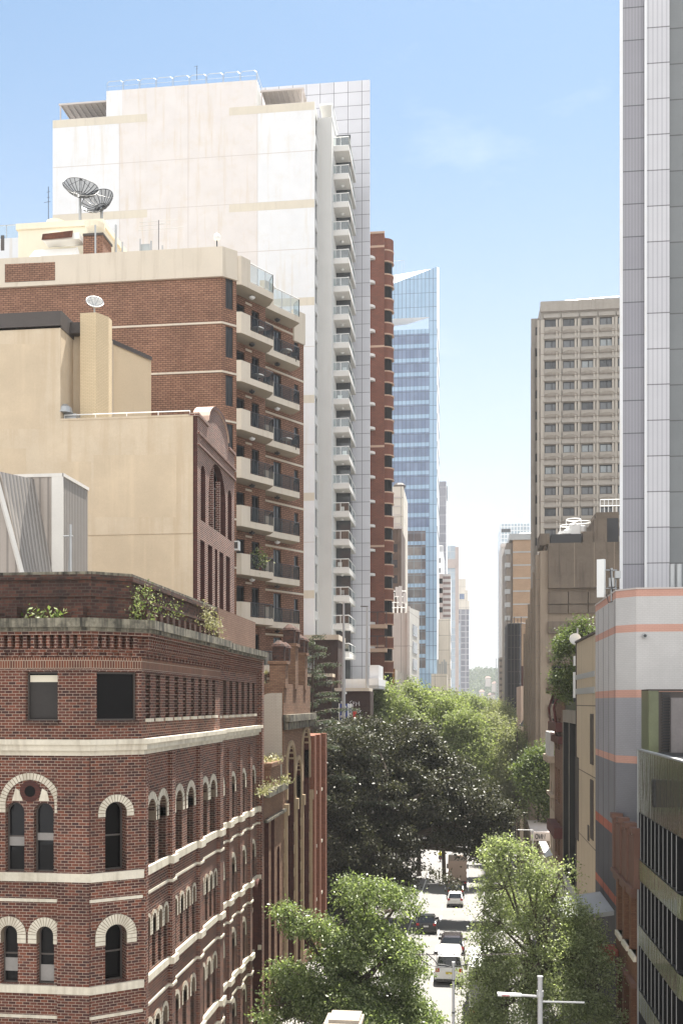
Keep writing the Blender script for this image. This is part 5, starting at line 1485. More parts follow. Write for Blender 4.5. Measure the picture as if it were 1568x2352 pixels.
for px in (1543, 1558):
    t = thing('flue_pipe', 'grey steel flue pipe standing on the striped building roof, %s of the pair' % ('left' if px < 1550 else 'right'), 'pipe', (56 * K(px), 56.6, 24.4)); m = MB(); x = 56.6 * K(px); m.tube([(x, 56.6, 24.3), (x, 56.6, PZ(1296, px, 56.6))], .16, 10); m.build('pipe', 'galv', t)

# =================================================================== beige concrete tower
plain('beige_concrete', (.335, .305, .265), .9, .16, .4, .25, (.19, .165, .145), sscale=.7)
plain('beige_pale', (.405, .37, .32), .9, .10, .10, .05, (.2, .16, .13))
plain('stain_concrete', (.25, .21, .175), .9, .3, .5, .3, (.11, .09, .08))
bc = thing('concrete_tower', 'beige precast concrete tower with four columns of paired windows in view', 'building', (20, 170, -7))
YC2 = 170.0; bx0, bx1 = YC2 * K(1242), YC2 * K(1440); zbt2 = PZ(695, 1242, YC2)
ROW = [PZ(765 - 26 + 48.35 * i + 2, 1300, YC2) for i in range(20)]
rows_y = [(600 + (520 - 17 + 100.9 * i) / 1.704) * .81667 for i in range(16)]
colx = [(1000 + (905 + 87.7 * k) / 1.704) * .81667 for k in range(5)]
cw_ = 31.5
holes = []; wl_ = []
for y in rows_y:
    z1 = PZ(y, 1300, YC2); z0 = z1 - 1.28
    for x in colx:
        u0 = YC2 * K(x) - bx0; holes.append((u0, u0 + 2.42, z0 - .1, z1, False, .35)); wl_.append((u0, z0))
m = MB(); m.wall((bx0, YC2), (bx1, YC2), -12, zbt2, holes, .35, 0, 1); m.wall((bx0, YC2 + 20), (bx0, YC2), -12, zbt2); m.poly([(bx0, YC2, zbt2), (bx1, YC2, zbt2), (bx1, 190, zbt2), (bx0, 190, zbt2)])
m.build('wall', ['beige_concrete', 'beige_pale'], bc)
rng = random.Random(2); glass('glass_mid', (.15, .16, .17), .1, .5)
for u0, z0 in wl_: win(bc, (bx0, YC2), (1, 0), u0, z0 - .1, 2.42, 1.38, False, .22, 'frame_black', rng.choice(['glass_grey', 'glass_pale', 'glass_mid', 'glass_grey', 'glass_mid']), (('v', .5),), .16)
m = MB()
xs_ = [YC2 * K(x) for x in colx]
for k in range(6):
    xc = xs_[0] - .75 - .06 + 3.06 * k
    m.box(xc - .42, xc - .08, YC2 - .22, YC2 - .002, -12, zbt2 - 3.0); m.box(xc + .08, xc + .42, YC2 - .22, YC2 - .002, -12, zbt2 - 3.0)
m.box(bx0 - .05, bx0 + .5, YC2 - .24, YC2 - .002, -12, zbt2 - 3.0)
m.build_each('pier', 'beige_pale', bc)
m = MB()
for y in rows_y:
    z1 = PZ(y, 1300, YC2)
    for x in xs_:
        # hood above and bowed sill below each window
        m.quad((x - .2, YC2 - .03, z1 + .95), (x + 2.56, YC2 - .03, z1 + .95), (x + 2.56, YC2 - .38, z1 + .12), (x - .2, YC2 - .38, z1 + .12)); m.quad((x - .2, YC2 - .38, z1 + .12), (x + 2.56, YC2 - .38, z1 + .12), (x + 2.56, YC2 - .002, z1 + .02), (x - .2, YC2 - .002, z1 + .02))
        zb2 = z1 - 1.42
        n = 6
        for j in range(n):
            f0, f1 = j / n, (j + 1) / n
            b0, b1 = .32 * math.sin(math.pi * f0), .32 * math.sin(math.pi * f1)
            xa2, xb2 = x - .1 + 2.56 * f0, x - .1 + 2.56 * f1
            m.quad((xa2, YC2 - .34, zb2 - .75 + b0), (xb2, YC2 - .34, zb2 - .75 + b1), (xb2, YC2 - .34, zb2), (xa2, YC2 - .34, zb2))
            m.quad((xa2, YC2 - .03, zb2 - 1.05), (xb2, YC2 - .03, zb2 - 1.05), (xb2, YC2 - .34, zb2 - .75 + b1), (xa2, YC2 - .34, zb2 - .75 + b0))
            m.quad((xa2, YC2 - .34, zb2), (xb2, YC2 - .34, zb2), (xb2, YC2 - .002, zb2 + .02), (xa2, YC2 - .002, zb2 + .02))
m.build('window_hood', 'beige_concrete', bc)
m = MB(); 
for i, y in enumerate(rows_y):
    z = PZ(y, 1300, YC2) + 1.12; m.box(bx0 - .06, bx1, YC2 - .26, YC2 - .224, z - .06, z + .03)
m.build('floor_joint', 'stain_concrete', bc)
m = MB(); m.box(bx0 - .1, bx1 + .2, YC2 - .28, YC2 - .002, zbt2 - 1.6, zbt2 + .1)
for k in range(5): m.box(xs_[0] - .85 + 3.06 * k, xs_[0] - .8 + 3.06 * k, YC2 - .30, YC2 - .28, zbt2 - 3, zbt2)
m.build('parapet', 'beige_concrete', bc)
lx0, lx1 = 172 * K(1219), 172 * K(1243); zl2 = PZ(731, 1230, 172)
sh2 = [(.72, 1.55, PZ(y + 20, 1230, 172) - 1.4, PZ(y + 20, 1230, 172), False, .3) for y in rows_y]
m = MB(); m.wall((lx0, 172), (lx1, 172), -12, zl2, sh2, .3); m.wall((lx0 + .1, 173.5), (lx0, 172), -12, zl2); m.poly([(lx0, 172, zl2), (lx1, 172, zl2), (lx1, 186, zl2), (lx0 + .1, 173.5, zl2)]); m.box(lx0 - .05, lx0 + .55, 171.7, 171.998, -12, zl2 - 5); m.build('side_wing', 'beige_concrete', bc)
for h in sh2: win(bc, (lx0, 172), (1, 0), h[0], h[2], .83, 1.4, False, .25, 'win_frame', 'glass_grey', (), .12)
rc = thing('roof_crane', 'white window cleaning gantry rails on top of the beige tower', 'roof gantry', (YC2 * K(1350), 174, zbt2))
m = MB(); x0, x1 = 173 * K(1291), 173 * K(1421)
for z in (.5, 1.3): m.tube([(x0, 173, zbt2 + z), (x1, 173, zbt2 + z + .3)], .09, 4)
for i in range(12): x = x0 + (x1 - x0) * i / 11; m.tube([(x, 173, zbt2), (x, 173, zbt2 + 1.4)], .07, 4); m.tube([(x, 173, zbt2 + .4), (x + .7, 173, zbt2 + 1.3)], .05, 4)
m.build('rail', 'galv', rc)
m = MB(); m.box(173.5 * K(1352), 173.5 * K(1380), 173.5, 175, zbt2 + .2, zbt2 + 1.9); m.box(173.5 * K(1385), 173.5 * K(1410), 173.5, 175, zbt2 + .2, zbt2 + 1.6); m.build_each('carriage', 'frame_white', rc)

# =================================================================== brutalist brown concrete building
plain('brown_concrete', (.18, .145, .112), .95, .3, .65, .5, (.055, .042, .034))
plain('brown_concrete_pale', (.31, .25, .19), .95, .2, .4, .2, (.09, .07, .055))
br = thing('brown_building', 'stained brown concrete block with ribbed street side in front of the beige tower', 'building', (9.5, 120, -4))
YK = 120.0; kx0, kx1 = YK * K(1240), YK * K(1430); zk = PZ(1249, 1300, YK)
xw0 = YK * K(1258)
wz = [(PZ(y1, 1300, YK), PZ(y0, 1300, YK)) for y0, y1 in ((1470, 1494), (1528, 1556), (1588, 1618), (1650, 1684))]
hl = [(0.45, 2.0, a, b, False, .5) for a, b in wz] + [(2.3, 4.6, a, b, False, .5) for a, b in wz]
m = MB(); m.wall((xw0, YK), (kx1, YK), -6, zk, hl, .5); m.box(kx0, xw0, YK - .15, YK + 6, -6, zk - .8, 1); m.wall((kx0 + .6, 138), (kx0 + .6, YK), -6, zk); m.poly([(kx0 + .6, YK, zk), (kx1, YK, zk), (kx1, 138, zk), (kx0 + .6, 138, zk)])
m.build('wall', ['brown_concrete_pale', 'brown_concrete_pale'], br)
for h in hl: win(br, (xw0, YK), (1, 0), h[0], h[2], h[1] - h[0], h[3] - h[2], False, .35, 'win_frame', 'glass_dark', (('v', .55),), .1)
m = MB()
def pz(y): return PZ(y, 1300, YK)
def lx(px): return YK * K(px)
m.box(lx(1258), kx1, YK - .7, YK - .002, pz(1352), zk)
m.build('upper_slab', 'brown_concrete', br)
m = MB()
for px in (1317, 1362, 1408): m.box(lx(px) - .03, lx(px) + .03, YK - .72, YK - .7, pz(1350), zk)
m.build_each('slab_rib', 'brown_concrete_pale', br)
m = MB()
for y0, y1, d in ((1360, 1388, .45), (1390, 1409, .35), (1428, 1455, .5)):
    for a, b in ((1258, 1303), (1305, 1348), (1350, 1395), (1397, 1429)): m.box(lx(a), lx(b), YK - d, YK - .002, pz(y1), pz(y0))
for y0, y1 in ((1500, 1522), (1558, 1584), (1620, 1648)): m.box(lx(1258), kx1, YK - .5, YK - .002, pz(y1), pz(y0))
m.build_each('spandrel', 'brown_concrete', br)
for k in range(6):
    m = MB(); y = YK + .3 + 2.6 * k; x = lx(1240) - .5 - .12 * k
    zt3 = zk - 1.2 - 1.7 * k
    m.box(x, x + .95, y, y + .8, -8, zt3)
    for j in range(14): m.box(x - .01, x + .96, y - .01, y + .5, zt3 - 3 - 3.1 * j, zt3 - 2.94 - 3.1 * j, 1)
    m.build('fin', ['brown_concrete_pale', 'stain_concrete'], br)
rp = MB()
rp.box(lx(1240), lx(1262), YK + .2, YK + 5, zk - .1, zk + 1.3); rp.box(lx(1365), lx(1395), YK + .5, YK + 8, zk, zk + 3.0); rp.box(lx(1340), lx(1364), YK + .5, YK + 8, zk, zk + 1.5); rp.box(lx(1376), lx(1430), YK + 3, YK + 9, zk, zk + 4.2)
rp.build_each('roof_block', 'brown_concrete', br)
rk = MB(); rk.box(lx(1265), lx(1336), YK + .6, YK + 4, zk, zk + 1.25); rk.box(lx(1385), lx(1428), YK + 2.7, YK + 2.99, zk + .4, zk + 3.4); rk.build_each('roof_recess', 'frame_black', br)
ru = thing('rooftop_plant', 'white rooftop cooling units with ring railings on the brown concrete block', 'roof plant', (lx(1312), YK + 5, zk))
m = MB(); m.box(lx(1283), lx(1316), YK + 4.2, YK + 7, zk, PZ(1228, 1300, YK + 4.2)); m.box(lx(1318), lx(1344), YK + 5, YK + 8, zk, PZ(1205, 1300, YK + 5)); m.box(lx(1292), lx(1320), YK + 4.6, YK + 7, zk + 2, PZ(1218, 1300, YK + 4.2)); m.build_each('unit', 'frame_white', ru)
m = MB()
for cx, py, r in ((1304, 1206, .9), (1338, 1198, 1.0), (1318, 1192, .9)):
    x, y, z = (YK + 5) * K(cx), YK + 5.5, PZ(py, cx, YK + 5)
    m.tube([(x + r * math.cos(w), y + r * math.sin(w), z) for w in [2 * math.pi * i / 16 for i in range(17)]], .06, 4, caps=False); m.tube([(x - r, y, z - 1.6), (x - r, y, z)], .05, 4); m.tube([(x + r, y, z - 1.6), (x + r, y, z)], .05, 4); m.lathe(x, y, [(.5, z - 1.2), (.5, z - .5), (.2, z - .4)], 10)
rail(m, [((YK + 3) * K(1378), YK + 3, zk + 4.2), ((YK + 3) * K(1425), YK + 3, zk + 4.2)], 1.5, 0, 5, .06, (.5,)); m.build('ring_rail', 'frame_white', ru)

# =================================================================== cream panelled building, portal building, dark red building, old cream building
panel('cream_clad', (.50, .41, .285), (.53, .435, .30), (.13, .10, .08), 6, 4.6, .035, .7, .08, .2, 0, (.25, .19, .13), ribs=.55)
cbp = thing('clad_building', 'cream ribbed panel building between the striped building and the dark portals', 'building', (8.5, 65, 0))
yA_, yB_ = ur(1366.5), ur(1323); zc3 = zr(1456, 1364)
m = MB(); m.wall((8.5, yB_), (8.5, yA_), -1, zc3); m.wall((8.5, yA_), (14, yA_), -1, zc3); m.wall((14, yB_), (8.5, yB_), -1, zc3); m.poly([(8.5, yA_, zc3), (14, yA_, zc3), (14, yB_, zc3), (8.5, yB_, zc3)]); m.build('wall', 'cream_clad', cbp)
m = MB(); m.box(8.38, 8.7, yA_, yB_, zc3, zc3 + .12); m.box(8.44, 8.5, yB_ - .25, yB_, 4, zc3); m.build_each('edge_trim', 'fascia_dark', cbp)
for y0, y1 in ((1546, 1558), (1580, 1594)):
    m = MB(); z1 = zr(y0, 1345); z0 = zr(y1, 1345)
    for i in range(16): y = yA_ + .4 + (yB_ - yA_ - .6) * i / 15; m.box(8.42, 8.5, y - .16, y + .16, z0, z1)
    m.build_each('louvre', 'galv', cbp)
for px0, px1, y0, y1 in ((1356, 1363, 1640, 1755), (1356, 1363, 1790, 1925), (1322, 1329, 1738, 1925), (1350, 1353, 1895, 1930)):
    m = MB(); m.box(8.45, 8.5, ur(px1), ur(px0), zr(y1, px0), zr(y0, px0)); m.build('louvre_slot', 'fascia_dark', cbp)
an2 = thing('panel_antenna', 'white phone aerial and round dish on the corner post of the cream panelled building', 'antenna', (8.4, yB_, zc3))
m = MB(); yy = yB_ + .3; x = yy * K(1326); m.tube([(x, yy, zr(1600, 1326)), (x, yy, zr(1440, 1326))], .08, 6); m.tube([(x - .15, yy, zr(1490, 1326)), (x + .5, yy, zr(1490, 1326))], .05, 5); m.build('mast', 'galv', an2)
m = MB(); m.box(yy * K(1316), yy * K(1323), yy - .2, yy + .2, zr(1603, 1320), zr(1545, 1320)); m.box(yy * K(1317), yy * K(1324), yy - .2, yy + .2, zr(1530, 1320), zr(1508, 1320)); m.build('antenna_panel', 'frame_white', an2)
m = MB(); xx = yy * K(1320); zz = zr(1469, 1320); m.tube([(xx, yy - .25, zz), (xx, yy, zz)], .42, 16); m.build('dish', 'frame_white', an2)
m = MB(); m.box(yy * K(1317), yy * K(1323), yy - .2, yy + .2, zr(1612, 1320), zr(1604, 1320)); m.build('junction_box', 'frame_black', an2)
plain('portal_dark', (.022, .022, .020), .6, .2); plain('portal_frame', (.30, .27, .22), .8, .2, .2)
dp = thing('portal_building', 'dark building with two tall black bays framed in stone beside the cream panels', 'building', (8.5, 78, 0))
y2 = ur(1291.5); zp = zr(1632, 1310)
m = MB(); hs = []
L = y2 - yB_; m.wall((8.5, y2), (8.5, yB_), zg(80) - 1, zp, [(.6, L * .5 - .25, .5, zp - 1.0, False, .9), (L * .5 + .25, L - .5, .5, zp - 1.0, False, .9)], .9, 0, 1); m.poly([(8.5, yB_, zp), (14, yB_, zp), (14, y2, zp), (8.5, y2, zp)]); m.wall((14, y2), (8.5, y2), -4, zp); m.build('wall', ['portal_frame', 'portal_dark'], dp)
m = MB(); m.box(9.2, 9.4, yB_ + .1, y2 - .1, -1, zp - .6); m.build('black_bay', 'portal_dark', dp)
m = MB(); m.box(8.7, 12, yB_ + .3, y2 - .3, zp + .02, zp + 1.6); m.build('roof_box', 'frame_black', dp)
m = MB(); m.box(6.2, 8.5, yB_ - 1, y2, 4.2, 4.5); m.box(5.6, 8.5, yB_ - 1, (yB_ + y2) / 2, 3.2, 3.5); m.build('awning', 'tower_joint', dp)
plain('oxblood', (.115, .028, .022), .6, .3, .3)
dr = thing('red_building', 'narrow dark red trimmed brick building beyond the black portals', 'building', (8.5, 88, -1))
y3 = ur(1273); zq = zr(1590, 1283)
L = y3 - y2
m = MB(); hh = []
for z0, z1 in ((14.5, 17.2), (9.8, 12.8), (5.2, 8.2), (.5, 3.6)): hh += [(.8, 2.4, z0, z1, False, .4), (3.2, 4.8, z0, z1, False, .4)]
m.wall((8.5, y3), (8.5, y2), -3, zq, hh, .4); m.wall((8.5, y2), (13, y2), -3, zq); m.wall((13, y3), (8.5, y3), -3, zq); m.poly([(8.5, y2, zq), (13, y2, zq), (13, y3, zq), (8.5, y3, zq)]); m.build('wall', 'brick_brown', dr)
for h in hh: win(dr, (8.5, y3), (0, -1), h[0], h[2], 1.6, h[3] - h[2], False, .3, 'oxblood', 'glass_dark', (('v', .5), ('h', .6)), .1)
m = MB()
for z, d, h in ((zq - .1, .8, .5), (zq - 3.4, .6, .8), (zq - 4.4, .35, .6), (zq - 12.4, .7, .9)): m.box(8.5 - d, 8.6, y2 + .05, y3 - .05, z, z + h)
m.tube([(8.1, y2 + 1, zq - 3), (7.9, y2 + 1.2, zq - 1.4), (8.3, y2 + 1.5, zq)], .12, 5); m.tube([(8.1, y3 - 1, zq - 3), (7.9, y3 - 1.2, zq - 1.4), (8.3, y3 - 1.5, zq)], .12, 5)
m.box(8.5, 10, y2 + .3, y3 - .3, zq, zq + 1.4); m.build_each('cornice', 'oxblood', dr)
oc = thing('cream_building', 'old cream street building with a white rooftop box beyond the dark red front', 'building', (8.5, 95, -2))
y4 = ur(1262); zv = zr(1745, 1268)
plain('old_cream', (.52, .42, .32), .85, .2, .3, .2, (.2, .14, .1))
m = MB(); L = y4 - y3; hh = []
for z0, z1 in ((8.6, 11.2), (4.2, 7.2), (0, 3.0)): hh += [(.8, 2.2, z0, z1, False, .35), (3.2, 4.6, z0, z1, False, .35)]
m.wall((8.5, y4), (8.5, y3), -4, zv, hh, .35); m.wall((14, y4), (8.5, y4), -4, zv); m.wall((8.5, y3), (14, y3), -4, zv); m.poly([(8.5, y3, zv), (14, y3, zv), (14, y4, zv), (8.5, y4, zv)]); m.build('wall', 'old_cream', oc)
for h in hh: win(oc, (8.5, y4), (0, -1), h[0], h[2], 1.4, h[3] - h[2], False, .3, 'win_frame', 'glass_dark', (('h', .5),), .1)
m = MB(); m.box(7.9, 8.6, y3 + .05, y4 + .4, zv - .2, zv + .4); m.box(8.2, 8.5, y3, y4, zv - 3.4, zv - 3.1); m.build_each('cornice', 'old_cream', oc)
m = MB(); m.box(8.1, 8.45, y3, y4, zv + .4, zv + 2.6); m.build('balcony_wall', 'balcony_white', oc); m = MB(); m.box(8.2, 9.6, y3 + .6, y4 - .6, zv + 2.6, zr(1693, 1268)); m.build('roof_box', 'white_panel', oc)
aw_ = thing('street_awning', 'pale street awning with dark letters below the old cream building', 'awning', (7, 96, 2))
ay = 101.0; ax0, ax1 = ay * K(1218), ay * K(1252); az0, az1 = PZ(2352 * .0 + 1925, 1235, ay) - 0, PZ(1903, 1235, ay)
az0, az1 = PZ(1932, 1240, ay), PZ(1912, 1240, ay)
m = MB(); m.box(ax0, ax1 + 1, ay, ay + .2, az0, az1); m.quad((ax0, ay, az1), (ax1 + 1, ay, az1), (ax1 + 1, ay + 5, az1 + .6), (ax0, ay + 5, az1 + .6)); m.quad((ax0 + .8, 93, az0 - .4), (8.4, 93, az0 - .2), (8.4, ay, az0), (ax0 + .8, ay, az0), 1); m.build('canopy', ['tower_joint', 'white_panel'], aw_)
lt = MB()
def letter(ch, x, z, s):
    o = []
    if ch == 'O': o = [[(.5 + .45 * math.cos(w), .5 + .5 * math.sin(w)) for w in [2 * math.pi * i / 12 for i in range(13)]]]
    if ch == 'W': o = [[(0, 1), (.25, 0), (.5, .8), (.75, 0), (1, 1)]]
    if ch == 'N': o = [[(0, 0), (0, 1), (1, 0), (1, 1)]]
    for l in o: lt.tube([(x + a * s * .55, ay - .03, z + b * s) for a, b in l], s * .09, 4, caps=False)
lh = (az1 - az0) * .55
for i, ch in enumerate('OWN'): letter(ch, ay * K(1229 + 8 * i), az0 + (az1 - az0) * .22, lh)
lt.build('lettering', 'frame_black', aw_)

# =================================================================== farther right: scaffold, tan brick, white slim, lattice tower, pink building
plain('netting', (.022, .022, .026), .8, .4, .2)
sc = thing('scaffold_building', 'black netted scaffold wrapped round a building on the right of the street', 'scaffold', (10.5, 200, -10))
sx0, sx1 = 200 * K(1165), 200 * K(1196); zsc = PZ(1432, 1180, 200)
m = MB(); n = 9
pts_ = [(sx0, 200), (sx1 - .3, 199.6), (sx1, 201), (sx1, 212), (sx0, 212)]
m.prism(pts_, -14, zsc); m.build('netting', 'netting', sc)
m = MB()
for i in range(5): x = sx0 + (sx1 - sx0) * i / 4; m.tube([(x, 199.5, -14), (x, 199.5, zsc + 1.2 - .3 * (i % 2))], .07, 4)
for k in range(11): m.tube([(sx0 - .2, 199.5, zsc - 2.4 * k), (sx1 + .1, 199.5, zsc - 2.4 * k)], .05, 4)
m.build('pole', 'fascia_dark', sc)
brick('brick_tan', (.44, .30, .195), (.40, .27, .175), (.33, .24, .17), .6, .2, .02, var=.15, streak=.12, grime=.1)
tbn = thing('tan_building', 'tan brick apartment slab with grey roof band behind the black scaffold', 'building', (14, 235, -14))
YT2 = 235.0; tx0, tx1 = YT2 * K(1177.5), YT2 * K(1225); ztn = PZ(1240, 1195, YT2)
m = MB(); m.box(tx0, tx1, YT2, YT2 + 25, -15, ztn); m.build('wall', 'brick_tan', tbn)
m = MB(); m.box(tx0 - .8, tx1, YT2 - .3, YT2 + 25, ztn, PZ(1226, 1195, YT2)); 
for k in range(9): z = PZ(1268 + 30 * k, 1195, YT2); m.box(tx0, tx1, YT2 - .08, YT2 - .001, z - .15, z + .15)
m.build_each('concrete_band', 'galv', tbn)
m = MB(); m.lathe(YT2 * K(1212), YT2 + 6, [(3.2, PZ(1226, 1195, YT2)), (2.9, PZ(1222, 1195, YT2)), (1.8, PZ(1216, 1195, YT2)), (.3, PZ(1214, 1195, YT2))], 16); m.build('roof_dome', 'white_panel', tbn)
m = MB(); m.box(tx0 - 1.5, tx0 - .02, YT2 + .5, YT2 + 24, -15, ztn - .6); m.build('side_wall', 'stain_concrete', tbn)
mbx = MB(); mbx.box(0, 1.2, 0, 2, 0, 1.1); mbm = mbx.mesh('balcony', ['galv'])
for k in range(9): put(mbm, 'balcony', tbn, (tx0 - 1.8, YT2 + .3, PZ(1272 + 30.5 * k, 1195, YT2)))
ly = thing('brick_annex', 'lower tan and dark brick wall with a broken beam beside the scaffold', 'building', (14, 225, -12))
m = MB(); lx0_, lx1_ = 222 * K(1194), 222 * K(1232); za_, zb_2 = PZ(1436, 1210, 222), PZ(1530, 1210, 222)
m.box(lx0_, lx1_, 222, 234, zb_2, za_); m.box(lx0_, lx1_, 222.004, 234, -14, zb_2, 1); m.build('wall', ['brick_tan', 'brick_gable_dark'], ly)
m = MB(); m.tube([(222 * K(1196), 221.5, za_ + .4), (222 * K(1226), 221.5, za_ + .1)], .14, 4); m.box(222 * K(1212), 222 * K(1215), 221.6, 221.9, za_ - 2.5, za_); m.box(222 * K(1217), 222 * K(1220), 221.6, 221.9, za_ - 1.6, za_); m.build('beam', 'fascia_dark', ly)
t, a, b, z = block('slim_building', 'slim pale concrete building with small square windows behind the scaffold', 300, 1151, 1177, 1248, 'concrete_pale' if 'concrete_pale' in MATS else plain('concrete_pale', (.50, .47, .44), .85, .12, .2).name, 20)
wingrid(t, 300, 1159, 1166, [(1338 + 24.2 * k, 1345.5 + 24.2 * k) for k in range(6)], 'glass_dark'); wingrid(t, 300, 1159, 1172, [(1300, 1318)], 'glass_grey'); wingrid(t, 300, 1162, 1164, [(1276, 1290)], 'glass_dark'); wingrid(t, 300, 1167, 1169, [(1276, 1290)], 'glass_dark')
m = MB(); m.box(a - .3, b, 299.6, 300, z - 1.2, z - .4); m.build('roof_band', 'tower_joint', t)
panel('lattice_glass', (.36, .44, .50), (.42, .50, .56), (.75, .77, .78), 1.05, 1.3, .16, .2, .2)
t, a, b, z = block('lattice_tower', 'distant glass tower with a white steel lattice crown', 340, 1149, 1216, 1203, 'lattice_glass', 25)
m = MB(); m.box(340 * K(1205), 340 * K(1216), 345, 352, z, PZ(1180, 1210, 345)); m.build('roof_box', 'white_panel', t); wingrid(t, 340, 1151, 1172, [(1215, 1223)], 'glass_grey')
stg = thing('street_scaffold', 'thin grey scaffold tower in the distance beside the slim pale building', 'scaffold', (330 * K(1144), 330, -21))
m = MB()
for px in (1139, 1144, 1149):
    for y in (330, 333): m.tube([(330 * K(px), y, -21), (330 * K(px), y, PZ(1512, px, 330))], .09, 4)
for k in range(18): z = PZ(1514 + 7 * k, 1144, 330); m.tube([(330 * K(1138), 329.9, z), (330 * K(1150), 329.9, z)], .06, 4)
m.build('frame', 'galv', stg)
dbk = thing('dark_building', 'narrow dark building with small balconies left of the black scaffold', 'building', (11, 280, -18))
m = MB(); m.box(280 * K(1148), 280 * K(1162), 280, 290, -19, PZ(1510, 1155, 280)); m.build('wall', 'stain_concrete', dbk)
m = MB()
for k in range(9): z = PZ(1515 + 14 * k, 1150, 280); m.box(280 * K(1147), 280 * K(1153), 279.3, 280, z - .6, z)
m.build('balcony', 'fascia_dark', dbk)
plain('pink_wall', (.62, .47, .37), .85, .1, .15, .1)
pk = thing('pink_building', 'pale pink rendered building with a slate roof beside the brown ribbed block', 'building', (12, 150, -6))
YP = 150.0; m = MB(); m.box(YP * K(1196), YP * K(1232), YP, 162, -8, PZ(1576, 1215, YP)); m.build('wall', 'pink_wall', pk)
m = MB(); x0, x1 = 146 * K(1196), 146 * K(1232); z0, z1 = PZ(1668, 1215, 146), PZ(1650, 1215, 146); m.quad((x0 - .4, 145, z0), (x1, 145, z0), (x1, 149, z1 + .6), (x0 + 1.2, 149, z1 + .6)); m.build('slate_roof', 'fascia_dark', pk)
m = MB(); m.box(x0, x1, 146, 150, -8, z0 - .1); m.box(x0 - .5, x1, 144.8, 146, z0 - .7, z0 - .05); m.build('lower_wall', 'old_cream', pk)
for k in range(3): m = MB(); m.box(146 * K(1219), 146 * K(1227), 145.9, 146, z0 - 3.8 - 4.2 * k, z0 - 1.4 - 4.2 * k); m.build('window', 'glass_dark', pk)

# =================================================================== small orange heritage front
ho = thing('heritage_shop', 'orange red brick shopfront building with capped parapet piers by the striped building', 'building', (8.5, 53, 0))
yo0, yo1 = 57.0 - .75, 49.6
brick('brick_terracotta', (.25, .125, .07), (.18, .085, .05), (.15, .08, .05), .26, .09, .012, var=.25, grime=.25, gcol=(.06, .03, .02))
plain('terracotta', (.17, .09, .065), .8, .25, .3, .2, (.10, .05, .035))
L = yo0 - yo1; m = MB(); zo2 = 11.4; hh = []
for z0, z1 in ((6.2, 9.0), (1.6, 4.6)):
    for k in range(3): hh.append((.55 + k * 2.15, 2.05 + k * 2.15, z0, z1, False, .6))
m.wall((8.5, yo0), (8.5, yo1), -.3, zo2, hh, .6); m.wall((8.5, yo1), (13, yo1), -.3, zo2); m.poly([(8.5, yo1, 11), (13, yo1, 11), (13, 55.3, 11), (8.5, 55.3, 11)]); m.build('wall', 'brick_terracotta', ho)
for h in hh: win(ho, (8.5, yo0), (0, -1), h[0], h[2], 1.5, h[3] - h[2], False, .5, 'win_frame', 'glass_dark', (('v', .5), ('h', .65)), .08)
m = MB()
for k in range(4): u = .0 + k * 2.15; m.obox((8.5, yo0), (0, -1), u - .02, u + .5, -.2, .22, 9.6, 12.5); m.obox((8.5, yo0), (0, -1), u - .1, u + .58, -.28, .32, 12.3, 12.55)
m.build_each('parapet_pier', 'terracotta', ho, 2); m = MB()
m.obox((8.5, yo0), (0, -1), 0, L, 0, .12, 9.5, 12.0); m.build('parapet', 'terracotta', ho); m = MB(); m.obox((8.5, yo0), (0, -1), 0, L, 0, .3, 9.35, 9.55); m.build('cornice', 'terracotta', ho); m = MB()
for h in hh: m.obox((8.5, yo0), (0, -1), h[0] - .1, h[1] + .1, 0, .25, h[3] + .08, h[3] + .3)
m.build_each('window_hood', 'terracotta', ho); m = MB(); m.obox((8.5, yo0), (0, -1), 0, L, 0, .4, 0.9, 1.2); m.build('shop_cornice', 'terracotta', ho)
m = MB()
for h in hh: m.obox((8.5, yo0), (0, -1), h[0] - .05, h[1] + .05, -.45, .15, h[2] - .25, h[2])
for k in (0.7, 2.85, 5.0): m.obox((8.5, yo0), (0, -1), k, k + .9, -.3, .0, 12.0, 12.2)
m.build_each('white_sill', 'plant_cream', ho)
aw2 = thing('grey_awning', 'sloping grey tin awning on the orange red shopfront', 'awning', (7.6, 52, 1.5)); m = MB()
m.quad((7.5, yo0 - .6, .3), (7.5, yo1 + .6, .3), (8.45, yo1 + .6, 1.0), (8.45, yo0 - .6, 1.0)); m.quad((7.5, yo0 - .6, -.1), (7.5, yo1 + .6, -.1), (7.5, yo1 + .6, .3), (7.5, yo0 - .6, .3), 1); m.build('canopy', ['cladding_fine', 'oxblood'], aw2)
# awning on the striped building, seen behind the near tree
aw3 = thing('glass_awning', 'grey glazed footpath awning below the striped building', 'awning', (7, 60, 5.6)); m = MB()
za3 = PZ(2052, 1360, 63); m.quad((5.6, 62.5, za3 - .3), (5.6, 56.8, za3 - .3), (8.48, 56.8, za3 + .2), (8.48, 62.5, za3 + .2)); m.quad((5.6, 62.5, za3 - .55), (5.6, 56.8, za3 - .55), (5.6, 56.8, za3 - .3), (5.6, 62.5, za3 - .3)); m.quad((5.6, 56.8, za3 - .55), (8.48, 56.8, za3 - .05), (8.48, 56.8, za3 + .2), (5.6, 56.8, za3 - .3)); m.build('canopy', 'galv', aw3)
aw4 = thing('red_awning', 'rust red box awning over the dark shop at the foot of the striped building', 'awning', (7.2, 56, 3.5)); m = MB()
z0, z1 = PZ(2212, 1385, 55.2), PZ(2183, 1385, 55.2); m.box(55.2 * K(1358), 8.45, 55.1, 56.6, z0, z1); m.build('canopy', 'paint_r_red', aw4)

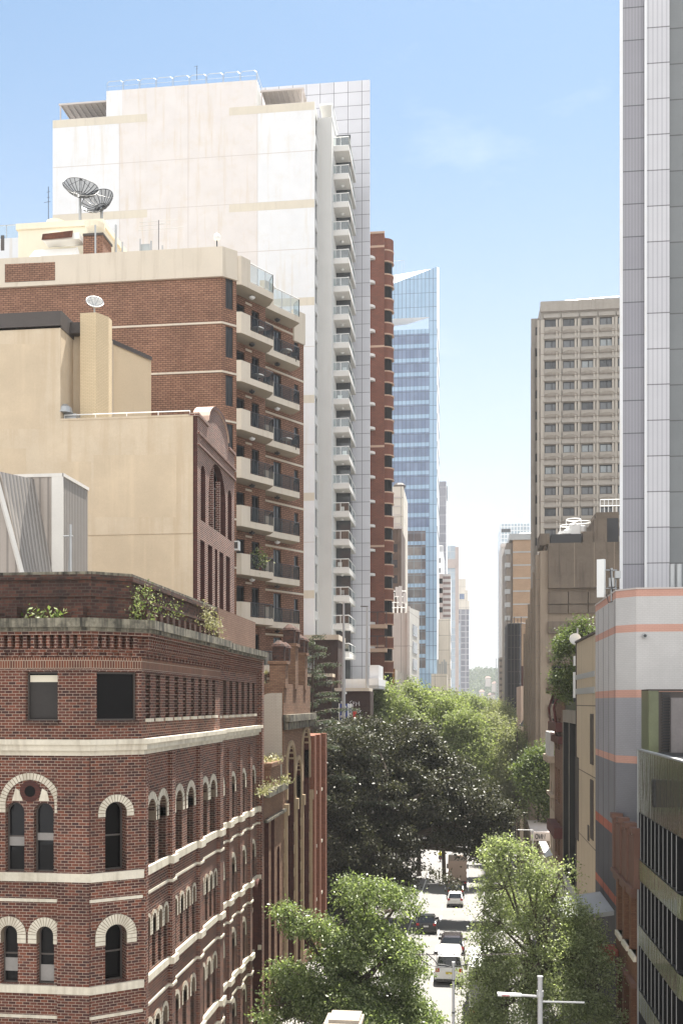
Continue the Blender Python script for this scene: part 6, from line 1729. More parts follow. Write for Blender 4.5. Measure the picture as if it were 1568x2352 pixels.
# =================================================================== glass and black fin building at the lower right
fb_ = thing('fin_building', 'modern mirrored glass building with rows of black vertical fins', 'building', (8.5, 45, 0))
m_, nt, b_ = _new('mirror_glass')
b_.inputs['Base Color'].default_value = (.36, .37, .30, 1); b_.inputs['Metallic'].default_value = .9; b_.inputs['Roughness'].default_value = .06
wv = nt.nodes.new('ShaderNodeTexNoise'); wv.inputs['Scale'].default_value = 1; wv.inputs['Detail'].default_value = 5; nt.links.new(_uv(nt, 3.2, .5), wv.inputs['Vector']); _bump(nt, b_, wv.outputs['Fac'], .8, .25)
plain('olive_glass', (.15, .165, .085), .35, .3); plain('fin_black', (.012, .012, .013), .8, .2, spec=.08); plain('fin_edge', (.45, .45, .44), .4, .1); plain('granite', (.20, .18, .175), .5, .3)
yf0, yf1 = 49.4, 40.7
ztop2 = 16.3
m = MB(); m.wall((8.5, yf0), (8.5, 34), 13.35, ztop2); m.wall((8.5, yf0), (8.5, yf1), 10.1, 11.05, (), 0, 0); m.wall((8.5, yf0), (8.5, yf1), 6.95, 7.9, (), 0, 0); m.wall((8.5, yf0), (8.5, yf1), 3.8, 4.8, (), 0, 0)
for z0, z1 in ((10.1, 11.05), (6.95, 7.9), (3.8, 4.8)):
    prev = (8.5, yf1)
    for i in range(1, 7):
        w = math.pi / 2 * i / 6; q = (8.5 + 1.2 * (1 - math.cos(w)), yf1 - 1.6 * math.sin(w)); m.wall(prev, q, z0, z1); prev = q
    m.wall(prev, (9.7, 34), z0, z1)
m.build('glass_band', 'mirror_glass', fb_)
m = MB(); m.box(9.3, 20, 34, yf0 - .02, -.3, ztop2 - .4); m.build('body', 'frame_black', fb_)
m = MB()
m.wall((8.5, yf0 + .02), (20, yf0 + .02), -.3, ztop2 - .1)
for z in (13.33, 11.05, 10.08, 7.9, 6.93, 4.8): m.box(8.53, 9.28, yf1 - .1, yf0 - .05, z - .02, z + .04)
m.build_each('sill_plate', 'frame_black', fb_); m = MB()
m.box(8.46, 8.7, 34, yf0, ztop2, ztop2 + .07); m.box(8.46, 8.52, yf0 - .06, yf0 + .02, 0, ztop2); m.build_each('edge_trim', 'galv', fb_)
m = MB()
for yy in (40.2, 36.5): m.lathe(9.35, yy, [(.38, 0), (.38, 13.3)], 14)
m.build_each('column', 'granite', fb_)
mf = MB(); mf.box(8.2, 8.9, 0, .16, 0, 1); mfm = None
for z0, z1 in ((11.08, 13.3), (7.95, 10.05), (4.85, 6.9)):
    mk_ = MB(); mk_.box(-.02, .75, -.09, .09, 0, z1 - z0); fm = mk_.mesh('fin', ['fin_black']); me2 = MB(); me2.box(-.035, -.015, -.095, -.075, 0, z1 - z0); em = me2.mesh('fin_edge', ['fin_edge'])
    for i in range(10):
        y = yf0 - .45 - i * .88; o = put(fm, 'fin', fb_, (8.55, y, z0)); put(em, 'fin_edge', o, (0, 0, 0), 0, True)
m = MB(); m.box(8.44, 8.5, YA(1505, 8.5), YA(1500, 8.5), 14.0, 15.2)
for k in range(6): m.box(8.42, 8.44, YA(1505, 8.5), YA(1500, 8.5), 14.05 + .2 * k, 14.13 + .2 * k)
m.build('vent_grille', 'frame_black', fb_)
m = MB(); YH = 51.0; zt4 = PZ(1587, 1490, YH)
m.box(YH * K(1489), YH * K(1512), YH, 53, ztop2 - .3, zt4); m.build('roof_glass', 'olive_glass', fb_)
m = MB(); m.box(YH * K(1511), YH * K(1590), YH + .1, 53, ztop2 - .3, zt4 - .05); m.box(YH * K(1489), YH * K(1590), YH - .05, 53, zt4, zt4 + .08); m.build('roof_frame', 'fascia_dark', fb_)
m = MB()
for k in range(22): z = ztop2 - .2 + k * .14; m.box(YH * K(1520), YH * K(1539), YH - .04, YH + .09, z, z + .06)
m.build('louvre_grille', 'frame_black', fb_)
m = MB(); m.box(50.6 * K(1541), 50.6 * K(1600), 50.6, 52, ztop2 - .3, PZ(1603, 1550, 50.6)); m.build('stone_panel', 'granite', fb_)
m = MB(); m.box(8.6, 20, 34, yf0 - .05, ztop2 - .38, ztop2 - .3); m.build('roof', 'roof_grey', fb_)
# =================================================================== trees
leafmat('leaf_plane', (.075, .10, .04), (.155, .195, .085), (.34, .375, .20), .4, .45, .45)
leafmat('leaf_elm', (.135, .155, .08), (.255, .285, .155), (.46, .475, .32), .38, .5, .55, (1.25, 1.4, .75))
leafmat('leaf_fig', (.024, .026, .014), (.050, .051, .030), (.115, .112, .075), .45, .28, .18)
leafmat('leaf_lime', (.13, .155, .07), (.21, .24, .115), (.33, .35, .21), .6, .2, .4)
leafmat('leaf_olive', (.14, .15, .085), (.24, .245, .15), (.37, .37, .26), .6, .25, .4)
leafmat('leaf_dark', (.05, .07, .028), (.10, .13, .05), (.19, .22, .09), .5, .3, .35)
leafmat('leaf_cedar', (.04, .055, .040), (.085, .105, .075), (.17, .185, .135), .55, .25, .2)
def crown_points(lobes, n, rng, seed, gap=.5, shell=.55):
    """clump centres in a union of ellipsoids (cx,cy,cz,rx,ry,rz)"""
    L = np.array(lobes, float); vol = L[:, 3] * L[:, 4] * L[:, 5]; vol = vol ** .75
    k = rng.choice(len(L), n * 2, p=vol / vol.sum())
    d = rng.normal(size=(n * 2, 3)); d /= np.linalg.norm(d, axis=1)[:, None]
    r = (shell ** 3 + (1 - shell ** 3) * rng.uniform(size=n * 2)) ** (1 / 3)
    r = r * rng.uniform(.88, 1.18, size=n * 2)
    P = L[k, :3] + d * r[:, None] * L[k, 3:6]
    # large soft gaps
    ph = rng.uniform(0, 6.28, size=(6, 1)); fr = rng.normal(size=(6, 3)) * 1.1 / max(L[:, 3:6].mean() * .45, .3)
    w = np.sin(fr @ P.T + ph).mean(0)
    P = P[np.argsort(w + rng.normal(size=len(P)) * .12)[: n]] if gap else P[:n]
    return P
def tree(name, label, base, trunk_h, trunk_r, lobes, leaf, n_clump, per, csize, lsize, seed, group=None, droop=.25, aspect=.5, shell=.55, lean=(0, 0), bark='bark', gap=.5, up=.35, flat=.7, limbs=True):
    rng = np.random.default_rng(seed)
    t = thing(name, label, 'tree', base, group)
    B = Vector(base)
    P = crown_points(lobes, n_clump, rng, seed, gap, shell)
    # leaves
    N = n_clump * per
    cen = np.repeat(P, per, 0)
    off = rng.normal(size=(N, 3)) * csize * np.array([1, 1, flat])
    Q = cen + off
    out = off / (np.linalg.norm(off, axis=1)[:, None] + 1e-6)
    V = leaves_np(Q, lsize, seed + 1, droop, out, aspect, up)
    leaf_obj('crown', V, leaf, t, base)
    # wood
    m = MB(); top = B + Vector((lean[0], lean[1], trunk_h))
    mid = B.lerp(top, .5) + Vector((rng.normal() * .15, rng.normal() * .15, 0))
    m.tube([B - Vector((0, 0, .3)), B + Vector((0, 0, .3)), mid, top], [trunk_r * 1.5, trunk_r * 1.1, trunk_r * .9, trunk_r * .75], 9)
    if limbs:
        for lb in lobes:
            c = Vector(lb[:3]); k = (top + c) / 2 + Vector((rng.normal() * .3, rng.normal() * .3, -.2 * abs(c.z - top.z) * .3))
            m.tube([top - Vector((0, 0, trunk_r)), k, c], [trunk_r * .6, trunk_r * .42, trunk_r * .26], 6)
            dd = np.linalg.norm(P - np.array(lb[:3]), axis=1); idx = np.argsort(dd)[: max(6, n_clump // max(len(lobes), 1))]
            for j in rng.choice(idx, min(len(idx), 12), replace=False):
                q = Vector(P[j]); k2 = (c + q) / 2 + Vector((rng.normal() * .15, rng.normal() * .15, .1))
                m.tube([c, k2, q], [trunk_r * .2, trunk_r * .11, trunk_r * .04], 4)
    m.build('trunk', bark, t)
    return t
# near left plane tree
def at(px, py, Y): return (Y * K(px), Y, PZ(py, px, Y))
def lob(px, py, Y, r, rz=None, ry=None): p = at(px, py, Y); return (*p, r, ry or r, rz or r)
tree('street_tree', 'leafy bright green street tree in front of the red brick building', (-5.6, 51, 0), 4.2, .2,
     [lob(690, 2120, 49.5, 1.0, .45), lob(655, 2090, 49.5, .6, .3), lob(840, 2065, 51, 1.5, 1.3), lob(905, 2090, 51.5, 1.5, 1.5), lob(770, 2130, 50.5, 1.5, .8), lob(740, 2215, 50.5, 1.7, .9), lob(880, 2200, 50, 1.8, 1.4), lob(670, 2235, 50, 1.3, .6), lob(640, 2310, 49, 1.2, .9), lob(780, 2300, 49.5, 1.9, 1.1), lob(900, 2290, 50.5, 1.6, 1.1), lob(690, 2345, 49, 1.7, .8), lob(840, 2350, 49, 2.2, 1.0), lob(960, 2345, 50, 1.1, .6), lob(925, 2180, 51, 1.1, 1.0), lob(720, 2290, 52, 1.9, 1.0), lob(800, 2230, 52.5, 2.2, 1.2), lob(860, 2140, 52, 1.5, 1.2), lob(930, 2240, 52, 1.3, 1.0), lob(650, 2345, 50, 1.3, .7), lob(950, 2290, 51, 1.1, .8)],
     'leaf_plane', 1700, 44, .24, .165, 11, droop=.4, shell=.5, flat=.7)
# near right elm
tree('street_tree', 'fine leaved silvery green street tree in front of the cream and striped buildings', (4.3, 54.5, 0), 4.6, .17,
     [lob(1195, 1975, 54, .9, .9), lob(1235, 2010, 54, 1.1, .8), lob(1160, 2040, 54, 1.3, 1.0), lob(1270, 2060, 55, 1.2, .9), lob(1150, 2120, 54, 1.3, 1.1), lob(1240, 2120, 54, 1.9, 1.1), lob(1325, 2110, 55, .8, .8), lob(1135, 2210, 53.5, 1.0, 1.0), lob(1230, 2220, 53, 1.9, 1.2), lob(1310, 2200, 53.5, 1.4, 1.0), lob(1165, 2310, 53, 1.6, 1.1), lob(1290, 2300, 52.5, 1.7, 1.0), lob(1120, 2335, 53, .8, .9), lob(1360, 2310, 52.5, .9, .6), lob(1230, 2350, 52.5, 1.8, .9), lob(1140, 1985, 54.5, .9, .8), lob(1290, 2010, 55, .9, .8), lob(1110, 2090, 54.5, .9, .9), lob(1200, 2080, 55.5, 1.6, 1.2), lob(1330, 2180, 54, 1.1, .9), lob(1370, 2270, 53, .9, .7), lob(1105, 2180, 54, .8, .9), lob(1180, 2230, 55, 1.7, 1.3), lob(1280, 2250, 54.5, 1.7, 1.2), lob(1400, 2340, 52.5, .8, .5), lob(1095, 2250, 53.5, .8, 1.0), lob(1095, 2330, 53, .8, .8), lob(1345, 2140, 54.5, .9, .9), lob(1385, 2230, 53.2, .8, .8), lob(1150, 1945, 54.5, .7, .5)],
     'leaf_elm', 1800, 44, .28, .145, 21, droop=.25, shell=.5, flat=.8)
# the big fig
tree('fig_tree', 'huge dark glossy fig tree spreading over the street', (-9.2, 97, zg(97)), 7.5, .9,
     [lob(800, 1735, 95, 4.0, 2.8), lob(920, 1725, 98, 4.6, 2.6), lob(1000, 1790, 97, 3.6, 2.8), lob(790, 1850, 92, 3.8, 3.4), lob(900, 1830, 94, 4.6, 3.6), lob(1010, 1880, 96, 3.4, 2.6), lob(1090, 1850, 96, 3.0, 2.6), lob(1140, 1880, 95, 2.0, 2.0), lob(770, 1960, 90, 3.4, 3.6), lob(860, 1950, 91, 4.0, 3.2), lob(1085, 1940, 95, 2.4, 1.8), lob(800, 2050, 89, 3.0, 3.0), lob(885, 2030, 90, 2.6, 1.7), lob(1120, 1960, 96, 1.5, 1.2), lob(950, 1690, 99, 3.0, 1.8), lob(830, 1690, 99, 3.2, 1.8)],
     'leaf_fig', 2600, 52, .42, .27, 31, droop=.05, shell=.5, aspect=.55, flat=.6)
t = C.objects.get('fig_tree')
m = MB()
for pts, r in (([(900, 1955, 93), (960, 1920, 93.5), (1030, 1890, 94), (1075, 1880, 94.5), (1110, 1860, 95)], .42), ([(1030, 1890, 94), (1065, 1905, 94), (1105, 1925, 94.5)], .24), ([(870, 1850, 91), (890, 1780, 92), (870, 1730, 93)], .26), ([(900, 1860, 92), (960, 1830, 93), (1010, 1800, 94)], .24), ([(780, 2080, 88), (840, 2020, 90), (900, 1955, 93)], .55)):
    P_ = [at(*p) for p in pts]; m.tube(P_, [r * (1 - .14 * i) for i in range(len(P_))], 7)
m.build('limb', 'bark', t)
weed('fig_spray', 'hanging spray of dark fig leaves above the white hatchback', 'branch', [at(x, y, 88) for x, y in ((985, 2005), (1000, 2012), (1015, 2020), (1028, 2015), (1035, 2025), (1045, 2030), (1050, 2040))], (.35, .4, .28), 420, .3, 'leaf_fig', 77)
# pale green trees behind the fig
gl_ = 'pale green trees down the street beyond the fig'
def small_tree(label, px, ptop, pbot, Y, w, leaf, seed, n=260, per=42, ls=.3, name='street_tree', group=None, cs=.55, x0=None):
    g = zg(Y); zt_ = PZ(ptop, px, Y); zb = PZ(pbot, px, Y); X = Y * K(px); H = zt_ - zb; rng_ = random.Random(seed)
    lobes = [(X, Y, zt_ - H * .16, w * .45, w * .45, H * .17)]
    for i in range(6):
        a = i * 2.4; f = .3 + .11 * i
        lobes.append((X + math.cos(a) * w * .42 * rng_.uniform(.6, 1.1), Y + math.sin(a) * w * .42, zt_ - H * f, w * rng_.uniform(.45, .62), w * .5, H * rng_.uniform(.14, .2)))
    return tree(name, label, (X, Y, g), max((zb - g) * 1.0 + H * .3, 3), w * .055, lobes, leaf, int(n * 1.5), int(per * 1.2), cs, ls * 1.1, seed, group, droop=.2, shell=.3, flat=.9)
small_tree('lime green tree nearest the dark brick shop, left end of the bright row', 880, 1572, 1760, 122, 4.0, 'leaf_lime', 41, 300, 46, .3)
small_tree('tall yellow green tree in front of the white panelled building', 962, 1566, 1780, 140, 5.0, 'leaf_lime', 42, 360, 46, .32)
small_tree('broad lime tree behind the fig, under the blue glass tower', 1020, 1600, 1790, 132, 4.6, 'leaf_lime', 43, 360, 46, .3)
small_tree('lime tree overlapping the far end of the fig crown', 1062, 1640, 1830, 128, 4.2, 'leaf_lime', 44, 340, 46, .3)
small_tree('smaller lime tree between the two tall ones behind the fig', 920, 1632, 1780, 128, 4.0, 'leaf_lime', 45, 260, 44, .3)
small_tree('hazy green tree in the middle of the street end', 1075, 1603, 1700, 230, 6.5, 'leaf_lime', 46, 240, 40, .5, cs=.9)
small_tree('pale hazy tree closing the street beside the scaffold', 1110, 1612, 1720, 260, 6.5, 'leaf_olive', 47, 240, 40, .5, cs=.9)
small_tree('hazy street tree on the left foot of the cream block', 1040, 1590, 1700, 210, 5.0, 'leaf_lime', 51, 200, 40, .45, cs=.8)
small_tree('olive green tree with open branches right of the street', 1170, 1655, 1890, 130, 3.8, 'leaf_olive', 48, 380, 42, .24)
small_tree('olive tree in the street centre right of the lime trees', 1128, 1640, 1850, 142, 4.2, 'leaf_olive', 49, 380, 42, .26)
small_tree('slim olive tree in front of the black scaffold', 1150, 1615, 1800, 165, 4.2, 'leaf_olive', 52, 300, 42, .28)
small_tree('rounded mid green tree against the brown ribbed building', 1236, 1716, 1880, 106, 2.5, 'leaf_dark', 50, 300, 46, .24)
# slender trunk pole of the open olive tree
# roof garden tree
tree('roof_tree', 'bushy green tree spilling over the roof edge beside the cream panels', (9.3, 80, 18.4), 1.6, .12,
     [lob(1310, 1500, 79, 1.2, 1.4), lob(1296, 1545, 79, 1.1, 1.2), lob(1345, 1450, 79, 1.1, 1.0), lob(1300, 1580, 78.6, .9, .9), lob(1320, 1470, 80, 1.2, 1.0)], 'leaf_dark', 300, 50, .3, .2, 61, shell=.3)
# deodar cedar
cx_, cy_ = 92 * K(716), 92.0; cz0, cz1 = 8.0, PZ(1455, 716, 92)
t = thing('conifer', 'dark drooping conifer in front of the dark brick shop', 'tree', (cx_, cy_, zg(92)))
rng = np.random.default_rng(9); Pp = []; m = MB()
m.tube([(cx_, cy_, zg(92)), (cx_, cy_, 12), (cx_ + .1, cy_, cz1 - .3)], [.35, .22, .03], 7)
nb_ = 50
for i in range(nb_):
    f = i / nb_; z = cz1 - .3 - (cz1 - cz0) * f; a = i * 2.39996; L = 1.0 + 6.4 * f ** .85 * rng.uniform(.55, 1.1)
    if math.cos(a) > 0: L *= 1.12
    d = Vector((math.cos(a), math.sin(a), 0)); o = Vector((cx_, cy_, z))
    pts = [o + d * L * s + Vector((0, 0, L * (.32 * s - .22 * s * s))) for s in (0, .35, .7, 1)]
    m.tube(pts, [.06, .045, .03, .01], 4)
    for s in np.linspace(.12, 1, int(10 + L * 9)):
        q = o + d * L * s + Vector((0, 0, L * (.32 * s - .22 * s * s)))
        for k in range(7): Pp.append((q.x + rng.normal() * .17, q.y + rng.normal() * .17, q.z - abs(rng.normal()) * .16))
leaf_obj('crown', leaves_np(np.array(Pp), .24, 91, .5, None, .28), 'leaf_cedar', t, tuple(t.location)); m.build('trunk', 'bark', t)
m = MB(); x, y = 128 * K(1189), 128.0; m.tube([(x, y, zg(128)), (x + .05, y, 4), (x - .1, y, PZ(1680, 1187, 128))], [.2, .17, .05], 7); m.tube([(x, y, 5), (x - 1.0, y, 8)], [.08, .03], 5); m.tube([(x, y, 3), (x + .8, y, 5.6)], [.08, .03], 5)
t = thing('bare_trunk', 'thin dark bare trunk standing clear in front of the olive trees', 'tree', (x, y, zg(128))); m.build('trunk', 'bark', t)

# =================================================================== distant wooded hill
hm = MB(); random.seed(4)
leafmat('hill_mat', (.05, .08, .03), (.07, .10, .04), (.09, .12, .05))
def hz(x, y): return -24 + 96 * math.exp(-((x - 60) / 420) ** 2) * max(0, min(1, (y - 1250) / 500)) + 5 * math.sin(x * .021 + y * .01) + 3 * math.sin(x * .06)
plain('hill_ground', (.055, .085, .035), .95, .5)
xs = list(range(-600, 760, 40)); ys = list(range(1200, 2200, 50))
for i in range(len(xs) - 1):
    for j in range(len(ys) - 1):
        q = [(xs[i], ys[j]), (xs[i + 1], ys[j]), (xs[i + 1], ys[j + 1]), (xs[i], ys[j + 1])]; hm.poly([(a, b, hz(a, b)) for a, b in q])
tag(hm.build('hill', 'hill_ground'), kind='structure')
rng = np.random.default_rng(12); n = 9000
hx = rng.uniform(-60, 190, n); hy = rng.uniform(1230, 1780, n); hzv = np.array([hz(a, b) for a, b in zip(hx, hy)])
P0 = np.stack([hx, hy, hzv + 3], 1); Q = np.repeat(P0, 7, 0) + rng.normal(size=(n * 7, 3)) * np.array([3.2, 3.2, 2.4])
leafmat('hill_leaf', (.03, .05, .02), (.055, .08, .03), (.10, .12, .06), .7, .1, .2)
o = leaf_obj('hill_woodland', leaves_np(Q, 3.6, 13, 0, None, .8), 'hill_leaf'); tag(o, kind='stuff')
for i, (px, py, w, h, lab) in enumerate(((1118, 1560, 8, 5, 'pale house highest on the far hill'), (1104, 1590, 7, 4, 'low white house at the left on the far hillside'), (1126, 1597, 10, 4, 'wide pale house low on the far hillside'), (1132, 1572, 7, 4, 'small pale house halfway up the far hill'))):
    Y = 1500 if i else 1620; x = Y * K(px); z = PZ(py, px, Y); t = thing('hill_house', lab, 'house', (x, Y, z - h)); m = MB(); m.box(x - w / 2, x + w / 2, Y - 60, Y - 52, z - h - 8, z); m.build('wall', 'concrete_pink', t); m = MB(); m.poly([(x - w / 2 - 1, Y - 61, z), (x + w / 2 + 1, Y - 61, z), (x + w / 2 - 2, Y - 56, z + 3), (x - w / 2 + 2, Y - 56, z + 3)]); m.build('roof', 'terracotta', t)
# =================================================================== vehicles
plain('car_white', (.72, .72, .70), .28, .04, spec=.5); plain('car_dark', (.030, .024, .026), .22, .08, spec=.5); plain('car_black', (.012, .012, .013), .2, .05, spec=.5); plain('car_silver', (.35, .35, .36), .3, .05, metal=.4)
plain('tyre', (.015, .015, .015), .8, .1); plain('rim', (.4, .4, .4), .35, .1, metal=.6); plain('tail_red', (.35, .012, .01), .25, .05); plain('plate_yellow', (.55, .42, .03), .5, .05); plain('plate_white', (.65, .65, .62), .5, .05); plain('lamp_clear', (.7, .7, .68), .2, .05)
glass('car_glass', (.008, .009, .010), .03, .6)
def car(name, label, x, y, paint, L, W, H, prof, belt, plate='plate_white', group='cars driving away down the street', roof=None, rear_glass=(.52, .86), floor=.22):
    """prof: list of (s, zr) roof height along the length from the rear (s=0) to the nose; body lofted from cross-sections"""
    z0 = zg(y) - .1; sl = math.atan2(zg(y + 3) - zg(y), 3)
    t = thing(name, label, 'car' if 'van' not in name else 'van', (x, y, z0), group)
    t.rotation_euler = (sl, 0, 0)
    org = Vector((x, y, z0))
    def sec(s, zr):
        nose = max(.86, 1 - max(0, s - L * .8) / L * .8); tail = 1 - max(0, .25 - s) * .16
        w = W / 2 * nose * tail; b = min(belt, zr - .04); k = (zr - b) / max(H - belt, .1)
        wt = w - .16 * k * (W / 1.8) - .02
        pts = [(-w * .93, floor), (-w, floor + .2), (-w * 1.0, b - .15), (-w * .975, b), (-wt, zr - .09 * k - .015), (-wt + .14, zr)]
        return pts + [(-a, c) for a, c in reversed(pts)]
    m = MB(); R = []
    for s, zr in prof:
        i = len(m.v); sp = sec(s, zr); m.v += [(x + a, y + s, z0 + c) for a, c in sp]; R.append(i)
    n = 12
    for a, b in zip(R[:-1], R[1:]):
        for k in range(n):
            q = (a + k, a + (k + 1) % n, b + (k + 1) % n, b + k); m.f.append(q[::-1] if False else (q[0], q[3], q[2], q[1])); m.m.append(0)
    m.f.append(tuple(R[0] + k for k in range(n))); m.m.append(0); m.f.append(tuple(R[-1] + k for k in reversed(range(n)))); m.m.append(0)
    m.build('body', paint, t, smooth=False)
    # glass
    gi = [k for k, (s, zr) in enumerate(prof) if zr > H - .12]; s0, s1 = prof[gi[0]], prof[gi[-1]]
    def zrs(s): 
        for (a, za), (b, zb) in zip(prof[:-1], prof[1:]):
            if a <= s <= b: return za + (zb - za) * (s - a) / max(b - a, 1e-6)
        return prof[-1][1]
    def side(s, f, sg):
        zr = zrs(s); sp = sec(s, zr); (xa, za), (xb, zb) = sp[3], sp[4]
        return (x + sg * (-(xa + (xb - xa) * f) + .012), y + s, z0 + za + (zb - za) * f)
    g = MB()
    for sg in (-1, 1):
        seg = np.linspace(s0[0] + .15, s1[0] + .25, 4)
        for a, b in zip(seg[:-1], seg[1:]):
            q = [side(a + .04, .12, sg), side(b - .04, .12, sg), side(b - .04, .9, sg), side(a + .04, .9, sg)]; g.poly(q if sg < 0 else q[::-1])
    g.build('side_window', 'car_glass', t)
    # rear screen: between the last rear stations
    zA, zB = belt + (H - belt) * .08 + .0, H - .1
    rs = [(s, zr) for s, zr in prof if s <= s0[0] + .02]
    def sAt(z):
        for (a, za), (b, zb) in zip(rs[:-1], rs[1:]):
            if za <= z <= zb: return a + (b - a) * (z - za) / max(zb - za, 1e-6)
        return rs[0][0]
    wa, wb2 = W / 2 * .86, W / 2 * .72
    g = MB(); g.quad((x - wa, y + sAt(zA) - .02, z0 + zA + .015), (x + wa, y + sAt(zA) - .02, z0 + zA + .015), (x + wb2, y + sAt(zB) - .02, z0 + zB + .015), (x - wb2, y + sAt(zB) - .02, z0 + zB + .015)); g.build('rear_window', 'car_glass', t)
    fs = s1[0]; g = MB(); fe = [p for p in prof if p[0] > fs][0]; g.quad((x - wb2, y + fs + .03, z0 + H - .02), (x - wa, y + fe[0], z0 + fe[1] + .02), (x + wa, y + fe[0], z0 + fe[1] + .02), (x + wb2, y + fs + .03, z0 + H - .02)); g.build('windscreen', 'car_glass', t)
    for sg in (-1, 1):
        h = MB(); h.box(x + sg * W * .40 - .12, x + sg * W * .40 + .12, y - .035, y + .1, z0 + belt * .78, z0 + belt * .98); h.build('tail_light', 'tail_red', t)
        h = MB(); h.box(x + sg * (W / 2 + .04) - .02 - .08, x + sg * (W / 2 + .04) + .1, y + s1[0] - .1, y + s1[0] + .08, z0 + belt + .02, z0 + belt + .2); h.build('wing_mirror', 'car_black' if paint != 'car_silver' else paint, t)
        h = MB(); h.box(x + sg * W * .36 - .15, x + sg * W * .36 + .15, y + L - .06, y + L + .02, z0 + belt * .62, z0 + belt * .78); h.build('headlight', 'lamp_clear', t)
        for s in (.85, L - .9):
            w_ = MB(); w_.tube([(x + sg * (W / 2 - .2), y + s, z0 + .33), (x + sg * (W / 2 + .01), y + s, z0 + .33)], .33, 16); o = w_.build('wheel', 'tyre', t); w_ = MB(); w_.tube([(x + sg * (W / 2), y + s, z0 + .33), (x + sg * (W / 2 + .02), y + s, z0 + .33)], .2, 12); w_.build('rim', 'rim', o)
    p = MB(); p.box(x - .22, x + .22, y - .045, y - .01, z0 + belt * .66, z0 + belt * .66 + .13); p.build('number_plate', plate, t)
    b = MB(); b.box(x - W * .46, x + W * .46, y - .05, y + .2, z0 + floor, z0 + floor + .18); b.build('bumper', 'car_black', t)
    if roof: 
        b = MB()
        for sg in (-1, 1): b.tube([(x + sg * W * .33, y + s0[0] + .1, z0 + H + .05), (x + sg * W * .33, y + s1[0], z0 + H + .05)], .025, 4)
        b.build('roof_rail', 'car_black', t)
    return t
van_p = [(0, .95), (.04, 1.1), (.22, 1.86), (.45, 1.95), (3.2, 1.95), (3.5, 1.9), (4.5, 1.15), (5.0, .95), (5.05, .6)]
suv_p = [(0, .95), (.08, 1.08), (.65, 1.58), (1.0, 1.68), (2.7, 1.68), (2.95, 1.62), (3.75, 1.08), (4.6, .92), (4.68, .6)]
hat_p = [(0, .85), (.06, .98), (.55, 1.42), (.8, 1.5), (2.3, 1.5), (2.5, 1.45), (3.2, 1.0), (3.9, .85), (3.98, .55)]
car('van', 'white people mover van with a yellow number plate nearest in the traffic', 50 * 0 + 66.2 * K(1031), 66.2, 'car_white', 5.05, 1.9, 1.95, van_p, 1.12, 'plate_yellow')
car('parked_car', 'dark maroon wagon with roof rails just ahead of the white van', 73.6 * K(1038), 73.6, 'car_dark', 4.68, 1.86, 1.68, suv_p, 1.05, 'plate_white', roof=True)
car('parked_car', 'small white hatchback ahead of the open stretch of road', 105 * K(1045), 105, 'car_white', 3.98, 1.66, 1.5, hat_p, .95)
car('parked_car', 'dark wagon in front of the white hatchback', 112.5 * K(1046), 112.5, 'car_dark', 4.68, 1.86, 1.68, suv_p, 1.05)
car('parked_car', 'black sedan half hidden by leaves in the left lane', 86 * K(978), 86, 'car_black', 4.4, 1.8, 1.46, hat_p[:3] + [(1.1, 1.46), (2.5, 1.46), (2.7, 1.42), (3.4, 1.0), (4.3, .85), (4.4, .55)], .95)
car('parked_car', 'dark car under the fig beside the motorcycle rider', 158 * K(1050), 158, 'car_black', 4.4, 1.8, 1.46, suv_p[:3] + [(1.1, 1.46), (2.5, 1.46), (2.7, 1.42), (3.4, 1.0), (4.3, .85), (4.4, .55)], .95)
for o in [o for o in bpy.data.objects if o.name.startswith('parked_car')]: o.name = 'car'
def truck(label, x, y, W, H, L, boxm, rearm, cab=True):
    z0 = zg(y) - .1; t = thing('truck', label, 'truck', (x, y, z0)); 
    m = MB(); m.box(x - W / 2, x + W / 2, y, y + L, z0 + .95, z0 + H); m.build('cargo_box', boxm, t)
    m = MB(); m.box(x - W / 2 + .06, x - .02, y - .03, y - .002, z0 + 1.05, z0 + H - .12); m.box(x + .02, x + W / 2 - .06, y - .03, y - .002, z0 + 1.05, z0 + H - .12); m.build('rear_door', rearm, t)
    m = MB(); m.box(x - W / 2, x + W / 2, y - .06, y + .1, z0 + .45, z0 + .62); m.box(x - .4, x + .4, y, y + L + 1.6, z0 + .5, z0 + .95); m.build('chassis', 'car_black', t)
    m = MB(); m.prism([(x - W / 2 + .1, y + L + .15), (x + W / 2 - .1, y + L + .15), (x + W / 2 - .1, y + L + 1.9), (x - W / 2 + .1, y + L + 1.9)], z0 + .5, z0 + 2.3); m.build('cab', boxm, t)
    for sg in (-1, 1):
        m = MB(); m.box(x + sg * W * .42 - .12, x + sg * W * .42 + .12, y - .08, y - .06, z0 + .66, z0 + .86); m.build('tail_light', 'tail_red', t)
        m = MB(); m.box(x + sg * (W / 2 + .15) - .1, x + sg * (W / 2 + .15) + .1, y + L + 1.4, y + L + 1.5, z0 + 1.4, z0 + 2.0); m.build('wing_mirror', 'car_black', t)
        for s in (1.2, L + .9):
            m = MB(); m.tube([(x + sg * (W / 2 - .4), y + s, z0 + .48), (x + sg * (W / 2 - .02), y + s, z0 + .48)], .48, 16); o = m.build('wheel', 'tyre', t); m = MB(); m.tube([(x + sg * (W / 2 - .02), y + s, z0 + .48), (x + sg * (W / 2), y + s, z0 + .48)], .26, 12); m.build('rim', 'rim', o)
    m = MB(); m.box(x - W / 2 + .02, x - W / 2 + .5, y - .075, y - .062, z0 + .64, z0 + .78); m.build('number_plate', 'plate_yellow', t)
    return t
truck('white box truck parked at the right kerb, mostly behind the near tree', 58.5 * K(1077) + 1.15, 58.5, 2.3, 3.3, 5.0, 'car_white', 'car_silver')
plain('truck_tan', (.40, .29, .22), .7, .15)
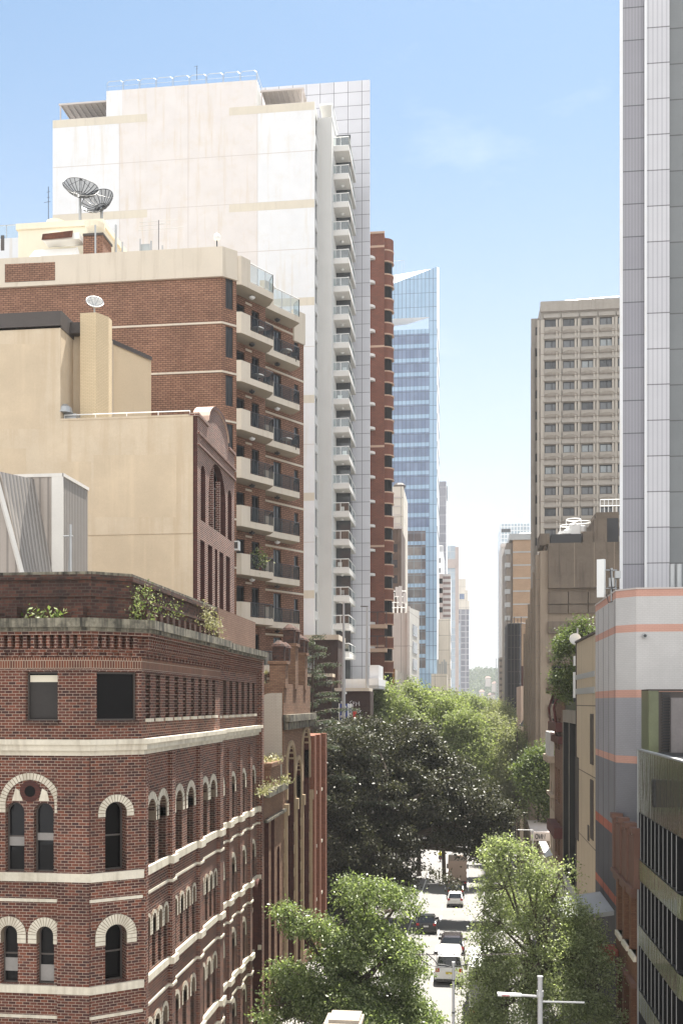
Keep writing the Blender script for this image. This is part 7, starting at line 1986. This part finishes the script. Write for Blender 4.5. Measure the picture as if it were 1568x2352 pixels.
truck('tan backed box truck ahead of the dark wagon', 124 * K(1050), 124, 2.3, 3.4, 5.0, 'truck_tan', 'truck_tan')

# motorcycle and rider
mx_, my_ = 165 * K(1011), 165.0; mz_ = zg(165) - .1
mc = thing('motorcycle', 'dark motorcycle ridden away down the middle lane', 'motorcycle', (mx_, my_, mz_))
for dy in (0, 1.45):
    m = MB(); m.tube([(mx_ - .08, my_ + dy, mz_ + .32), (mx_ + .08, my_ + dy, mz_ + .32)], .32, 16); m.build('wheel', 'tyre', mc)
m = MB(); m.prism([(mx_ - .16, my_ - .2), (mx_ + .16, my_ - .2), (mx_ + .2, my_ + 1.2), (mx_ - .2, my_ + 1.2)], mz_ + .45, mz_ + .8); m.box(mx_ - .24, mx_ + .24, my_ - .35, my_ + .05, mz_ + .75, mz_ + 1.08); m.tube([(mx_ - .38, my_ + 1.2, mz_ + 1.08), (mx_ + .38, my_ + 1.2, mz_ + 1.08)], .03, 5); m.build('body', 'car_black', mc)
m = MB(); m.box(mx_ - .12, mx_ + .12, my_ - .38, my_ - .35, mz_ + .62, mz_ + .74); m.build('tail_light', 'tail_red', mc)
def skin_body(name, joints, edges, radii, mat, parent, org):
    me = bpy.data.meshes.new(name); me.from_pydata([Vector(j) for j in joints], edges, []); o = bpy.data.objects.new(name, me); C.objects.link(o); o.parent = parent; o.location = Vector(org) - ORG[parent.name]
    s = o.modifiers.new('skin', 'SKIN'); me.skin_vertices  # radii set below
    for i, r in enumerate(radii): me.skin_vertices[0].data[i].radius = (r, r)
    me.skin_vertices[0].data[0].use_root = True
    o.modifiers.new('smooth', 'SUBSURF').levels = 1; o.modifiers['smooth'].render_levels = 2
    me.materials.append(MATS[mat]); ORG[o.name] = Vector(org); return o
plain('hivis', (.62, .62, .05), .7, .1); plain('denim_black', (.015, .015, .02), .8, .1); plain('skin', (.45, .27, .19), .6, .1)
pe = thing('person', 'motorcycle rider in a yellow high visibility jacket and helmet', 'person', (mx_, my_ + .3, mz_))
J = [(0, 0, .88), (0, .06, 1.12), (0, .12, 1.36), (0, .17, 1.5), (0, .2, 1.62), (-.2, .14, 1.42), (-.34, .36, 1.22), (-.36, .72, 1.1), (.2, .14, 1.42), (.34, .36, 1.22), (.36, .72, 1.1), (-.16, .12, .84), (-.27, .5, .72), (-.25, .28, .32), (.16, .12, .84), (.27, .5, .72), (.25, .28, .32)]
E = [(0, 1), (1, 2), (2, 3), (3, 4), (2, 5), (5, 6), (6, 7), (2, 8), (8, 9), (9, 10), (0, 11), (11, 12), (12, 13), (0, 14), (14, 15), (15, 16)]
Rr = [.17, .17, .19, .08, .1, .1, .075, .05, .1, .075, .05, .11, .09, .06, .11, .09, .06]
try: skin_body('body', J, E, Rr, 'denim_black', pe, (mx_, my_ + .3, mz_))
except Exception as ex: print('skin', ex)
m = MB(); 
m.lathe(mx_, my_ + .4, [(.17, mz_ + .92), (.23, mz_ + 1.1), (.27, mz_ + 1.36), (.2, mz_ + 1.5), (.09, mz_ + 1.56)], 12)
for sg in (-1, 1): m.tube([(mx_ + sg * .2, my_ + .44, mz_ + 1.42), (mx_ + sg * .35, my_ + .66, mz_ + 1.22), (mx_ + sg * .36, my_ + .98, mz_ + 1.11)], [.12, .09, .065], 8)
m.build('jacket', 'hivis', pe, smooth=True)
m = MB(); m.ball((mx_, my_ + .5, mz_ + 1.7), .15, 12); m.build('helmet', 'hivis', pe, smooth=True)

# =================================================================== street lamps, wires, pier
plain('lamp_grey', (.46, .46, .46), .5, .1, metal=.2)
def lamp_head(m, p, d, L=.75, w=.16):
    d = Vector(d).normalized(); s = d.cross(Vector((0, 0, 1))) * w; p = Vector(p); q = p + d * L
    a = [p - s * .5, q - s, q + s, p + s * .5]; 
    for z0, z1 in ((-.04, .05),):
        lo = [v + Vector((0, 0, z0)) for v in a]; hi = [v + Vector((0, 0, z1)) for v in a]
        m.poly(hi); m.poly(lo[::-1])
        for i in range(4): m.quad(lo[i], lo[(i + 1) % 4], hi[(i + 1) % 4], hi[i])
t = thing('street_lamp', 'grey double armed street lamp pole in front of the silvery green tree', 'street lamp', (38 * K(1240), 38, 0))
x, y = 38 * K(1240), 38.0; zt_ = PZ(2246, 1240, 38)
m = MB(); m.tube([(x, y, 0), (x, y, zt_)], [.12, .095], 10); m.tube([(x, y, zt_ - .02), (x, y, zt_ + .05)], .11, 10); m.tube([(x, y, zt_ - .72), (x, y, zt_ - .5)], .13, 10); m.build('pole', 'lamp_grey', t)
za, zb = PZ(2288, 1190, 38), PZ(2302, 1290, 38)
m = MB(); m.tube([(x, y, za), (x - .75, y, za + .02)], .045, 6); m.tube([(x, y, zb - .02), (38 * K(1342), 38, zb)], .035, 6); m.build('arm', 'lamp_grey', t)
m = MB(); lamp_head(m, (x - .7, y, za + .03), (-1, 0, 0), .88, .13); m.build('lamp_head', 'frame_white', t)
m = MB(); m.box(x - 1.42, x - 1.14, y - .137, y - .131, za + .005, za + .03); m.build('label_strip', 'tail_red', t)
x, y = 42 * K(1041), 42.0; zt_ = PZ(2213, 1041, 42)
t = thing('street_lamp', 'slender grey pole with thin side brackets in front of the white van', 'street lamp', (x, y, 0))
m = MB(); m.tube([(x, y, 0), (x, y, zt_)], [.07, .055], 8); m.tube([(x, y, zt_ - .1), (x, y, zt_ + .05)], .075, 8)
for dz in (.75, 2.1): m.tube([(x, y, zt_ - dz), (x, y, zt_ - dz + .05)], .075, 8, 1)
m.build('pole', ['lamp_grey', 'frame_black'], t)
m = MB()
def br_(pts): m.tube([at(px, py, 42) for px, py in pts], .022, 5)
br_([(1041, 2222), (1010, 2222), (985, 2218), (966, 2205), (962, 2192)]); br_([(1041, 2224), (1020, 2217), (1004, 2216), (996, 2205), (978, 2190)]); br_([(1041, 2220), (1085, 2216), (1095, 2205), (1105, 2196)])
m.build('bracket', 'frame_black', t)
t = thing('tinsel_wire', 'dark overhead wire wound with spiky tinsel crossing above the traffic', 'wire', at(960, 2196, 42)); m = MB()
P_ = [Vector(at(955 + 10.2 * i, 2193 + 4 * math.sin(math.pi * i / 25) * .6 - i * .12, 42)) for i in range(26)]
m.tube(P_, .014, 4); rnd = random.Random(3)
for a, b in zip(P_[:-1], P_[1:]):
    for k in range(7):
        q = a.lerp(b, rnd.random()); an_ = rnd.uniform(0, 6.28); m.poly([q + Vector((-.02, 0, 0)), q + Vector((.02, 0, 0)), q + Vector((.05 * math.cos(an_), .08 * math.sin(an_), .08 * math.cos(an_ * 2)))])
m.build('wire', 'fascia_dark', t)
x, y = 105.8 * 0 + 104 * K(789), 104.0; zt_ = PZ(1384, 789, 104)
t = thing('street_lamp', 'tall grey lamp pole in front of the white tower balconies', 'street lamp', (x, y, zd))
m = MB(); m.tube([(x, y, zd), (x, y, zt_)], [.21, .10], 8); m.build('pole', 'lamp_grey', t); m = MB(); lamp_head(m, (x - .5, y, zt_), (1, .0, .05), 1.0, .22); m.build('lamp_head', 'frame_white', t)
x = 106.5 * K(843); zt_ = PZ(1393, 843, 106.5)
t = thing('street_lamp', 'second tall lamp pole beside the edge of the grey tiled wall', 'street lamp', (x, 106.5, zd))
m = MB(); m.tube([(x, 106.5, PZ(1588, 843, 106.5)), (x, 106.5, zt_)], [.2, .10], 8); m.build('pole', 'lamp_grey', t); m = MB(); lamp_head(m, (x + .1, 106.5, zt_), (-1, 0, 0), .8, .2); m.build('lamp_head', 'fascia_dark', t)
for px, py, Y, w in ((1165, 2143, 57, 22), (1195, 1907, 100, 22)):
    x, z = Y * K(px), PZ(py, px, Y); t = thing('street_lamp', 'pale lamp head poking out of the near right tree' if Y < 60 else 'thin pale lamp arm beside the bare dark trunk', 'street lamp', (x + 1.2, Y, zg(Y)))
    m = MB(); m.tube([(x + 1.2, Y, zg(Y)), (x + 1.2, Y, z)], .07, 6); m.tube([(x + 1.2, Y, z), (x, Y, z)], .04, 5); m.build('pole', 'lamp_grey', t); m = MB(); lamp_head(m, (x + .2, Y, z), (-1, 0, 0), .6, .12); m.build('lamp_head', 'frame_white', t)
x, y = 36 * K(795), 36.0; z1 = PZ(2333, 795, 36)
t = thing('stone_pier', 'square sandstone pier cap at the bottom of the view', 'pier', (x, y, 0))
plain('pier_stone', (.40, .345, .28), .9, .3, .3, .35, (.16, .13, .10))
m = MB(); m.box(x - .50, x + .50, y - .5, y + .5, 0, z1 - .26); m.build('shaft', 'pier_stone', t)
m = MB(); m.box(x - .58, x + .52, y - .56, y + .56, z1 - .12, z1); m.box(x - .74, x + .60, y - .66, y + .6, z1 - .27, z1 - .12); m.build('cap', 'pier_stone', t)

# =================================================================== haze
hzb = MB(); hzb.box(-640, 790, -60, 2230, -46, 150)
m_ = bpy.data.materials.new('haze_mat'); m_.use_nodes = True; nt = m_.node_tree; nt.nodes.clear()
o_ = nt.nodes.new('ShaderNodeOutputMaterial'); pv_ = nt.nodes.new('ShaderNodeVolumePrincipled'); pv_.inputs['Color'].default_value = (.93, .96, 1, 1); pv_.inputs['Density'].default_value = .00014; pv_.inputs['Anisotropy'].default_value = .2
nt.links.new(pv_.outputs[0], o_.inputs['Volume']); MATS['haze_mat'] = m_
tag(hzb.build('haze', 'haze_mat'), kind='stuff')
